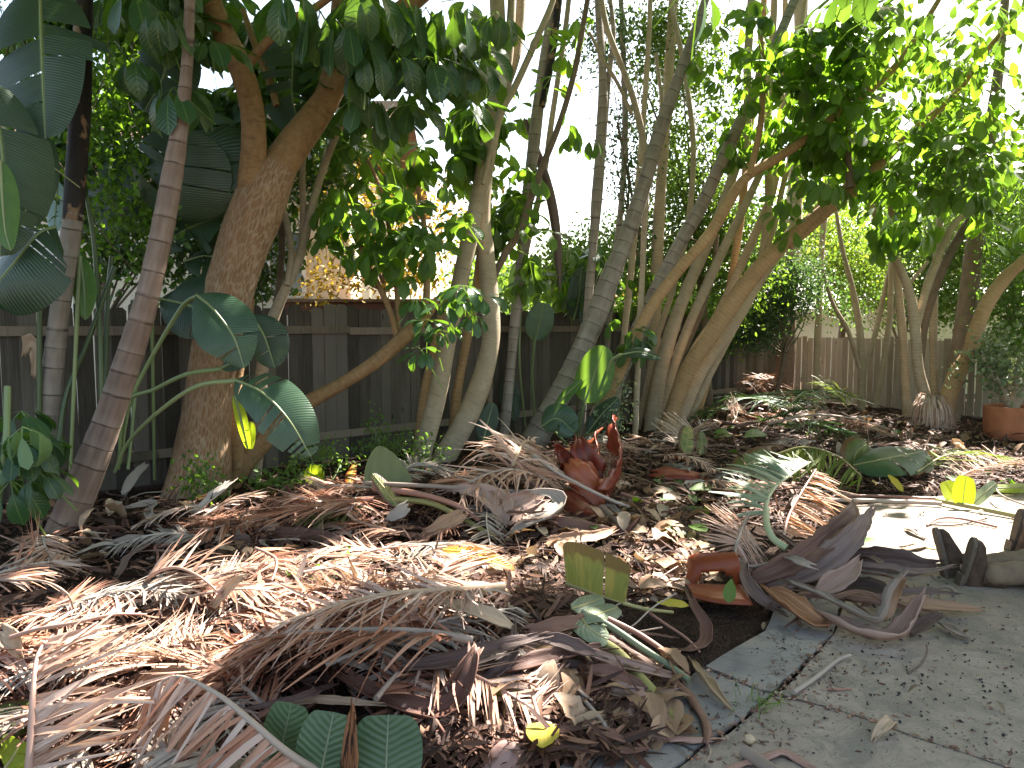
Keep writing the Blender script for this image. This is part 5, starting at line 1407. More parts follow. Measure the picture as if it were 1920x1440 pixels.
def frond(label, path, L, n, sides=(-1, 1), mat=RIBS, ribmat=STALK, r0=.012, r1=.004, w=.011, group=None, name='dry_frond', cat='dry frond', up=(0, 0, 1), flat=1.0, extra=None, **kw):
    pts = [G(*q) for q in path]
    c = pts[len(pts) // 2]
    t = thing(name, label, cat, c, group)
    mb = MB(); rib_tube(mb, pts, r0, r1, 8, .6, flat, .05); mb.build('midrib', ribmat, t)
    mb = MB(); strips(mb, pts, L, n, sides, w=w, up=up, **kw)
    if extra:
        extra(mb, pts)
    mb.build('shredded_blade', mat, t)
    return t

def sheath(label, rows, mat=SHEATH, up=(0, 0, 1), half=1.2, roll=0.0, solid=.005, name='dry_sheath', cat='dry sheath', group=None, **kw):
    pts = []
    for a, b, h, w in rows:
        g = G(a, b, h)
        pts.append((*g, w * dpt(g) / F))
    c = np.array(pts[len(pts) // 2][:3])
    mb = MB()
    trough(mb, pts, up, half, rng.random(), roll=roll, **kw)
    o = mb.build(name, mat, origin=c, solid=solid)  # thin, two-sided
    return tag(o, label, cat, group)

def stick(label, path, r, mat=STALK, name='stalk', cat='stalk', r1=None, flat=1.0, lump=.08, group=None, seg=9):
    pts = [G(a, b, h) for a, b, h in path]
    mb = MB()
    p = smooth_path(pts, max(10, 6 * len(pts)))
    rr = np.linspace(r, r if r1 is None else r1, len(p))
    tube(mb, np.concatenate([p, rr[:, None]], 1), None, seg, .025, rng.random(), lump, None, flat)
    return tag(mb.build(name, mat, origin=pts[0]), label, cat, group)

def cutblade(label, path, W, mat, up=(0, -.6, .8), splits=0, midrib=STALK_OLIVE, r=.007, name='cut_leaf', cat='cut leaf', **kw):
    pts = [G(*q) for q in path]
    t = thing(name, label, cat, pts[len(pts) // 2])
    mb = MB(); blade(mb, pts, W, up, splits, rnd=rng.random(), **kw); mb.build('blade', mat, t)
    mb = MB(); rib_tube(mb, pts, r, r * .4); mb.build('midrib', midrib, t)
    return t

# -- lower edge of the picture, big shredded fronds
frond('big bleached frond in the bottom corner, its spine upright and ribs fanning sideways', [(52, 1475, .10), (58, 1390, .22), (62, 1300, .33), (72, 1225, .40), (100, 1190, .42)], .44, 46, (1,), RIBS_TAN, STALK_RED, .015, .005, .013, up=(0, -.8, .6), lean=.45, curl=.25, lift=.0, fan=.3, broken=.1)
frond('brown arched frond at the bottom edge, its curved spine running to the cut green leaf', [(620, 1462, .12), (540, 1412, .24), (470, 1352, .32), (405, 1300, .36), (330, 1268, .36), (275, 1300, .28)], .40, 62, (-1,), RIBS, STALK, .014, .004, .013, up=(0, -.85, .5), lean=.25, curl=.45, lift=-.05, broken=.1, fan=.16)
frond('grey shredded frond lying under the arched brown frond at the bottom edge', [(640, 1470, .06), (520, 1440, .14), (420, 1420, .18), (300, 1405, .2)], .3, 44, (-1, 1), RIBS_GREY, STALK, .012, .004, .012, lean=.7, curl=.35, lift=.1)
frond('sunlit frond with a sideways spine and short ribs hanging like a comb', [(20, 1195, .22), (70, 1180, .26), (140, 1168, .3), (215, 1152, .31), (275, 1152, .26)], .21, 44, (-1,), RIBS_TAN, STALK_RED, .010, .004, .009, up=(0, -.5, .85), lean=.25, curl=.8, lift=-.25, broken=.1)
frond('broad-ribbed drooping brown frond at the frame edge, ribs falling towards the comb-like frond', [(-40, 1085, .24), (20, 1088, .3), (80, 1090, .33), (125, 1112, .28), (140, 1150, .16)], .22, 22, (-1,), RIBS, STALK, .010, .004, .017, up=(0, -.5, .85), lean=.15, curl=.9, lift=-.3, broken=.05)
frond('arched greyish frond with a rounded back and fine even ribs', [(265, 1108, .14), (285, 1078, .24), (330, 1064, .3), (380, 1085, .28), (425, 1128, .18)], .28, 46, (-1,), RIBS_TAN, STALK_RED, .010, .004, .009, up=(0, -.6, .8), lean=.3, curl=.5, lift=-.1, broken=.05)
frond('flat ash-grey frond lying beneath the arched greyish frond', [(110, 1140, .12), (190, 1118, .17), (260, 1105, .2), (330, 1112, .19)], .28, 56, (-1, 1), RIBS_GREY, SHEATH_GREY, .010, .004, .010, lean=.9, curl=.35)
frond('curl-tipped dry frond standing up at the frame edge above the broad-ribbed one', [(-10, 1068, .1), (30, 1055, .14), (55, 1040, .2), (68, 1015, .3), (72, 985, .36)], .2, 16, (1, -1), RIBS, STALK, .009, .004, .010, up=(0, -.7, .6), lean=.8, curl=-.3, lift=.4)
frond('long grey-stemmed frond across the middle of the pile, spine ending in a broken petiole', [(885, 1200, .24), (800, 1186, .28), (690, 1182, .3), (560, 1188, .27), (430, 1215, .2), (330, 1262, .1)], .42, 90, (-1, 1), RIBS, SHEATH_GREY, .019, .006, .012, lean=.75, curl=.35, lift=.1, flat=.8)
frond('pale sunlit frond with flat wide spine lying over the middle of the pile', [(945, 1100, .22), (840, 1108, .27), (730, 1115, .29), (620, 1140, .27), (500, 1180, .2), (400, 1230, .12)], .45, 100, (-1, 1), RIBS_TAN, SHEATH_TAN, .022, .006, .012, lean=.8, curl=.3, lift=.15, flat=.7)
frond('upright bristling bundle of sunlit broken ribs in the middle of the pile', [(560, 1110, .08), (640, 1098, .12), (740, 1090, .14), (830, 1085, .12)], .36, 66, (1,), RIBS_TAN, STALK_RED, .013, .005, .009, up=(0, -.3, .9), lean=.1, curl=.0, lift=1.1, fan=.5)
frond('second bristling bundle of thin sunlit ribs leaning behind the upright one', [(600, 1040, .08), (700, 1045, .12), (800, 1055, .14), (900, 1060, .12)], .34, 70, (1,), RIBS_TAN, STALK_RED, .012, .005, .008, up=(0, -.3, .9), lean=-.9, curl=.1, lift=.7, fan=.5)
frond('sunlit frond with curled white rib ends in the bright patch by the bottom corner', [(470, 1235, .2), (400, 1255, .22), (330, 1230, .24), (250, 1255, .2)], .36, 46, (-1, 1), RIBS_TAN, STALK_RED, .010, .004, .008, lean=.9, curl=-.05, lift=.35)
frond('sunlit wiry frond tangled beside the comb-like frond', [(130, 1250, .16), (210, 1235, .2), (300, 1215, .22), (390, 1190, .2)], .32, 60, (-1, 1), RIBS_TAN, STALK_RED, .010, .004, .008, lean=.6, curl=.2, lift=.3)
frond('rust-brown ribs fanning out of the middle of the pile under the long grey stem', [(820, 1180, .2), (760, 1150, .24), (690, 1140, .24), (610, 1145, .2)], .34, 46, (-1, 1), RIBS, STALK_RED, .011, .004, .011, lean=.5, curl=.5, lift=.15)
# -- middle and upper pile
frond('tan frond with a straight spine fanning over the pile by the olive half-moon leaf', [(700, 935, .2), (640, 942, .2), (570, 952, .18), (500, 962, .12)], .55, 74, (-1, 1), RIBS, STALK_RED, .014, .005, .010, lean=1.1, curl=.25, lift=.2)
frond('olive green shredded frond tucked under the straight-spined tan frond', [(690, 948, .13), (630, 958, .12), (560, 972, .08)], .3, 60, (-1,), m_dry('olive leaf ribs', [(.2, (.05, .06, .02)), (.6, (.12, .14, .04)), (1, (.25, .24, .1))], .5, .25), STALK_OLIVE, .008, .003, .009, lean=.5, curl=.6, broken=0)
frond('matted heap of fine brown ribs by the foot of the thickest trunk', [(330, 985, .1), (420, 975, .14), (500, 985, .1)], .34, 80, (-1, 1), RIBS, STALK, .010, .004, .007, lean=.3, curl=.3, lift=.25, fan=.7)
frond('straw-coloured fountain of bent dry blades behind the red upright sheath', [(955, 905, .05), (965, 862, .28), (985, 828, .40), (1010, 838, .36)], .6, 60, (-1, 1), RIBS_TAN, SHEATH_TAN, .022, .01, .016, up=(0, -1, .2), lean=.2, curl=1.1, lift=.1, fan=.5, broken=.1)
frond('straw-coloured blades combed flat across the pile beside the tan fountain', [(850, 925, .14), (900, 895, .2), (960, 880, .24), (1030, 900, .2)], .52, 70, (-1, 1), RIBS_TAN, STALK, .012, .005, .012, lean=-.6, curl=.5, lift=.1)
frond('bleached frond tuft standing at the foot of the ochre diagonal tree', [(1368, 800, .04), (1380, 782, .16), (1386, 760, .26)], .38, 44, (-1, 1), RIBS_TAN, STALK, .012, .005, .013, up=(0, -1, .2), lean=1.0, curl=.1, lift=.2, fan=.5)
frond('pale rib fan behind the yellow leaf stubs at the foot of the tan clump', [(1265, 835, .08), (1290, 812, .16), (1320, 800, .2)], .42, 46, (-1, 1), RIBS_TAN, STALK, .012, .005, .011, lean=.3, curl=.2, lift=.6)
frond('brown feathery frond leaning against the tan clump', [(1242, 800, .1), (1215, 740, .4), (1185, 690, .7), (1180, 640, .9)], .3, 44, (1, -1), RIBS, STALK_RED, .014, .006, .009, up=(0, -1, 0), lean=.1, curl=.3, lift=0, floor=False)
frond('grey shaggy hanging frond beside the fan palm base', [(1330, 740, .1), (1360, 690, .65), (1400, 650, 1.0), (1430, 660, .9)], .8, 70, (-1, 1), RIBS_GREY, STALK, .016, .006, .014, up=(0, -1, .4), lean=.1, curl=1.2, lift=0, fan=.4)
frond('second grey shaggy frond hanging nearer the tan clump', [(1290, 760, .1), (1330, 705, .5), (1365, 690, .62), (1395, 720, .45)], .7, 60, (-1, 1), RIBS_GREY, STALK, .016, .006, .014, up=(0, -1, .4), lean=.1, curl=1.2, lift=0, fan=.4)
frond('brown drooping frond below the shaggy rusty palm base', [(1480, 760, .1), (1455, 720, .45), (1430, 700, .6), (1410, 720, .5)], .6, 50, (-1, 1), RIBS, STALK, .016, .006, .014, up=(0, -1, .4), lean=.1, curl=1.2, lift=0, fan=.4)
GREENRIB = m_dry('green palm ribs', [(.2, (.018, .05, .022)), (.6, (.045, .10, .035)), (1, (.14, .2, .08))], .35, .2, .4, (.2, .35, .04))
GREENRIB2 = m_dry('yellow green palm ribs', [(.2, (.06, .09, .02)), (.6, (.13, .17, .035)), (1, (.3, .32, .08))], .4, .3, .4, (.4, .5, .05))
for lab, pth, L, n, m in [('green palm frond lying at the foot of the shaggy fan palm', [(1370, 745, .3), (1420, 748, .4), (1470, 765, .3)], .7, 40, GREENRIB),
                          ('green palm frond arching in front of the tan fence, its tip catching the sun', [(1590, 760, .2), (1555, 735, .5), (1510, 735, .55), (1480, 760, .4)], .65, 40, GREENRIB),
                          ('dark green palm frond half buried behind the bleached tuft', [(1290, 790, .1), (1320, 772, .25), (1350, 770, .2)], .5, 36, GREENRIB),
                          ('green palm frond drooping over the far pile below the straw-coloured mat', [(1480, 800, .2), (1530, 795, .32), (1590, 815, .2)], .5, 34, GREENRIB),
                          ('short green palm frond by the stubbed shrub stems', [(1600, 745, .35), (1570, 728, .5), (1540, 724, .5)], .45, 30, GREENRIB2),
                          ('small green palm frond spread beside the bleached tuft', [(1430, 790, .1), (1470, 775, .25), (1500, 770, .25)], .5, 34, GREENRIB)]:
    frond(lab, pth, L, n, (-1, 1), m, STALK_GREEN, .012, .005, .014, name='palm_frond', cat='palm frond', lean=.5, curl=.9, lift=.25, broken=.05)
frond('straw-coloured combed mat of dry blades lying across the far pile', [(1440, 795, .2), (1520, 778, .36), (1600, 785, .34), (1670, 805, .2)], .45, 90, (-1,), RIBS_TAN, STALK, .014, .006, .011, lean=1.3, curl=.5, lift=.1)
frond('green feather frond with ribs hanging from an arched spine beside the sunlit fan', [(1455, 852, .26), (1510, 838, .38), (1570, 855, .34), (1615, 892, .2)], .42, 46, (1, ), GREENRIB2, STALK_OLIVE, .012, .005, .02, up=(0, -.5, .8), lean=.3, curl=.8, lift=0, broken=.05)
frond('yellowing split frond lying flat in front of the clay pot', [(1720, 885, .12), (1770, 855, .2), (1830, 848, .2), (1890, 860, .12)], .36, 30, (-1, 1), GREENRIB2, STALK_OLIVE, .010, .005, .022, lean=.4, curl=.6)
frond('sunlit wiry brown frond on the far edge of the patio before the clay pot', [(1780, 905, .06), (1830, 880, .12), (1900, 870, .1), (1960, 880, .06)], .42, 70, (-1, 1), RIBS_TAN, STALK_RED, .010, .004, .008, lean=.5, curl=.3, lift=.4, fan=.5)
# -- right-hand heap
frond('sunlit orange-tan frond with white rib ends, glowing on top of the sheath heap', [(1468, 1010, .12), (1480, 965, .22), (1505, 920, .34), (1530, 880, .42)], .42, 52, (1,), m_dry('sunlit-toned ribs', [(.2, (.3, .13, .06)), (.6, (.5, .27, .15)), (1, (.6, .45, .33))], .5, .25, .4, (.8, .4, .15)), STALK_RED, .012, .005, .014, up=(0, -.8, .5), lean=.2, curl=.35, lift=.1, broken=.1)  # rib colour lightened and warmed to read as sunlit
frond('grey-green torn frond whose pale petiole bends down into the sheath heap', [(1440, 985, .26), (1436, 950, .36), (1452, 915, .42), (1490, 885, .46), (1520, 866, .46)], .42, 46, (-1,), m_dry('silvery green ribs', [(.2, (.13, .18, .11)), (.6, (.22, .28, .18)), (1, (.32, .36, .25))], .4, .22, .4, (.4, .5, .2)), STALK_PALE, .016, .006, .026, up=(0, -.6, .7), lean=.1, curl=.45, lift=.0, broken=0)
stick('pale green petiole of the grey-green torn frond, bent like a hook over the sheath heap', [(1437, 955, .36), (1438, 985, .32), (1450, 1010, .26), (1475, 1028, .22)], .021, STALK_PALE, 'petiole', 'petiole')
frond('tan hanging frond with dense straight ribs on the near face of the sheath heap', [(1395, 978, .3), (1386, 1005, .28), (1378, 1030, .22), (1385, 1055, .14)], .3, 50, (1, -1), RIBS_TAN, SHEATH_GREY, .012, .008, .009, up=(0, -1, .3), lean=.5, curl=.25, lift=0, fan=.12, broken=0)
stick('grey flattened stem curling under the tan hanging frond', [(1402, 968, .32), (1384, 1010, .26), (1380, 1042, .2), (1404, 1062, .15), (1440, 1056, .15), (1480, 1040, .18)], .02, SHEATH_GREY, 'curved_stem', 'stem', .014, .6)
for lab, rows, m, up, hf in [
    ('long dark upper sheath jutting up like a blade from the heap on the patio', [(1400, 1088, .08, 8), (1440, 1075, .12, 17), (1500, 1045, .2, 21), (1560, 1000, .3, 21), (1596, 966, .37, 16), (1600, 940, .42, 3)], SHEATH, (-.3, -.9, .5), .55),
    ('second long brown sheath jutting just below the dark blade-like one', [(1440, 1098, .05, 14), (1500, 1075, .1, 20), (1560, 1040, .2, 24), (1600, 1005, .3, 20), (1640, 948, .42, 3)], SHEATH_DARK, (-.2, -.9, .5), .6),
    ('flat dark sheath lying out across the patio to the boots side of the heap', [(1560, 1045, .03, 16), (1620, 1050, .05, 25), (1680, 1055, .06, 25), (1730, 1062, .06, 16), (1762, 1058, .07, 8)], SHEATH_DARK, (0, -1, .35), .7),
    ('canoe-shaped reddish sheath with a torn tan rim resting on the flagstone', [(1432, 1100, .12, 6), (1462, 1125, .1, 20), (1500, 1152, .07, 24), (1535, 1172, .04, 20), (1552, 1165, .05, 8)], BOOT_BROWN, (.1, -.55, .8), 1.3),
    ('zigzag brown channel stem crossing the heap above the canoe-shaped sheath', [(1482, 1095, .16, 8), (1540, 1118, .15, 13), (1600, 1150, .13, 15), (1648, 1170, .11, 15), (1662, 1150, .16, 13), (1672, 1110, .26, 13), (1690, 1085, .32, 9)], SHEATH_GREY, (.2, .2, 1), 1.2),
    ('deep brown trough at the near corner of the heap on the patio', [(1545, 1158, .07, 12), (1595, 1185, .05, 24), (1650, 1200, .04, 28), (1690, 1192, .05, 22), (1712, 1160, .12, 16), (1728, 1125, .2, 10)], SHEATH, (.1, .35, 1), 1.3),
    ('flat orange-brown torn sheath pointing away across the patio from the heap', [(1668, 1130, .05, 10), (1720, 1133, .06, 18), (1775, 1140, .05, 14), (1842, 1144, .03, 4)], SHEATH_TAN, (0, -.4, 1), .8),
    ('brown sheath under the zigzag stem, slanting up to a point', [(1530, 1115, .1, 10), (1560, 1095, .14, 20), (1595, 1075, .2, 17), (1612, 1050, .26, 5)], SHEATH, (-.3, -.7, .6), .9),
    ('dark sheath lying low inside the heap under the flat dark one', [(1560, 1090, .03, 14), (1620, 1105, .04, 22), (1690, 1125, .04, 16)], SHEATH_DARK, (0, -.7, .7), .8),
    ('dark sheath strip leaning out of the heap towards the deep brown trough', [(1700, 1190, .02, 10), (1730, 1170, .05, 12), (1765, 1150, .08, 8)], SHEATH_DARK, (0, -.6, .8), .8),
    ('dark curved sheath strip behind the open red sheath', [(1395, 1055, .2, 8), (1400, 1090, .14, 11), (1430, 1125, .08, 12), (1470, 1145, .04, 8)], SHEATH_DARK, (-.5, -.6, .6), .8)]:
    sheath(lab, rows, m, up, hf, sharp='zigzag' in lab or 'trough at' in lab)
stick('pale silvery stem hooped over at the boots side of the heap', [(1745, 1125, .02), (1752, 1108, .06), (1772, 1100, .09), (1788, 1108, .07), (1788, 1122, .03), (1765, 1128, .02)], .016, SHEATH_GREY, 'curled_stem', 'stem', .01, .5)
sheath('upright torn tan sheath end standing in the heap by the zigzag stem', [(1660, 1160, .1, 14), (1668, 1120, .2, 16), (1682, 1090, .3, 15), (1690, 1082, .33, 10)], SHEATH_TAN, (.3, -1, .2), .7)
sheath('pale grey crumpled dead leaf lying on the patio past the sheath heap', [(1765, 1170, .02, 6), (1782, 1180, .03, 13), (1805, 1192, .02, 9), (1814, 1195, .01, 3)], SHEATH_GREY, (0, -.3, 1), .8, name='fallen_leaf', cat='leaf')
sheath('thin pale split sheath flap in the middle of the heap with a yellow tip', [(1475, 1045, .2, 8), (1505, 1058, .2, 14), (1530, 1066, .18, 8)], SHEATH_GREY, (.2, -.8, .6), .8)
# open red sheath with a hole
mb = MB()
c = [[G(1288, 1062, .1), G(1300, 1040, .2), G(1380, 1036, .26)], [G(1285, 1090, .1), G(1335, 1085, .13), G(1388, 1080, .15)], [G(1300, 1125, .06), G(1345, 1135, .06), G(1412, 1140, .04)]]
pa, pb = smooth_path([*c[0]], 26), smooth_path([*c[2]], 26)
m1 = smooth_path([*c[1]], 26)
n = 22
s = np.linspace(0, 1, n)
sh = np.array([[pa[i] * (1 - a) * (1 - a) + 2 * a * (1 - a) * (m1[i] + np.array([0, .10, -.03])) + a * a * pb[i] + np.array([0, -.06 * math.sin(a * math.pi * 2), .03 * math.sin(a * 9)]) for a in s] for i in range(26)])
idx = np.arange(26 * n).reshape(26, n)
U = np.array([[(a * 2 - 1, i / 26, 3) for a in s] for i in range(26)])
fq = [(idx[i, j], idx[i + 1, j], idx[i + 1, j + 1], idx[i, j + 1]) for i in range(25) for j in range(n - 1) if ((i - 14 + .8 * math.sin(j * 2.1)) / 8.0) ** 2 + ((j - 9.5) / 3.3) ** 2 > 1]
mb.add(sh.reshape(-1, 3), fq, U.reshape(-1, 3), .6)
tag(mb.build('palm_sheath', BOOT_ORANGE, origin=G(1345, 1090), solid=.008), 'glossy orange-red palm sheath torn open by a dark hole, on soil by the flagstones', 'palm sheath')
# red upright sheaths in the middle
for lab, rows, m, up, hf in [
    ('tall red palm sheath standing straight up, tallest of the red cluster', [(1125, 945, .05, 34), (1150, 915, .14, 35), (1163, 870, .3, 29), (1160, 830, .44, 23), (1152, 800, .54, 18), (1155, 790, .57, 16)], BOOT_RED, (-1, -.4, .1), .9),
    ('red palm sheath lying flat at the base of the red cluster', [(1042, 912, .1, 26), (1062, 922, .12, 31), (1095, 945, .1, 34), (1125, 960, .05, 26)], BOOT_RED, (.15, -.2, -1), 1.0),
    ('red palm sheath arching steeply in the middle of the red cluster', [(1070, 860, .34, 16), (1085, 875, .31, 29), (1110, 905, .2, 31), (1128, 940, .07, 26)], BOOT_RED, (.3, .2, -1), .9),
    ('narrow hooked red palm sheath at the edge of the red cluster by the straw fountain', [(1052, 885, .2, 10), (1058, 868, .28, 17), (1048, 848, .36, 14), (1038, 840, .4, 8)], BOOT_RED, (.6, -.6, .2), .9),
    ('twisted red palm sheath flap curling up beside the tall red one', [(1128, 890, .22, 6), (1118, 850, .33, 16), (1112, 830, .4, 17), (1120, 818, .44, 8)], BOOT_ORANGE, (-.6, -.7, .1), .9),
    ('bent red sheath flap behind the middle of the red cluster', [(1060, 868, .28, 10), (1085, 850, .34, 17), (1108, 852, .33, 12)], BOOT_ORANGE, (0, -.4, -1), .9),
    ('dark red-brown sheath lying on the far litter past the red cluster', [(1222, 885, .1, 10), (1250, 882, .12, 22), (1290, 886, .12, 20), (1328, 892, .08, 10)], BOOT_RED, (0, .4, -1), 1.0)]:
    sheath(lab, rows, m, up, hf, solid=.008, name='palm_sheath', cat='palm sheath')
sheath('broad ragged red-brown sheet standing at the back of the red cluster', [(1112, 935, .04, 20), (1106, 890, .22, 28), (1098, 858, .36, 28), (1090, 838, .44, 20), (1086, 822, .5, 8)], BOOT_RED, (.3, -1, .2), .45, solid=.008, name='palm_sheath', cat='palm sheath', rag=.35)
frond('brown fibrous mat clinging to the inside of the tall red palm sheath', [(1135, 935, .06), (1140, 890, .22), (1145, 850, .36)], .16, 70, (-1, 1), RIBS, STALK, .008, .004, .004, name='fibre_mat', cat='fibre', up=(-.5, -1, 0), lean=.5, curl=.2, lift=.2, fan=.9, floor=False)
# poles and stems of the upper pile
stick('long straight tan stalk slanting past the red cluster', [(1000, 855, .3), (1060, 895, .24), (1140, 935, .14), (1180, 950, .1)], .017, STALK, r1=.012)
stick('brown stalk lying on from the red cluster to the litter', [(1165, 925, .1), (1220, 945, .08), (1285, 972, .04)], .016, STALK_RED, r1=.010)
stick('thick dark stub of stem poking out under the red cluster', [(1128, 952, .08), (1150, 975, .05), (1165, 992, .03)], .032, SHEATH_DARK)
stick('pinkish thick stalk arching from the olive half-moon leaf across the pile', [(700, 915, .14), (780, 925, .2), (850, 945, .2), (900, 975, .12)], .026, STALK_RED, r1=.02, flat=.8)
stick('olive green thick stalk lying just below the pinkish arching stalk', [(720, 935, .12), (800, 942, .15), (860, 968, .1), (930, 1010, .06)], .024, STALK_OLIVE, r1=.018)
stick('whitish top stalk lying behind the pinkish arching stalk', [(680, 905, .2), (780, 910, .22), (900, 918, .2), (1000, 925, .16)], .015, SHEATH_GREY, r1=.02)
for lab, rows, m, up, hf in [
    ('greyish brown folded sheath at the end of the whitish top stalk', [(850, 918, .2, 6), (900, 925, .2, 18), (935, 945, .16, 26), (940, 985, .06, 10)], SHEATH, (.2, -.6, .7), .8),
    ('reddish brown folded sheath between the whitish stalk and the red cluster', [(930, 960, .12, 12), (960, 948, .15, 20), (1000, 935, .18, 17), (1015, 915, .22, 8)], SHEATH, (0, -.8, .5), .9),
    ('grey sheath curling round in a big loop below the red cluster', [(945, 1005, .05, 6), (990, 985, .1, 14), (1035, 965, .16, 17), (1050, 940, .2, 15), (1030, 925, .24, 10), (1000, 925, .24, 5)], SHEATH_GREY, (-.6, -.3, .6), .8),
    ('brown sheath inside the grey looped one', [(960, 990, .06, 12), (1000, 960, .12, 18), (1030, 945, .16, 12)], SHEATH, (0, -.5, .8), .9),
    ('orange-brown scoop-shaped sheath lying beside the tufted twig', [(795, 1000, .06, 6), (825, 990, .1, 15), (855, 972, .14, 15), (872, 960, .17, 6)], SHEATH_TAN, (0, -.8, .5), .8),
    ('flat brown plank-like sheath below the red cluster', [(1030, 985, .08, 16), (1070, 992, .08, 20), (1110, 996, .06, 16), (1150, 998, .04, 8)], SHEATH, (0, -.7, .6), .6),
    ('reddish split sheath with a forked end lying under the plank-like one', [(1020, 1020, .06, 10), (1070, 1012, .07, 13), (1120, 1005, .06, 11), (1155, 992, .06, 5)], SHEATH_TAN, (0, -.6, .8), .8),
    ('dark brown sheath lying behind the bristling ribs near the thickest trunk', [(490, 1000, .05, 10), (560, 1005, .08, 16), (640, 1012, .07, 10)], SHEATH, (0, -.6, .8), .9),
    ('pale crumpled dead leaf stood on the pile by the pinkish stalk', [(725, 975, .06, 5), (750, 960, .12, 13), (765, 948, .15, 8)], SHEATH_GREY, (0, -.9, .4), .7),
    ('pale grey strap leaf lying on the dark litter by the leaning ringed stem', [(205, 1020, .06, 5), (240, 1012, .09, 9), (290, 1012, .08, 7), (330, 1020, .05, 4)], SHEATH_GREY, (0, -.6, .8), .8),
    ('silvery blade-like sheath lying at the foot of the thickest trunk', [(365, 962, .1, 6), (400, 930, .18, 10), (430, 905, .24, 7)], SHEATH_GREY, (-.3, -.8, .5), .7),
    ('grey splintered sheath beside the foot of the leaning ringed stem', [(230, 930, .05, 6), (250, 895, .2, 9), (275, 870, .3, 5)], SHEATH_GREY, (.3, -.8, .3), .7),
    # lower right of the pile
    ('big brown sheath sweeping in a hooked curve under the long grey stem', [(640, 1262, .12, 12), (700, 1300, .1, 16), (760, 1325, .08, 21), (830, 1335, .08, 24), (868, 1300, .14, 22), (888, 1250, .22, 17), (890, 1215, .26, 12)], SHEATH, (0, -.35, 1), 1.0),
    ('narrow dark stem arcing up from the hooked brown sheath', [(870, 1328, .04, 10), (940, 1318, .05, 13), (1010, 1300, .06, 11), (1035, 1280, .07, 9), (1015, 1260, .09, 6)], SHEATH, (0, -.3, 1), 1.0),
    ('dark eye-shaped sheath with a pale rim at the middle of the lower pile', [(1000, 1198, .16, 4), (1040, 1203, .16, 15), (1080, 1215, .15, 15), (1122, 1228, .13, 4)], SHEATH_DARK, (0, -.55, .8), 1.0),
    ('purple-brown sheath above the dark eye-shaped one', [(990, 1180, .16, 8), (1040, 1175, .17, 15), (1095, 1165, .16, 12)], SHEATH, (0, -.6, .8), .9),
    ('long purple-brown stem running down from the dark eye-shaped sheath', [(1095, 1220, .13, 8), (1160, 1245, .1, 12), (1230, 1262, .07, 9), (1272, 1270, .05, 4)], SHEATH, (0, -.4, .9), 1.2),
    ('dark dished sheath with a pale lip above the flagstone corner', [(1100, 1258, .08, 8), (1140, 1262, .09, 14), (1185, 1280, .07, 12), (1215, 1300, .05, 6)], SHEATH, (0, -.55, .8), 1.0),
    ('brown sheath below the dark dished one', [(1130, 1290, .04, 8), (1170, 1298, .05, 15), (1220, 1305, .04, 12), (1262, 1298, .05, 5)], SHEATH, (0, -.5, .8), .9),
    ('dark brown sheath running under the hooked one', [(760, 1250, .14, 10), (840, 1240, .16, 16), (930, 1215, .18, 14), (1010, 1195, .18, 8)], SHEATH_DARK, (0, -.5, .8), .9),
    ('long dark grey sheath lying between the hooked one and the long grey stem', [(900, 1262, .08, 10), (980, 1245, .12, 15), (1060, 1225, .13, 13), (1130, 1215, .12, 8)], SHEATH, (0, -.5, .8), 1.0),
    ('brown folded sheath pointing down from the broken end of the long grey stem', [(895, 1215, .26, 10), (870, 1255, .2, 14), (840, 1295, .12, 12), (815, 1320, .08, 6)], SHEATH, (.3, -.7, .5), .9),
    ('flat tan-backed sheath under the pale sunlit frond', [(830, 1100, .2, 12), (880, 1092, .22, 20), (935, 1098, .2, 18), (955, 1110, .18, 6)], SHEATH_TAN, (0, -.4, -1), .7),
    ('grey-brown pointed leaf sheath just above the broken end of the long grey stem', [(820, 1128, .24, 5), (880, 1140, .23, 14), (930, 1160, .2, 15), (965, 1178, .16, 4)], SHEATH_TAN, (0, -.5, .8), .7),
    ('reddish brown sheath standing out of the sunlit fronds', [(400, 1140, .12, 9), (425, 1110, .22, 13), (445, 1090, .3, 10), (460, 1080, .34, 4)], SHEATH_TAN, (-.7, -.6, .2), .9),
    ('tan pointed leaf sheath lying in the sunlit patch at the bottom', [(255, 1290, .2, 5), (290, 1270, .24, 17), (340, 1265, .24, 14), (395, 1270, .2, 4)], SHEATH_TAN, (0, -.8, .5), .7),
    ('tan folded dead leaf beside the comb-like frond', [(0, 1185, .22, 16), (20, 1200, .2, 20), (38, 1230, .14, 4)], SHEATH_TAN, (.2, -.8, .4), .6)]:
    sheath(lab, rows, m, up, hf)
sheath('bent purple-brown stem lying in a hook across the flagstone corner', [(1090, 1175, .15, 6), (1150, 1195, .12, 9), (1215, 1235, .08, 10), (1280, 1285, .04, 10), (1312, 1325, .02, 10), (1330, 1362, .02, 9), (1329, 1386, .02, 8)], SHEATH, (.2, -.2, -1), 1.4, name='bent_stem', cat='stem')
sheath('reddish folded stem lying on the flagstone below the hooked purple-brown one', [(1335, 1385, .015, 9), (1290, 1383, .02, 10), (1235, 1376, .02, 11), (1205, 1362, .025, 12), (1183, 1335, .035, 13), (1185, 1318, .05, 14), (1208, 1300, .07, 12), (1222, 1335, .05, 8)], STEM_RED, (.2, -.3, -1), 1.2, name='bent_stem', cat='stem', sharp=True)
stick('blue-green cut petiole lying diagonally over the pile to the flagstones', [(1090, 1148, .17), (1140, 1172, .15), (1200, 1212, .11), (1260, 1252, .07), (1292, 1276, .05)], .017, STALK_BLUE, 'petiole', 'petiole', .015)
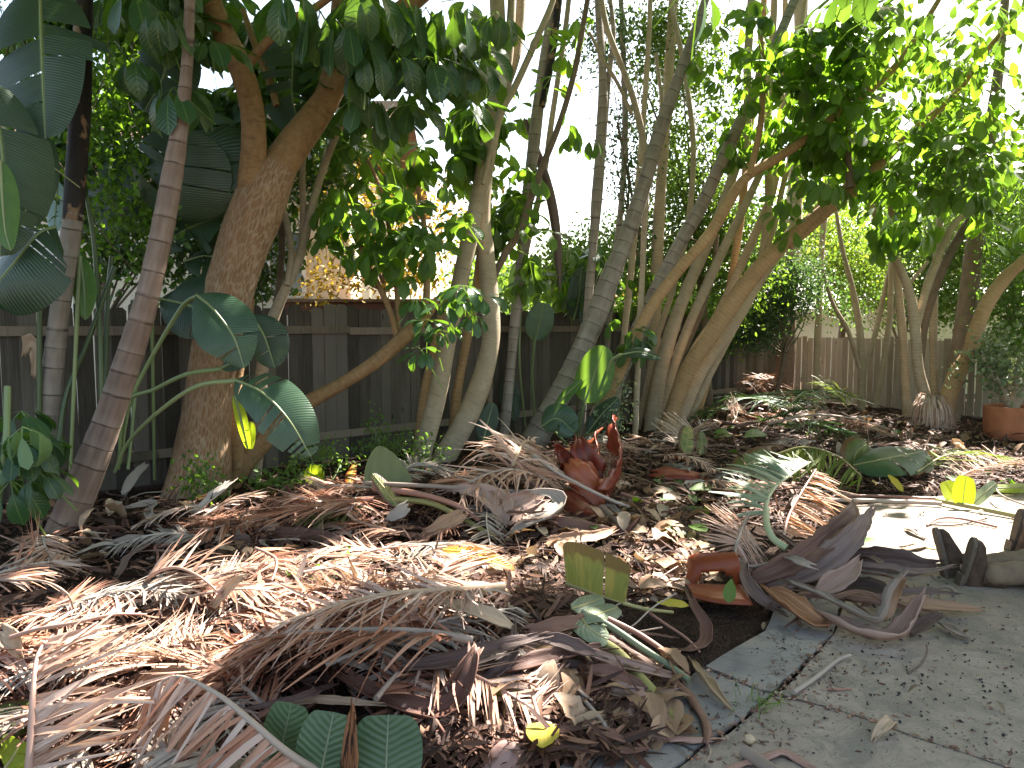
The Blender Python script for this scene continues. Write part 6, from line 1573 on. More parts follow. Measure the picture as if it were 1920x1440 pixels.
stick('thick olive-grey stem running under the blue-green petiole to a torn end', [(1115, 1195, .1), (1160, 1228, .08), (1210, 1285, .05), (1268, 1355, .03)], .026, STALK_OLIVE, 'broken_stem', 'stem', .03)
stick('rust-coloured stalk beside the blue-green petiole', [(1140, 1160, .14), (1200, 1190, .1), (1260, 1232, .06), (1290, 1262, .04)], .013, STALK_RED)
stick('thin purple stalk curving over bare soil by the zigzag leaf strip', [(1205, 1140, .06), (1240, 1165, .05), (1285, 1195, .03), (1312, 1222, .02)], .009, STALK_RED, r1=.006)
sheath('zigzag strip of folded dead leaf on bare soil by the flagstone', [(1290, 1110, .16, 4), (1305, 1140, .13, 8), (1325, 1172, .08, 11), (1322, 1205, .03, 13), (1290, 1220, .015, 9), (1265, 1214, .01, 4)], SHEATH, (-.4, -.7, .5), .8)
sheath('long curled tan dead leaf lying on the flagstone', [(1298, 1240, .02, 5), (1312, 1265, .03, 11), (1335, 1295, .03, 12), (1362, 1322, .015, 5)], m_dry('curled tan leaf', [(.2, (.2, .13, .075)), (.7, (.36, .25, .15)), (1, (.45, .35, .23))], .55, .1, .5, None, 2, 3), (.4, -.2, 1), 1.3, name='fallen_leaf', cat='leaf')
sheath('long brown curled leaf lying beside the round yellow leaf', [(1040, 1378, .03, 6), (1080, 1362, .05, 13), (1130, 1350, .05, 14), (1178, 1332, .03, 6)], m_dry('curled brown leaf', [(.2, (.15, .09, .05)), (.7, (.3, .2, .115)), (1, (.42, .32, .2))], .55, .1, .5, None, 2, 3), (.1, -.3, 1), 1.2, name='fallen_leaf', cat='leaf')
# -- cut green leaves
cutblade('striped yellow-green cut leaf with brown top edge standing on the pile', [(1062, 1094, .10), (1100, 1108, .11), (1140, 1122, .11), (1172, 1132, .10)], .31, BLADE_YELGREEN, (-.1, .5, .9), 1, sides=(1,), fold=1.15, droop=.05, shape=.12, skew=.0, gap=.03, tilt=.02, r=.010)
stick('olive petiole running on from the striped yellow-green cut leaf', [(1168, 1131, .10), (1210, 1142, .08), (1262, 1148, .05)], .011, STALK_OLIVE, 'petiole', 'petiole', .008)
cutblade('blue-green torn leaf scrap lying flat under the striped leaf', [(1072, 1142, .16), (1100, 1132, .17), (1130, 1120, .16)], .05, BLADE_SILVER, (0, -.6, .8), 0, shape=.4)
cutblade('second blue-green torn leaf scrap with rounded end below the first', [(1098, 1160, .15), (1125, 1150, .15), (1158, 1138, .13)], .06, BLADE_SILVER, (0, -.5, .85), 0, shape=.3)
cutblade('blue-green leaf base wrapped round the head of the blue-green petiole', [(1085, 1150, .17), (1105, 1178, .16), (1140, 1200, .12)], .09, BLADE_SILVER, (0, -.5, .8), 1, shape=.4)
cutblade('golden dying leaf with orange torn blade glowing in the sun patch', [(830, 1032, .2), (870, 1036, .2), (920, 1050, .19), (965, 1068, .16)], .065, BLADE_YELLOW, (0, -.4, .9), 3, midrib=LEAF_YELLOW, r=.011, fold=.5, shape=.35)
cutblade('olive half-moon cut leaf standing on its edge near the weeds', [(682, 912, .06), (720, 914, .06), (775, 912, .05)], .36, m_blade('olive cut leaf', (.085, .115, .035), (.13, .16, .05), (.3, .34, .05), .3, .4, freq=70), (0, .6, .9), 0, sides=(1,), fold=1.25, droop=.1, shape=.55, skew=-.1, r=.008)
cutblade('yellow-brown dying leaf strip by the olive half-moon leaf', [(745, 950, .1), (725, 920, .18), (698, 888, .28)], .06, BLADE_YELGREEN, (.3, -.9, .2), 2, shape=.4)
cutblade('yellow tattered leaf end beside the olive half-moon leaf', [(655, 905, .08), (660, 885, .14), (668, 866, .2)], .05, BLADE_YELLOW, (.2, -1, .2), 3, shape=.4)
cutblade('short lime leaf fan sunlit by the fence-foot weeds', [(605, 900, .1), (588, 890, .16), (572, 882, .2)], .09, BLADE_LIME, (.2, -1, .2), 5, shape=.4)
for lab, pth, W, sp in [('ribbed blue-green cut leaf piece touching the arched frond, first of the row', [(520, 1430, .14), (534, 1375, .24), (546, 1318, .34)], .075, 0), ('ribbed cut leaf piece just beside the charred bark strip, second of the row', [(600, 1460, .14), (612, 1400, .24), (626, 1335, .34)], .095, 0), ('widest ribbed blue-green cut leaf piece, past the charred bark strip', [(722, 1475, .1), (725, 1405, .2), (728, 1340, .3)], .115, 0)]:
    cutblade(lab, pth, W, BLADE_CUT, (.1, -1, .5), sp, midrib=STALK_BLUE, r=.004, fold=.02, droop=.1, shape=.2, skew=.02)
sheath('charred orange bark strip standing between the ribbed cut leaves', [(655, 1458, .16, 17), (657, 1405, .26, 14), (660, 1352, .35, 9), (660, 1326, .40, 3)], m_bark('charred orange strip', [(.3, (.2, .08, .035)), (.6, (.32, .14, .07)), (.8, (.42, .22, .12))], None, (30, 5, 3), 0, None, .7, .006, 0, (.03, .018, .014)), (0, -1, .3), .5)
sheath('chunky pink-brown sheath end lying at the very bottom edge', [(915, 1440, .02, 22), (940, 1412, .06, 34), (965, 1395, .07, 30), (990, 1405, .03, 10)], m_dry('pinkish sheath', [(.3, (.06, .03, .026)), (.6, (.2, .10, .085)), (1, (.34, .21, .18))], .6, 0, .7), (0, .35, -1), 1.3, name='sheath_stub')
cutblade('lime-yellow leaf piece in the very bottom corner', [(10, 1440, .05), (25, 1420, .08), (40, 1390, .12)], .08, BLADE_LIME, (0, -1, .4), 1, shape=.3)
cutblade('dark olive leaf lying under the fronds at the bottom corner', [(-60, 1370, .06), (0, 1350, .08), (80, 1330, .06)], .14, BLADE_OLIVE, (0, -.4, .9), 1, shape=.4)
cutblade('big dark green cut paddle leaf lying on the far pile before the clay pot', [(1600, 872, .15), (1650, 862, .22), (1700, 852, .24), (1735, 845, .22)], .26, BLADE_DARK if False else m_blade('cut dark paddle', (.03, .075, .025), (.055, .11, .035), (.2, .32, .04), .28, .35), (0, -.5, .8), 3, fold=.1, shape=.4, tilt=.1)
cutblade('broad green leaf half standing behind the big cut paddle leaf', [(1600, 875, .1), (1605, 850, .22), (1625, 832, .3)], .16, BLADE_OLIVE, (.1, -1, .4), 0, shape=.4)
for lab, pth, W, m in [('short lime-green leaf stub standing at the patio edge, narrower of the pair', [(1795, 945, .03), (1785, 922, .12), (1772, 902, .2)], .085, BLADE_LIME), ('tall lime-green leaf stub standing at the patio edge, wider of the pair', [(1805, 948, .03), (1808, 920, .15), (1812, 892, .27)], .095, BLADE_LIME), ('grey-green folded leaf stub leaning beside the lime-green pair', [(1825, 945, .03), (1845, 925, .12), (1868, 905, .2)], .05, BLADE_SILVER)]:
    cutblade(lab, pth, W, m, (-.1, -1, .3), 0, midrib=STALK_OLIVE, r=.004, fold=.03, droop=.05, shape=.25, skew=.0)
stick('olive spine of the lime-green leaf stubs, running along the patio edge', [(1755, 938, .03), (1810, 948, .04), (1880, 962, .03), (1990, 985, .02)], .018, STALK_OLIVE, r1=.022)
cutblade('lime leaf strip lying along the far patio edge', [(1850, 915, .06), (1890, 915, .07), (1950, 912, .06)], .06, BLADE_LIME, (0, -.6, .8), 0, shape=.4)
for lab, pts_, r, m in [('tan stalk lying along the sunlit patio edge', [(1535, 938, .03), (1610, 938, .04), (1700, 941, .03), (1765, 944, .03)], .018, STALK), ('second tan stalk lying just behind the sunlit one', [(1560, 930, .04), (1650, 930, .05), (1760, 935, .04)], .012, STALK_RED), ('looped thin purple stem on the shaded patio', [(1738, 985, .01), (1760, 972, .03), (1800, 972, .03), (1870, 988, .015)], .010, STALK_RED), ('thin dark twig bow on the patio behind the boots', [(1740, 983, .01), (1790, 984, .012), (1850, 972, .02)], .007, SHEATH_DARK), ('white-barked thin stem arching over the patio edge', [(1862, 908, .14), (1880, 930, .1), (1930, 950, .03)], .008, SHEATH_GREY)]:
    stick(lab, pts_, r, m, 'stem', 'stem')
for lab, px, py, L, ang, h in [('round yellow leaf lying by the grass tuft at the flagstone corner', 1016, 1402, .17, 1.5, .09), ('golden yellow leaf tucked in dry leaves by the narrow dark stem', 925, 1300, .13, .1, .09), ('long yellow leaf on the soil by the olive petiole', 1232, 1130, .17, -.3, .05), ('hanging golden yellow leaf before the big cut paddle leaf', 1665, 890, .2, -.9, .16),
                               ('small yellow leaf beside the hanging golden one', 1635, 900, .13, .4, .1), ('thin yellow leaf on the patio near the sun patch edge', 1735, 1026, .17, -.2, .008), ('yellowish tan leaf in the far sunlit litter', 960, 1335, .08, .7, .02)]:
    g = G(px, py, h)
    mb = MB()
    V, Q, U = leaf_tpl(8, .36 if 'round' in lab else .2, .12, .25, ((0, .1), (.12, .55), (.35, .95), (.6, 1), (.85, .8), (1, .1)), .06)
    hang = -.8 if 'hanging' in lab else .12
    inst(mb, (V, Q, U), g[None], np.array([[math.cos(ang), math.sin(ang), hang]]), np.array([[0, -.25 - abs(hang) * .6, 1.0]]), L, .5)
    tag(mb.build('fallen_leaf', LEAF_YELLOW, origin=g), label=lab, cat='leaf')
for lab, px, py, L, ang, h, m in [('bright green oval leaf lying in the sun on the patio edge', 1602, 1018, .17, -.25, .05, LEAF_LIGHT), ('bright green leaf sunlit on the litter past the red cluster', 1235, 938, .17, .4, .1, LEAF_LIGHT), ('second bright green leaf in the litter near the grey-green frond', 1292, 918, .22, .1, .1, LEAF_LIGHT), ('pale green leaf lying near the bleached tuft', 1395, 820, .36, .5, .12, LEAF_LIGHT),
                                  ('light green leaf hanging over the open red sheath', 1372, 1085, .14, -2.0, .2, LEAF_LIGHT), ('green leaf sticking out under the grey sheath loop', 1108, 985, .12, -1.4, .08, LEAF_MID), ('yellow green leaf stub by the pale rib fan', 1338, 820, .26, .3, .06, LEAF_YEL), ('round lime leaf sunlit by the foot of the ochre tree', 1337, 812, .2, .2, .12, LEAF_LIGHT), ('green leaf blade lying by the open red sheath rim', 1290, 1002, .26, 2.9, .06, LEAF_MID), ('green leaf lying in the litter above the open red sheath', 1290, 985, .22, -1.2, .1, LEAF_LIGHT)]:
    g = G(px, py, h)
    mb = MB()
    inst(mb, leaf_tpl(8, .25, .2, .3), g[None], np.array([[math.cos(ang), math.sin(ang), .2 if 'hanging' not in lab else -.8]]), np.array([[0, -.5, 1.0]]), L, .7)
    tag(mb.build('green_leaf', m, origin=g), label=lab, cat='leaf')
for lab, pth, W, m in [('olive yellow leaf stub standing at the foot of the tan clump', [(1285, 850, .05), (1288, 828, .16), (1292, 800, .3)], .11, BLADE_YELGREEN), ('dark olive leaf stub standing next to the yellow one', [(1312, 852, .05), (1316, 830, .14), (1318, 810, .24)], .10, BLADE_OLIVE), ('brown-edged green leaf stubs fan by the grey-green frond', [(1380, 885, .08), (1420, 860, .2), (1445, 850, .24)], .12, BLADE_OLIVE)]:
    cutblade(lab, pth, W, m, (.1, -1, .2), 1, fold=.05, shape=.3)
# loose bits on the paving
stick('dark bent stick lying along the joint of the concrete', [(1488, 1298, .012), (1530, 1270, .014), (1570, 1238, .016), (1595, 1228, .02)], .011, SHEATH_GREY, 'twig', 'twig', .008)
stick('small curved twig on the mossy concrete', [(1702, 1262, .008), (1726, 1245, .008), (1738, 1225, .01), (1738, 1212, .02)], .005, SHEATH_DARK, 'twig', 'twig', .003)
stick('dark twig wire running over the flagstone beside the folded reddish stem', [(1180, 1345, .01), (1176, 1385, .012), (1170, 1440, .01)], .005, SHEATH_DARK, 'twig', 'twig', .004)
stick('thin twig lying from the folded reddish stem to the joint', [(1325, 1388, .012), (1332, 1410, .01), (1322, 1432, .01)], .004, STALK, 'twig', 'twig', .003)
sheath('pinkish brown stick bent in the middle at the bottom edge of the patio', [(1330, 1454, .012, 9), (1400, 1425, .014, 10), (1462, 1406, .02, 9), (1474, 1406, .02, 9), (1500, 1422, .014, 10), (1550, 1454, .012, 9)], STEM_RED, (.1, -.3, -1), 1.2, name='bent_stem', cat='stem', sharp=True)
stick('short grey-tan broken stem end lying over the bent pinkish stick', [(1394, 1408, .025), (1420, 1425, .022), (1455, 1450, .02)], .024, SHEATH_GREY, 'broken_stem', 'stem', .022)
stick('small brown twig on the concrete above the crack', [(1552, 1292, .006), (1575, 1293, .008), (1597, 1291, .006)], .006, STALK_RED, 'twig', 'twig', .003)
mb = MB(); g = G(1405, 1388, .014); mb_p = [(-.02, 0, 0, .004), (-.012, 0, .003, .015), (.004, 0, .004, .017), (.016, 0, .002, .01), (.022, 0, 0, .003)]
tube(mb, np.array([(*(g + np.array(q[:3])), q[3]) for q in mb_p]), None, 10, .004, .5, .05)
tag(mb.build('pebble', STONE_TAN, origin=g), 'tan pebble on the concrete by the broken stem end', 'pebble')
sheath('folded triangular dead leaf standing on the concrete crack', [(1636, 1388, .005, 3), (1650, 1368, .04, 9), (1668, 1352, .05, 10), (1676, 1358, .02, 4)], SHEATH_TAN, (-.5, -.6, .4), .8, name='fallen_leaf', cat='leaf')
sheath('pale sunlit curled leaf lying in the patio sun patch', [(1700, 992, .01, 4), (1715, 998, .02, 7), (1735, 1010, .01, 4)], SHEATH_GREY, (0, -.4, 1), .9, name='fallen_leaf', cat='leaf')
sheath('scalloped tan leaf on the shadow edge of the patio sun patch', [(1690, 1028, .01, 4), (1715, 1026, .02, 8), (1738, 1022, .01, 4)], SHEATH_TAN, (0, -.4, 1), .9, name='fallen_leaf', cat='leaf')
sheath('fan-shaped curled tan dead leaf behind the leaning ringed stem', [(160, 775, .5, 14), (140, 780, .55, 26), (118, 772, .6, 22), (105, 765, .62, 8)], SHEATH_TAN, (.2, -.9, -.3), .8, name='dead_leaf', cat='leaf')
sheath('folded tan dead leaf between the leaning stem and the thickest trunk', [(275, 805, .35, 12), (295, 812, .36, 20), (318, 818, .33, 14), (325, 822, .32, 4)], SHEATH_TAN, (0, -.9, .2), .8, name='dead_leaf', cat='leaf')
b = P(62, 655, 6.3)
mb = MB(); trough(mb, np.array([(*P(48, 665, 6.3), .02), (*P(58, 640, 6.25), .07), (*P(72, 660, 6.25), .06), (*P(66, 705, 6.3), .03)]), (-.2, -1, .2), .9); tag(mb.build('dead_leaf', SHEATH_TAN, origin=b, solid=.004), 'orange-brown curled dead leaf clinging by the dark fence boards', 'leaf')
sheath('old grey board propped along the fence foot', [(205, 872, .1, 8), (270, 864, .12, 9), (325, 858, .13, 8)], BOARD, (0, -1, .1), .2, solid=.02, name='loose_board', cat='board')

# ------------------------------------------------------------------ fillers, copied from a few of each kind
def spot(n, boxes, patio=False):
    """n ground points drawn from picture boxes (x0, y0, x1, y1, weight)"""
    w = np.array([b[4] for b in boxes], float)
    out = []
    while len(out) < n:
        b = boxes[rng.choice(len(boxes), p=w / w.sum())]
        g = G(rng.uniform(b[0], b[2]), rng.uniform(b[1], b[3]), 0)
        if patio or not inpoly(g[0], g[1], PATIO):
            out.append(g)
    return out

def proto_frond(mat, ribmat, L, n, w, curl, lift):
    t = thing('dry_frond', None, 'dry frond', (0, 0, 0))
    Lm = rng.uniform(.5, .95)
    bend = rng.uniform(-.25, .25)
    pts = np.array([(-Lm / 2, 0, .03), (-Lm / 4, bend * .3, .07), (0, bend * .5, .10), (Lm / 4, bend * .3, .08), (Lm / 2, -bend * .2, .03)])
    mb = MB(); rib_tube(mb, pts, .011, .004, 6); mb.build('midrib', ribmat, t)
    mb = MB(); strips(mb, pts, L, n, (-1, 1), lean=.8, w=w, curl=curl, lift=lift, floor=False, nj=5, fan=.1, mess=.35, broken=.1)
    for v in mb.v:
        v[:, 2] = np.maximum(v[:, 2], .01)
    mb.build('shredded_blade', mat, t)
    return t

def scatter(protos, n, boxes, label, group, cat, tilt=.15, z=(0, .05), scale=(.7, 1.15), ang=None, patio=False, lift=0.0):
    """each prototype is placed first, then copied"""
    used = {}
    for i, g in enumerate(spot(n, boxes, patio)):
        o = protos[i % len(protos)]
        if o.name not in used:
            used[o.name] = kids(o)
            c = o
        else:
            c = copy_tree(o, used[o.name])
        h = rng.uniform(*z)
        c.location = (g[0], g[1], float(H(g[0], g[1])) + h + lift)
        # follow the slope of the pile
        c.rotation_euler = (rng.normal(0, tilt), rng.normal(0, tilt), rng.uniform(0, 6.28) if ang is None else rng.normal(*ang))
        s = rng.uniform(*scale)
        c.scale = (s, s, s)
        tag(c, label[i % len(label)] if isinstance(label, list) else label, cat, group)

PILE = [(0, 1090, 480, 1420, 3.0), (420, 1000, 860, 1230, 2.6), (640, 1200, 1080, 1340, 1.0), (500, 900, 1050, 1010, 1.6), (1040, 840, 1560, 940, 1.6), (1300, 760, 1740, 850, 1.3), (60, 970, 520, 1090, .8)]
scatter([proto_frond(RIBS, STALK, .26, 44, .012, .4, .05), proto_frond(RIBS, STALK_RED, .22, 40, .011, .5, .1), proto_frond(RIBS_TAN, STALK_RED, .26, 44, .011, .3, .1), proto_frond(RIBS_TAN, STALK, .24, 40, .014, .5, .1)], 72, PILE,
        'shredded brown frond tangled low in the debris pile', 'brown fronds tangled in the debris pile', 'dry frond')
scatter([proto_frond(RIBS_GREY, SHEATH_GREY, .26, 44, .012, .4, .05), proto_frond(RIBS_GREY, STALK, .24, 40, .013, .5, .1)], 22, PILE,
        'shredded ash-grey frond tangled low in the debris pile', 'grey fronds tangled in the debris pile', 'dry frond')

def proto_sheath(mat, name='dry_sheath'):
    L = rng.uniform(.3, .75)
    w = rng.uniform(.012, .032)
    b = rng.normal(0, .12, 4)
    mb = MB()
    trough(mb, np.array([(-L / 2, b[0], .01, w * .3), (-L / 4, b[1] * .5, .035, w), (0, 0, .05, w * 1.2), (L / 4, b[2] * .5, .04, w), (L / 2, b[3], .015, w * .3)]), (rng.normal(0, .5), rng.normal(0, .5), rng.choice([1, 1, -1])), rng.uniform(.7, 1.3))
    return tag(mb.build(name, mat, origin=(0, 0, 0), solid=.004), cat='dry sheath')
SHBOX = [(420, 960, 1180, 1060, 2), (700, 1180, 1240, 1330, 2), (1020, 850, 1600, 960, 3), (60, 930, 560, 1080, 2.5), (1250, 790, 1760, 860, 2.5), (0, 1100, 600, 1400, 1)]
scatter([proto_sheath(SHEATH) for _ in range(4)] + [proto_sheath(SHEATH_DARK) for _ in range(2)], 84, SHBOX, 'dull brown channelled sheath lying loose among the debris', 'brown sheaths loose in the debris', 'dry sheath', .2)
scatter([proto_sheath(SHEATH_GREY) for _ in range(3)], 18, SHBOX, 'pale grey channelled sheath lying loose among the debris', 'grey sheaths loose in the debris', 'dry sheath', .2)
scatter([proto_sheath(SHEATH_TAN) for _ in range(2)], 14, SHBOX, 'light tan channelled sheath lying loose among the debris', 'tan sheaths loose in the debris', 'dry sheath', .2)
scatter([proto_sheath(SHEATH) for _ in range(3)] + [proto_sheath(SHEATH_DARK) for _ in range(2)], 16, [(1430, 1060, 1700, 1170, 1)], 'brown sheath jammed inside the heap on the patio', 'sheaths jammed in the patio heap', 'dry sheath', .3, (.01, .12), (.6, 1.0), patio=True)
scatter([proto_sheath(BOOT_RED, 'palm_sheath') for _ in range(2)], 7, [(1180, 850, 1340, 900, 1), (1330, 760, 1480, 800, 1.5), (1580, 790, 1660, 820, 1)], 'small dark red sheath half buried in the far litter', 'red sheaths half buried in the far litter', 'palm sheath', .2)

def proto_stick(mat, name='dry_stalk'):
    L = rng.uniform(.25, .7)
    b = rng.normal(0, .05, 3)
    mb = MB()
    tube(mb, smooth_path([(-L / 2, 0, .012), (-L / 6, b[0], .02), (L / 6, b[1], .02), (L / 2, b[2], .012)], 10), rng.uniform(.004, .009), 6, .05, rng.random(), .1)
    return tag(mb.build(name, mat, origin=(0, 0, 0)), cat='stalk')
scatter([proto_stick(STALK) for _ in range(3)] + [proto_stick(STALK_RED) for _ in range(2)] + [proto_stick(SHEATH_DARK)], 80, SHBOX + [(1160, 960, 1330, 1160, 1)], 'thin bare dry stalk lying loose among the debris', 'thin stalks loose in the debris', 'stalk', .15, (.0, .06))

def proto_leaf(mat, w=.22, L=.15, curl=.6, name='fallen_leaf'):
    mb = MB()
    V, Q, U = leaf_tpl(7, w, rng.uniform(.1, .5), curl, ((0, .08), (.15, .5), (.4, .95), (.6, 1), (.82, .75), (1, .06)), rng.uniform(.05, .25))
    V = V + np.array([-.5, 0, 0])
    V[:, 2] -= V[:, 2].min()
    mb.add(V * L, Q, U * np.array([1, 1, 1]) + np.array([0, 0, rng.random() * 30]), rng.random())
    return tag(mb.build(name, mat, origin=(0, 0, 0)), cat='leaf')
LB = [(900, 1250, 1280, 1400, 2.6), (1160, 950, 1330, 1130, 3.2), (1000, 960, 1200, 1020, 1.2), (860, 1000, 1060, 1100, .6), (380, 1000, 560, 1080, 1.0), (1040, 860, 1420, 960, 1.6), (1330, 780, 1760, 870, 1.4), (60, 930, 480, 1060, .8), (1700, 800, 1920, 860, .8)]
scatter([proto_leaf(LITTER, rng.uniform(.18, .28), rng.uniform(.11, .2), rng.uniform(-.2, 1.2)) for _ in range(8)], 285, LB, 'dry tan-brown oval leaf lying in the litter of the bed', 'dry leaves lying in the bed', 'leaf', .25, (.005, .05), (.7, 1.25))
scatter([proto_leaf(LITTER_DULL, rng.uniform(.18, .28), rng.uniform(.07, .13), .9, 'patio_leaf') for _ in range(3)], 16, [(1440, 1150, 1900, 1400, 1), (1620, 950, 1900, 1010, 1.6), (1320, 1170, 1440, 1260, .5)], 'small dry curled leaf lying on the paving', 'small dry leaves on the paving', 'leaf', .2, (.004, .012), (.4, .8), patio=True)
scatter([proto_leaf(m, .24, .17, .4, 'green_leaf') for m in (LEAF_MID, LEAF_LIGHT, LEAF_MID)], 36, [(1180, 900, 1330, 1000, 2.4), (1350, 790, 1720, 900, 2), (1580, 870, 1900, 930, 2), (400, 890, 640, 920, 1)], 'plucked green leaf lying on the brown litter', 'green leaves lying on the litter', 'leaf', .4, (.02, .08))

# black palm fruit on the paving
def proto_fruit():
    mb = MB()
    a = rng.uniform(.0035, .006)
    tube(mb, np.array([(-a, 0, a, a * .3), (-a * .4, 0, a, a * .95), (a * .5, 0, a, a), (a, 0, a, a * .4), (a * 2.6, rng.normal(0, a * .5), a * .7, a * .16)]), None, 7, a * .5, .5, .1)
    return tag(mb.build('palm_fruit', BERRY, origin=(0, 0, 0)), cat='palm fruit')
scatter([proto_fruit() for _ in range(5)], 260, [(1480, 1180, 1920, 1420, 3), (1600, 1130, 1900, 1320, 4), (1300, 1200, 1480, 1420, 1), (1740, 1060, 1800, 1140, .5), (1550, 1060, 1780, 1130, .6)], 'small black palm fruit fallen on the paving', 'black palm fruit on the paving', 'palm fruit', .1, (.001, .003), (.45, 1.15), patio=True)

# -- fine litter nobody could count
def shreds(name, n, boxes, mat, L=(.05, .28), w=.006, zr=(.0, .07), patio=False):
    g = np.array(spot(n, boxes, patio))
    g[:, 2] = H(g[:, 0], g[:, 1]) + rng.uniform(*zr, n)
    d = unit(n) * np.array([1, 1, .22])
    z = unit(n) * .7 + np.array([0, -.2, 1])
    mb = MB()
    tp = [leaf_tpl(4, .04, .3, c, ((0, .5), (.3, 1), (.7, .8), (1, .15)), .1) for c in (-.4, .3, .9)]
    k = rng.integers(0, 3, n)
    ln = rng.uniform(*L, n)
    for i in range(3):
        m = k == i
        inst(mb, tp[i], g[m], d[m], z[m], ln[m], rng.random(m.sum()), wsc=rng.uniform(.5, 2.2, m.sum()) * w / .04)
    return tag(mb.build(name, mat), kind='stuff')
ALL = [(-100, 940, 560, 1440, 3), (300, 960, 1100, 1280, 4), (700, 1240, 1200, 1440, 2), (1000, 830, 1560, 990, 3), (1160, 960, 1330, 1130, .8), (1250, 760, 1780, 860, 2.4), (1700, 790, 2000, 880, 1.2), (1560, 850, 1920, 925, 1.6), (480, 880, 1050, 980, 1.5)]
shreds('dry_litter', 20000, ALL, SHRED, (.03, .22), .007, (0, .07))
shreds('leaf_scraps', 2600, LB, LITTER, (.03, .09), .018, (0, .02))
shreds('joint_dirt', 380, [(x0, y0, x1, y1, 1) for (x0, y0), (x1, y1) in [((a[0] + (b[0] - a[0]) * i / 8 - 5, a[1] + (b[1] - a[1]) * i / 8 - 3), (a[0] + (b[0] - a[0]) * i / 8 + 6, a[1] + (b[1] - a[1]) * i / 8 + 4)) for a, b in (((1300, 1422), (1450, 1302)), ((1450, 1302), (1565, 1190)), ((1462, 1303), (1640, 1352)), ((1640, 1352), (1920, 1449)), ((1318, 1252), (1440, 1300))) for i in range(8)]], SHRED, (.006, .035), .003, (.001, .005), True)
shreds('paving_crumbs', 900, [(1440, 1120, 1920, 1420, 1), (1600, 1060, 1800, 1150, 1), (1560, 940, 1900, 1000, .6), (1440, 1180, 1600, 1310, 1), (1290, 1300, 1480, 1430, .8)], SHRED, (.008, .035), .0025, (.002, .004), True)
# ------------------------------------------------------------------ two people resting on the patio, only their lower legs in the picture
def skin_obj(name, joints, edges, mat, parent, root=0, sub=2):
    """joints: name -> (xyz, rx, ry)"""
    names = list(joints)
    org = np.array(parent.location) if parent.parent is None else np.array(parent.parent.location)
    me = bpy.data.meshes.new(name)
    me.from_pydata([tuple(np.array(joints[k][0]) - org) for k in names], [(names.index(a), names.index(b)) for a, b in edges], [])
    me.materials.append(mat)
    ob = bpy.data.objects.new(name, me)
    COL.objects.link(ob)
    ob.parent = parent
    sk = ob.modifiers.new('skin', 'SKIN')
    sk.use_smooth_shade = True
    for i, k in enumerate(names):
        v = me.skin_vertices[0].data[i]
        v.radius = (joints[k][1], joints[k][2])
        v.use_root = i == root
    sb = ob.modifiers.new('smooth', 'SUBSURF')
    sb.levels = sb.render_levels = sub
    return ob

def boot(t, heel, toe_dir, up_dir, mat, size=.29):
    """boot standing on its heel: sole faces along sole normal"""
    toe = nrm(np.array(toe_dir, float)); up = np.array(up_dir, float); up = nrm(up - toe * (up @ toe)); side = np.cross(toe, up)
    L = size
    mb = MB()
    rows = [(0, .030, .0), (.02, .036, .0), (.09, .037, .0), (.15, .036, .0), (.21, .047, .0), (.26, .042, .0), (.285, .025, .0)]
    th = np.linspace(0, 2 * np.pi, 18, endpoint=False)
    V = []
    for i, (x, hw, _) in enumerate(rows):
        hgt = [.10, .115, .115, .095, .07, .055, .035][i]
        ring = []
        for a in th:
            c, s = math.cos(a), math.sin(a)
            z = hgt * (.5 + .5 * math.copysign(abs(s) ** .55, s))
            ring.append(heel + toe * x * L / .29 + side * hw * math.copysign(abs(c) ** .7, c) + up * (.022 + z))
        V.append(ring)
    V = np.array(V)
    mb.grid(V, None, .5, closed=True)
    for k, o in ((0, 1), (-1, -1)):
        c = V[k].mean(0)
        mb.add(np.concatenate([V[k], c[None]]), None, None, .5, [((i + 1) % 18, i, 18) if o > 0 else (i, (i + 1) % 18, 18) for i in range(18)])
    b = mb.build('boot', mat, t)
    sh = MB()
    s0 = heel + toe * .065 + up * .10
    tube(sh, np.array([(*s0, .052), (*(s0 + up * .06), .053), (*(s0 + up * .13), .056)]), None, 16, .03, .5, .03)
    sh.build('boot_shaft', mat, b)
    so = MB()
    n = 22
    a = np.linspace(0, 2 * np.pi, n, endpoint=False)
    xx = .145 + .158 * np.cos(a)
    yy = np.sin(a) * (.040 + .012 * np.cos(a) - .008 * np.cos(2 * a + 3))
    top = np.array([heel + toe * x + side * y + up * .024 for x, y in zip(xx, yy)])
    bot = top - up * .024
    so.add(np.concatenate([top, bot]), [(i, (i + 1) % n, n + (i + 1) % n, n + i) for i in range(n)], None, .5)
    so.add(np.concatenate([bot, bot.mean(0)[None]]), None, None, .5, [(i, (i + 1) % n, n) for i in range(n)])
    hl = heel + toe * .0 - up * .0
    so.obox(hl - side * .034 - up * .016 + toe * -.008, toe * .075, side * .068, up * .017)
    so.build('sole', SOLE, b, smooth=False)

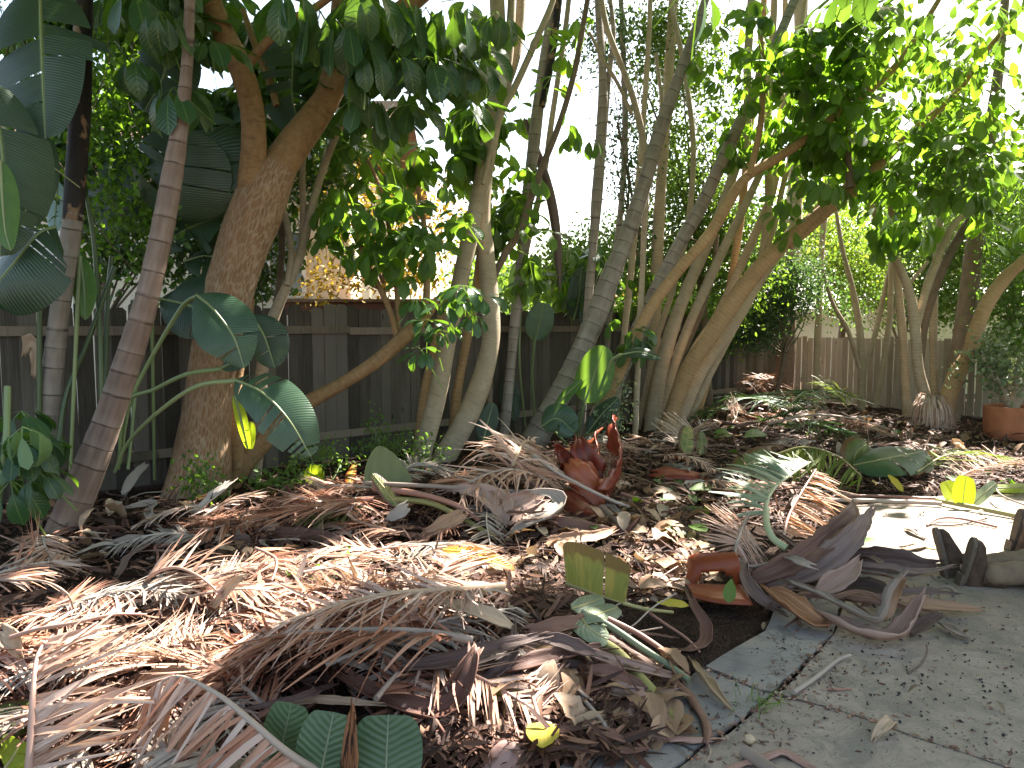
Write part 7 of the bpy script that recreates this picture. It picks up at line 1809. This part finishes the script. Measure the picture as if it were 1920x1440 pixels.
def person(label, heelpx, lean, boots, cloth, shirt, splay, ground=0.0, far=1):
    g = G0(*heelpx)
    ax = nrm(np.array([1.0, lean, 0]))                   # from feet to hips
    lat = np.array([-ax[1], ax[0], 0])                   # away from the camera
    up = np.array([0, 0, 1.0])
    hip = g + ax * .92 + up * .11
    t = thing('person', label, 'person', g + ax * .9)
    J, E = {}, []
    def j(n, p, rx, ry=None): J[n] = (np.asarray(p, float), rx, ry or rx)
    j('pelvis', hip, .13, .11); j('waist', hip + ax * .06 + up * .17, .125, .10); j('chest', hip + ax * .14 + up * .40, .15, .11); j('neck0', hip + ax * .17 + up * .54, .065); j('neck', hip + ax * .16 + up * .60, .052)
    j('jaw', hip + ax * .12 + up * .65, .065, .07); j('skull', hip + ax * .145 + up * .72, .085, .095); j('crown', hip + ax * .15 + up * .78, .06)
    E += [('pelvis', 'waist'), ('waist', 'chest'), ('chest', 'neck0'), ('neck0', 'neck'), ('neck', 'jaw'), ('jaw', 'skull'), ('skull', 'crown')]
    legs = []
    for s, (n, heel) in zip((-1, 1), (('near', g + lat * -.02), ('far', g + lat * splay - ax * .02))):
        k = (heel + hip) / 2 + up * .02 + lat * s * .05
        a = heel + ax * .13 + up * .065
        j(n + 'hip', hip + lat * s * .09 - ax * .04, .10); j(n + 'knee', np.array([*k[:2], .10]), .062); j(n + 'calf', np.array([*(k * .6 + a * .4)[:2], .085]), .06); j(n + 'ankle', np.array([*a[:2], .07]), .04); j(n + 'foot', np.array([*(heel + ax * .05)[:2], .07]), .04)
        E += [('pelvis', n + 'hip'), (n + 'hip', n + 'knee'), (n + 'knee', n + 'calf'), (n + 'calf', n + 'ankle'), (n + 'ankle', n + 'foot')]
        sh = hip + ax * .15 + up * .47 + lat * s * .19
        el = hip + ax * .36 + up * .26 + lat * s * .26
        hd = hip + ax * .40 + up * -.075 + lat * s * .24
        j(n + 'sh', sh, .062); j(n + 'el', el, .043); j(n + 'wr', hd + up * .05, .028); j(n + 'palm', hd + ax * .04 + up * .0, .034, .02)
        E += [('chest', n + 'sh'), (n + 'sh', n + 'el'), (n + 'el', n + 'wr'), (n + 'wr', n + 'palm')]
        for q, (o, ln) in enumerate([(-.030, .065), (-.010, .078), (.010, .072), (.030, .055)]):
            b = hd + ax * .075 + lat * o
            j(f'{n}f{q}a', b, .010); j(f'{n}f{q}b', b + ax * ln * .55 + up * .006, .009); j(f'{n}f{q}c', b + ax * ln + up * -.006, .007)
            E += [(n + 'palm', f'{n}f{q}a'), (f'{n}f{q}a', f'{n}f{q}b'), (f'{n}f{q}b', f'{n}f{q}c')]
        b = hd + ax * .01 - lat * s * .035
        j(n + 'ta', b, .011); j(n + 'tb', b + ax * .035 - lat * s * .02, .009)
        E += [(n + 'palm', n + 'ta'), (n + 'ta', n + 'tb')]
        legs.append((n, heel))
    skin_obj('body', J, E, SKIN, t)
    T, TE = {}, []
    T['pelvis'] = (J['pelvis'][0], .165, .145)
    T['belt'] = (J['pelvis'][0] * .5 + J['waist'][0] * .5, .155, .13)
    TE = [('pelvis', 'belt')]
    for n, heel in legs:
        hp, kn, cf, an = (J[n + q][0] for q in ('hip', 'knee', 'calf', 'ankle'))
        w = lambda: rng.normal(0, .006, 3)
        seq = [(hp, .125), (hp * .6 + kn * .4, .105), (kn + w(), .098), (kn * .6 + cf * .4 + w() * 1.5, .088), (cf + w() + up * .012, .094), (cf * .55 + an * .45 + w() * 1.6, .080), (cf * .25 + an * .75 + up * .008 + w(), .086), (an + up * .006 + w(), .074)]
        pr = 'pelvis'
        for i, (p, r) in enumerate(seq):
            T[f'{n}{i}'] = (p + up * (r - .075) * .4, r, r * .86)
            TE.append((pr, f'{n}{i}')); pr = f'{n}{i}'
    tr = skin_obj('trousers', T, TE, cloth, t)
    tex = bpy.data.textures.new('cloth folds', 'CLOUDS'); tex.noise_scale = .07
    d = tr.modifiers.new('folds', 'DISPLACE'); d.texture = tex; d.strength = .035; d.mid_level = .5; d.texture_coords = 'LOCAL'
    S_ = {k: (J[k][0], J[k][1] * 1.13, J[k][2] * 1.16) for k in ('waist', 'chest', 'neck0')}
    SE = [('waist', 'chest'), ('chest', 'neck0')]
    for n in ('near', 'far'):
        for q in ('sh', 'el'):
            S_[n + q] = (J[n + q][0], J[n + q][1] * 1.25, J[n + q][1] * 1.25)
        SE += [('chest', n + 'sh'), (n + 'sh', n + 'el')]
    skin_obj('shirt', S_, SE, shirt, t)
    mb = MB()
    c = J['skull'][0] + ax * .012 + up * .02
    th = np.linspace(0, 2 * np.pi, 20, endpoint=False)
    v = np.array([[c + ax * .105 * math.cos(b) * (1 if math.cos(b) > 0 else .75) * math.sin(a) + lat * .098 * math.sin(b) * math.sin(a) + up * .105 * math.cos(a) for b in th] for a in np.linspace(.02, 1.75, 9)])
    mb.grid(v, None, .5, closed=True); mb.build('hair', HAIR, t)
    fc = J['skull'][0] - ax * .088
    mb = MB()
    for s in (-1, 1):
        e = fc + lat * s * .032 + up * .01 + ax * .008
        tube(mb, np.array([(*(e - lat * .012), .004), (*e, .010), (*(e + lat * .012), .004)]), None, 8, .004)
    mb.build('eyes', m_plain('eye white', (.6, .58, .55), .2, .05), t)
    mb = MB()
    tube(mb, np.array([(*(fc + up * .02 + ax * .01), .007), (*(fc - ax * .012 - up * .02), .013), (*(fc + ax * .005 - up * .035), .008)]), None, 8, .006)
    for s in (-1, 1):
        e = J['skull'][0] + lat * s * .088 - up * .01
        tube(mb, np.array([(*(e + up * .03), .006), (*(e + lat * s * .01), .014), (*(e - up * .03), .007)]), None, 8, .006)
    mb.build('nose_and_ears', SKIN, t)
    mb = MB(); m0 = fc - up * .058 + ax * .012
    tube(mb, np.array([(*(m0 - lat * .025), .003), (*m0, .007), (*(m0 + lat * .025), .003)]), None, 8, .006); mb.build('mouth', m_plain('lips', (.3, .12, .1), .5, .1), t)
    for i, (n, heel) in enumerate(legs):
        toe = np.array([0, 0, 1.0]) + lat * (-.1 if i == 0 else .18) + ax * (.16 if i == 0 else -.22)
        boot(t, np.array([*heel[:2], .005]), toe, ax, boots)

person('person in brown boots and khaki trousers sitting with legs stretched out towards the sheath heap', (1796, 1094), -.10, LEATHER, KHAKI, SHIRT, .11)
person('person in tan boots and pale trousers sitting behind the other one, one boot in view', (1888, 1030), -.02, LEATHER_TAN, KHAKI_PALE, SHIRT_GREY, -.34)
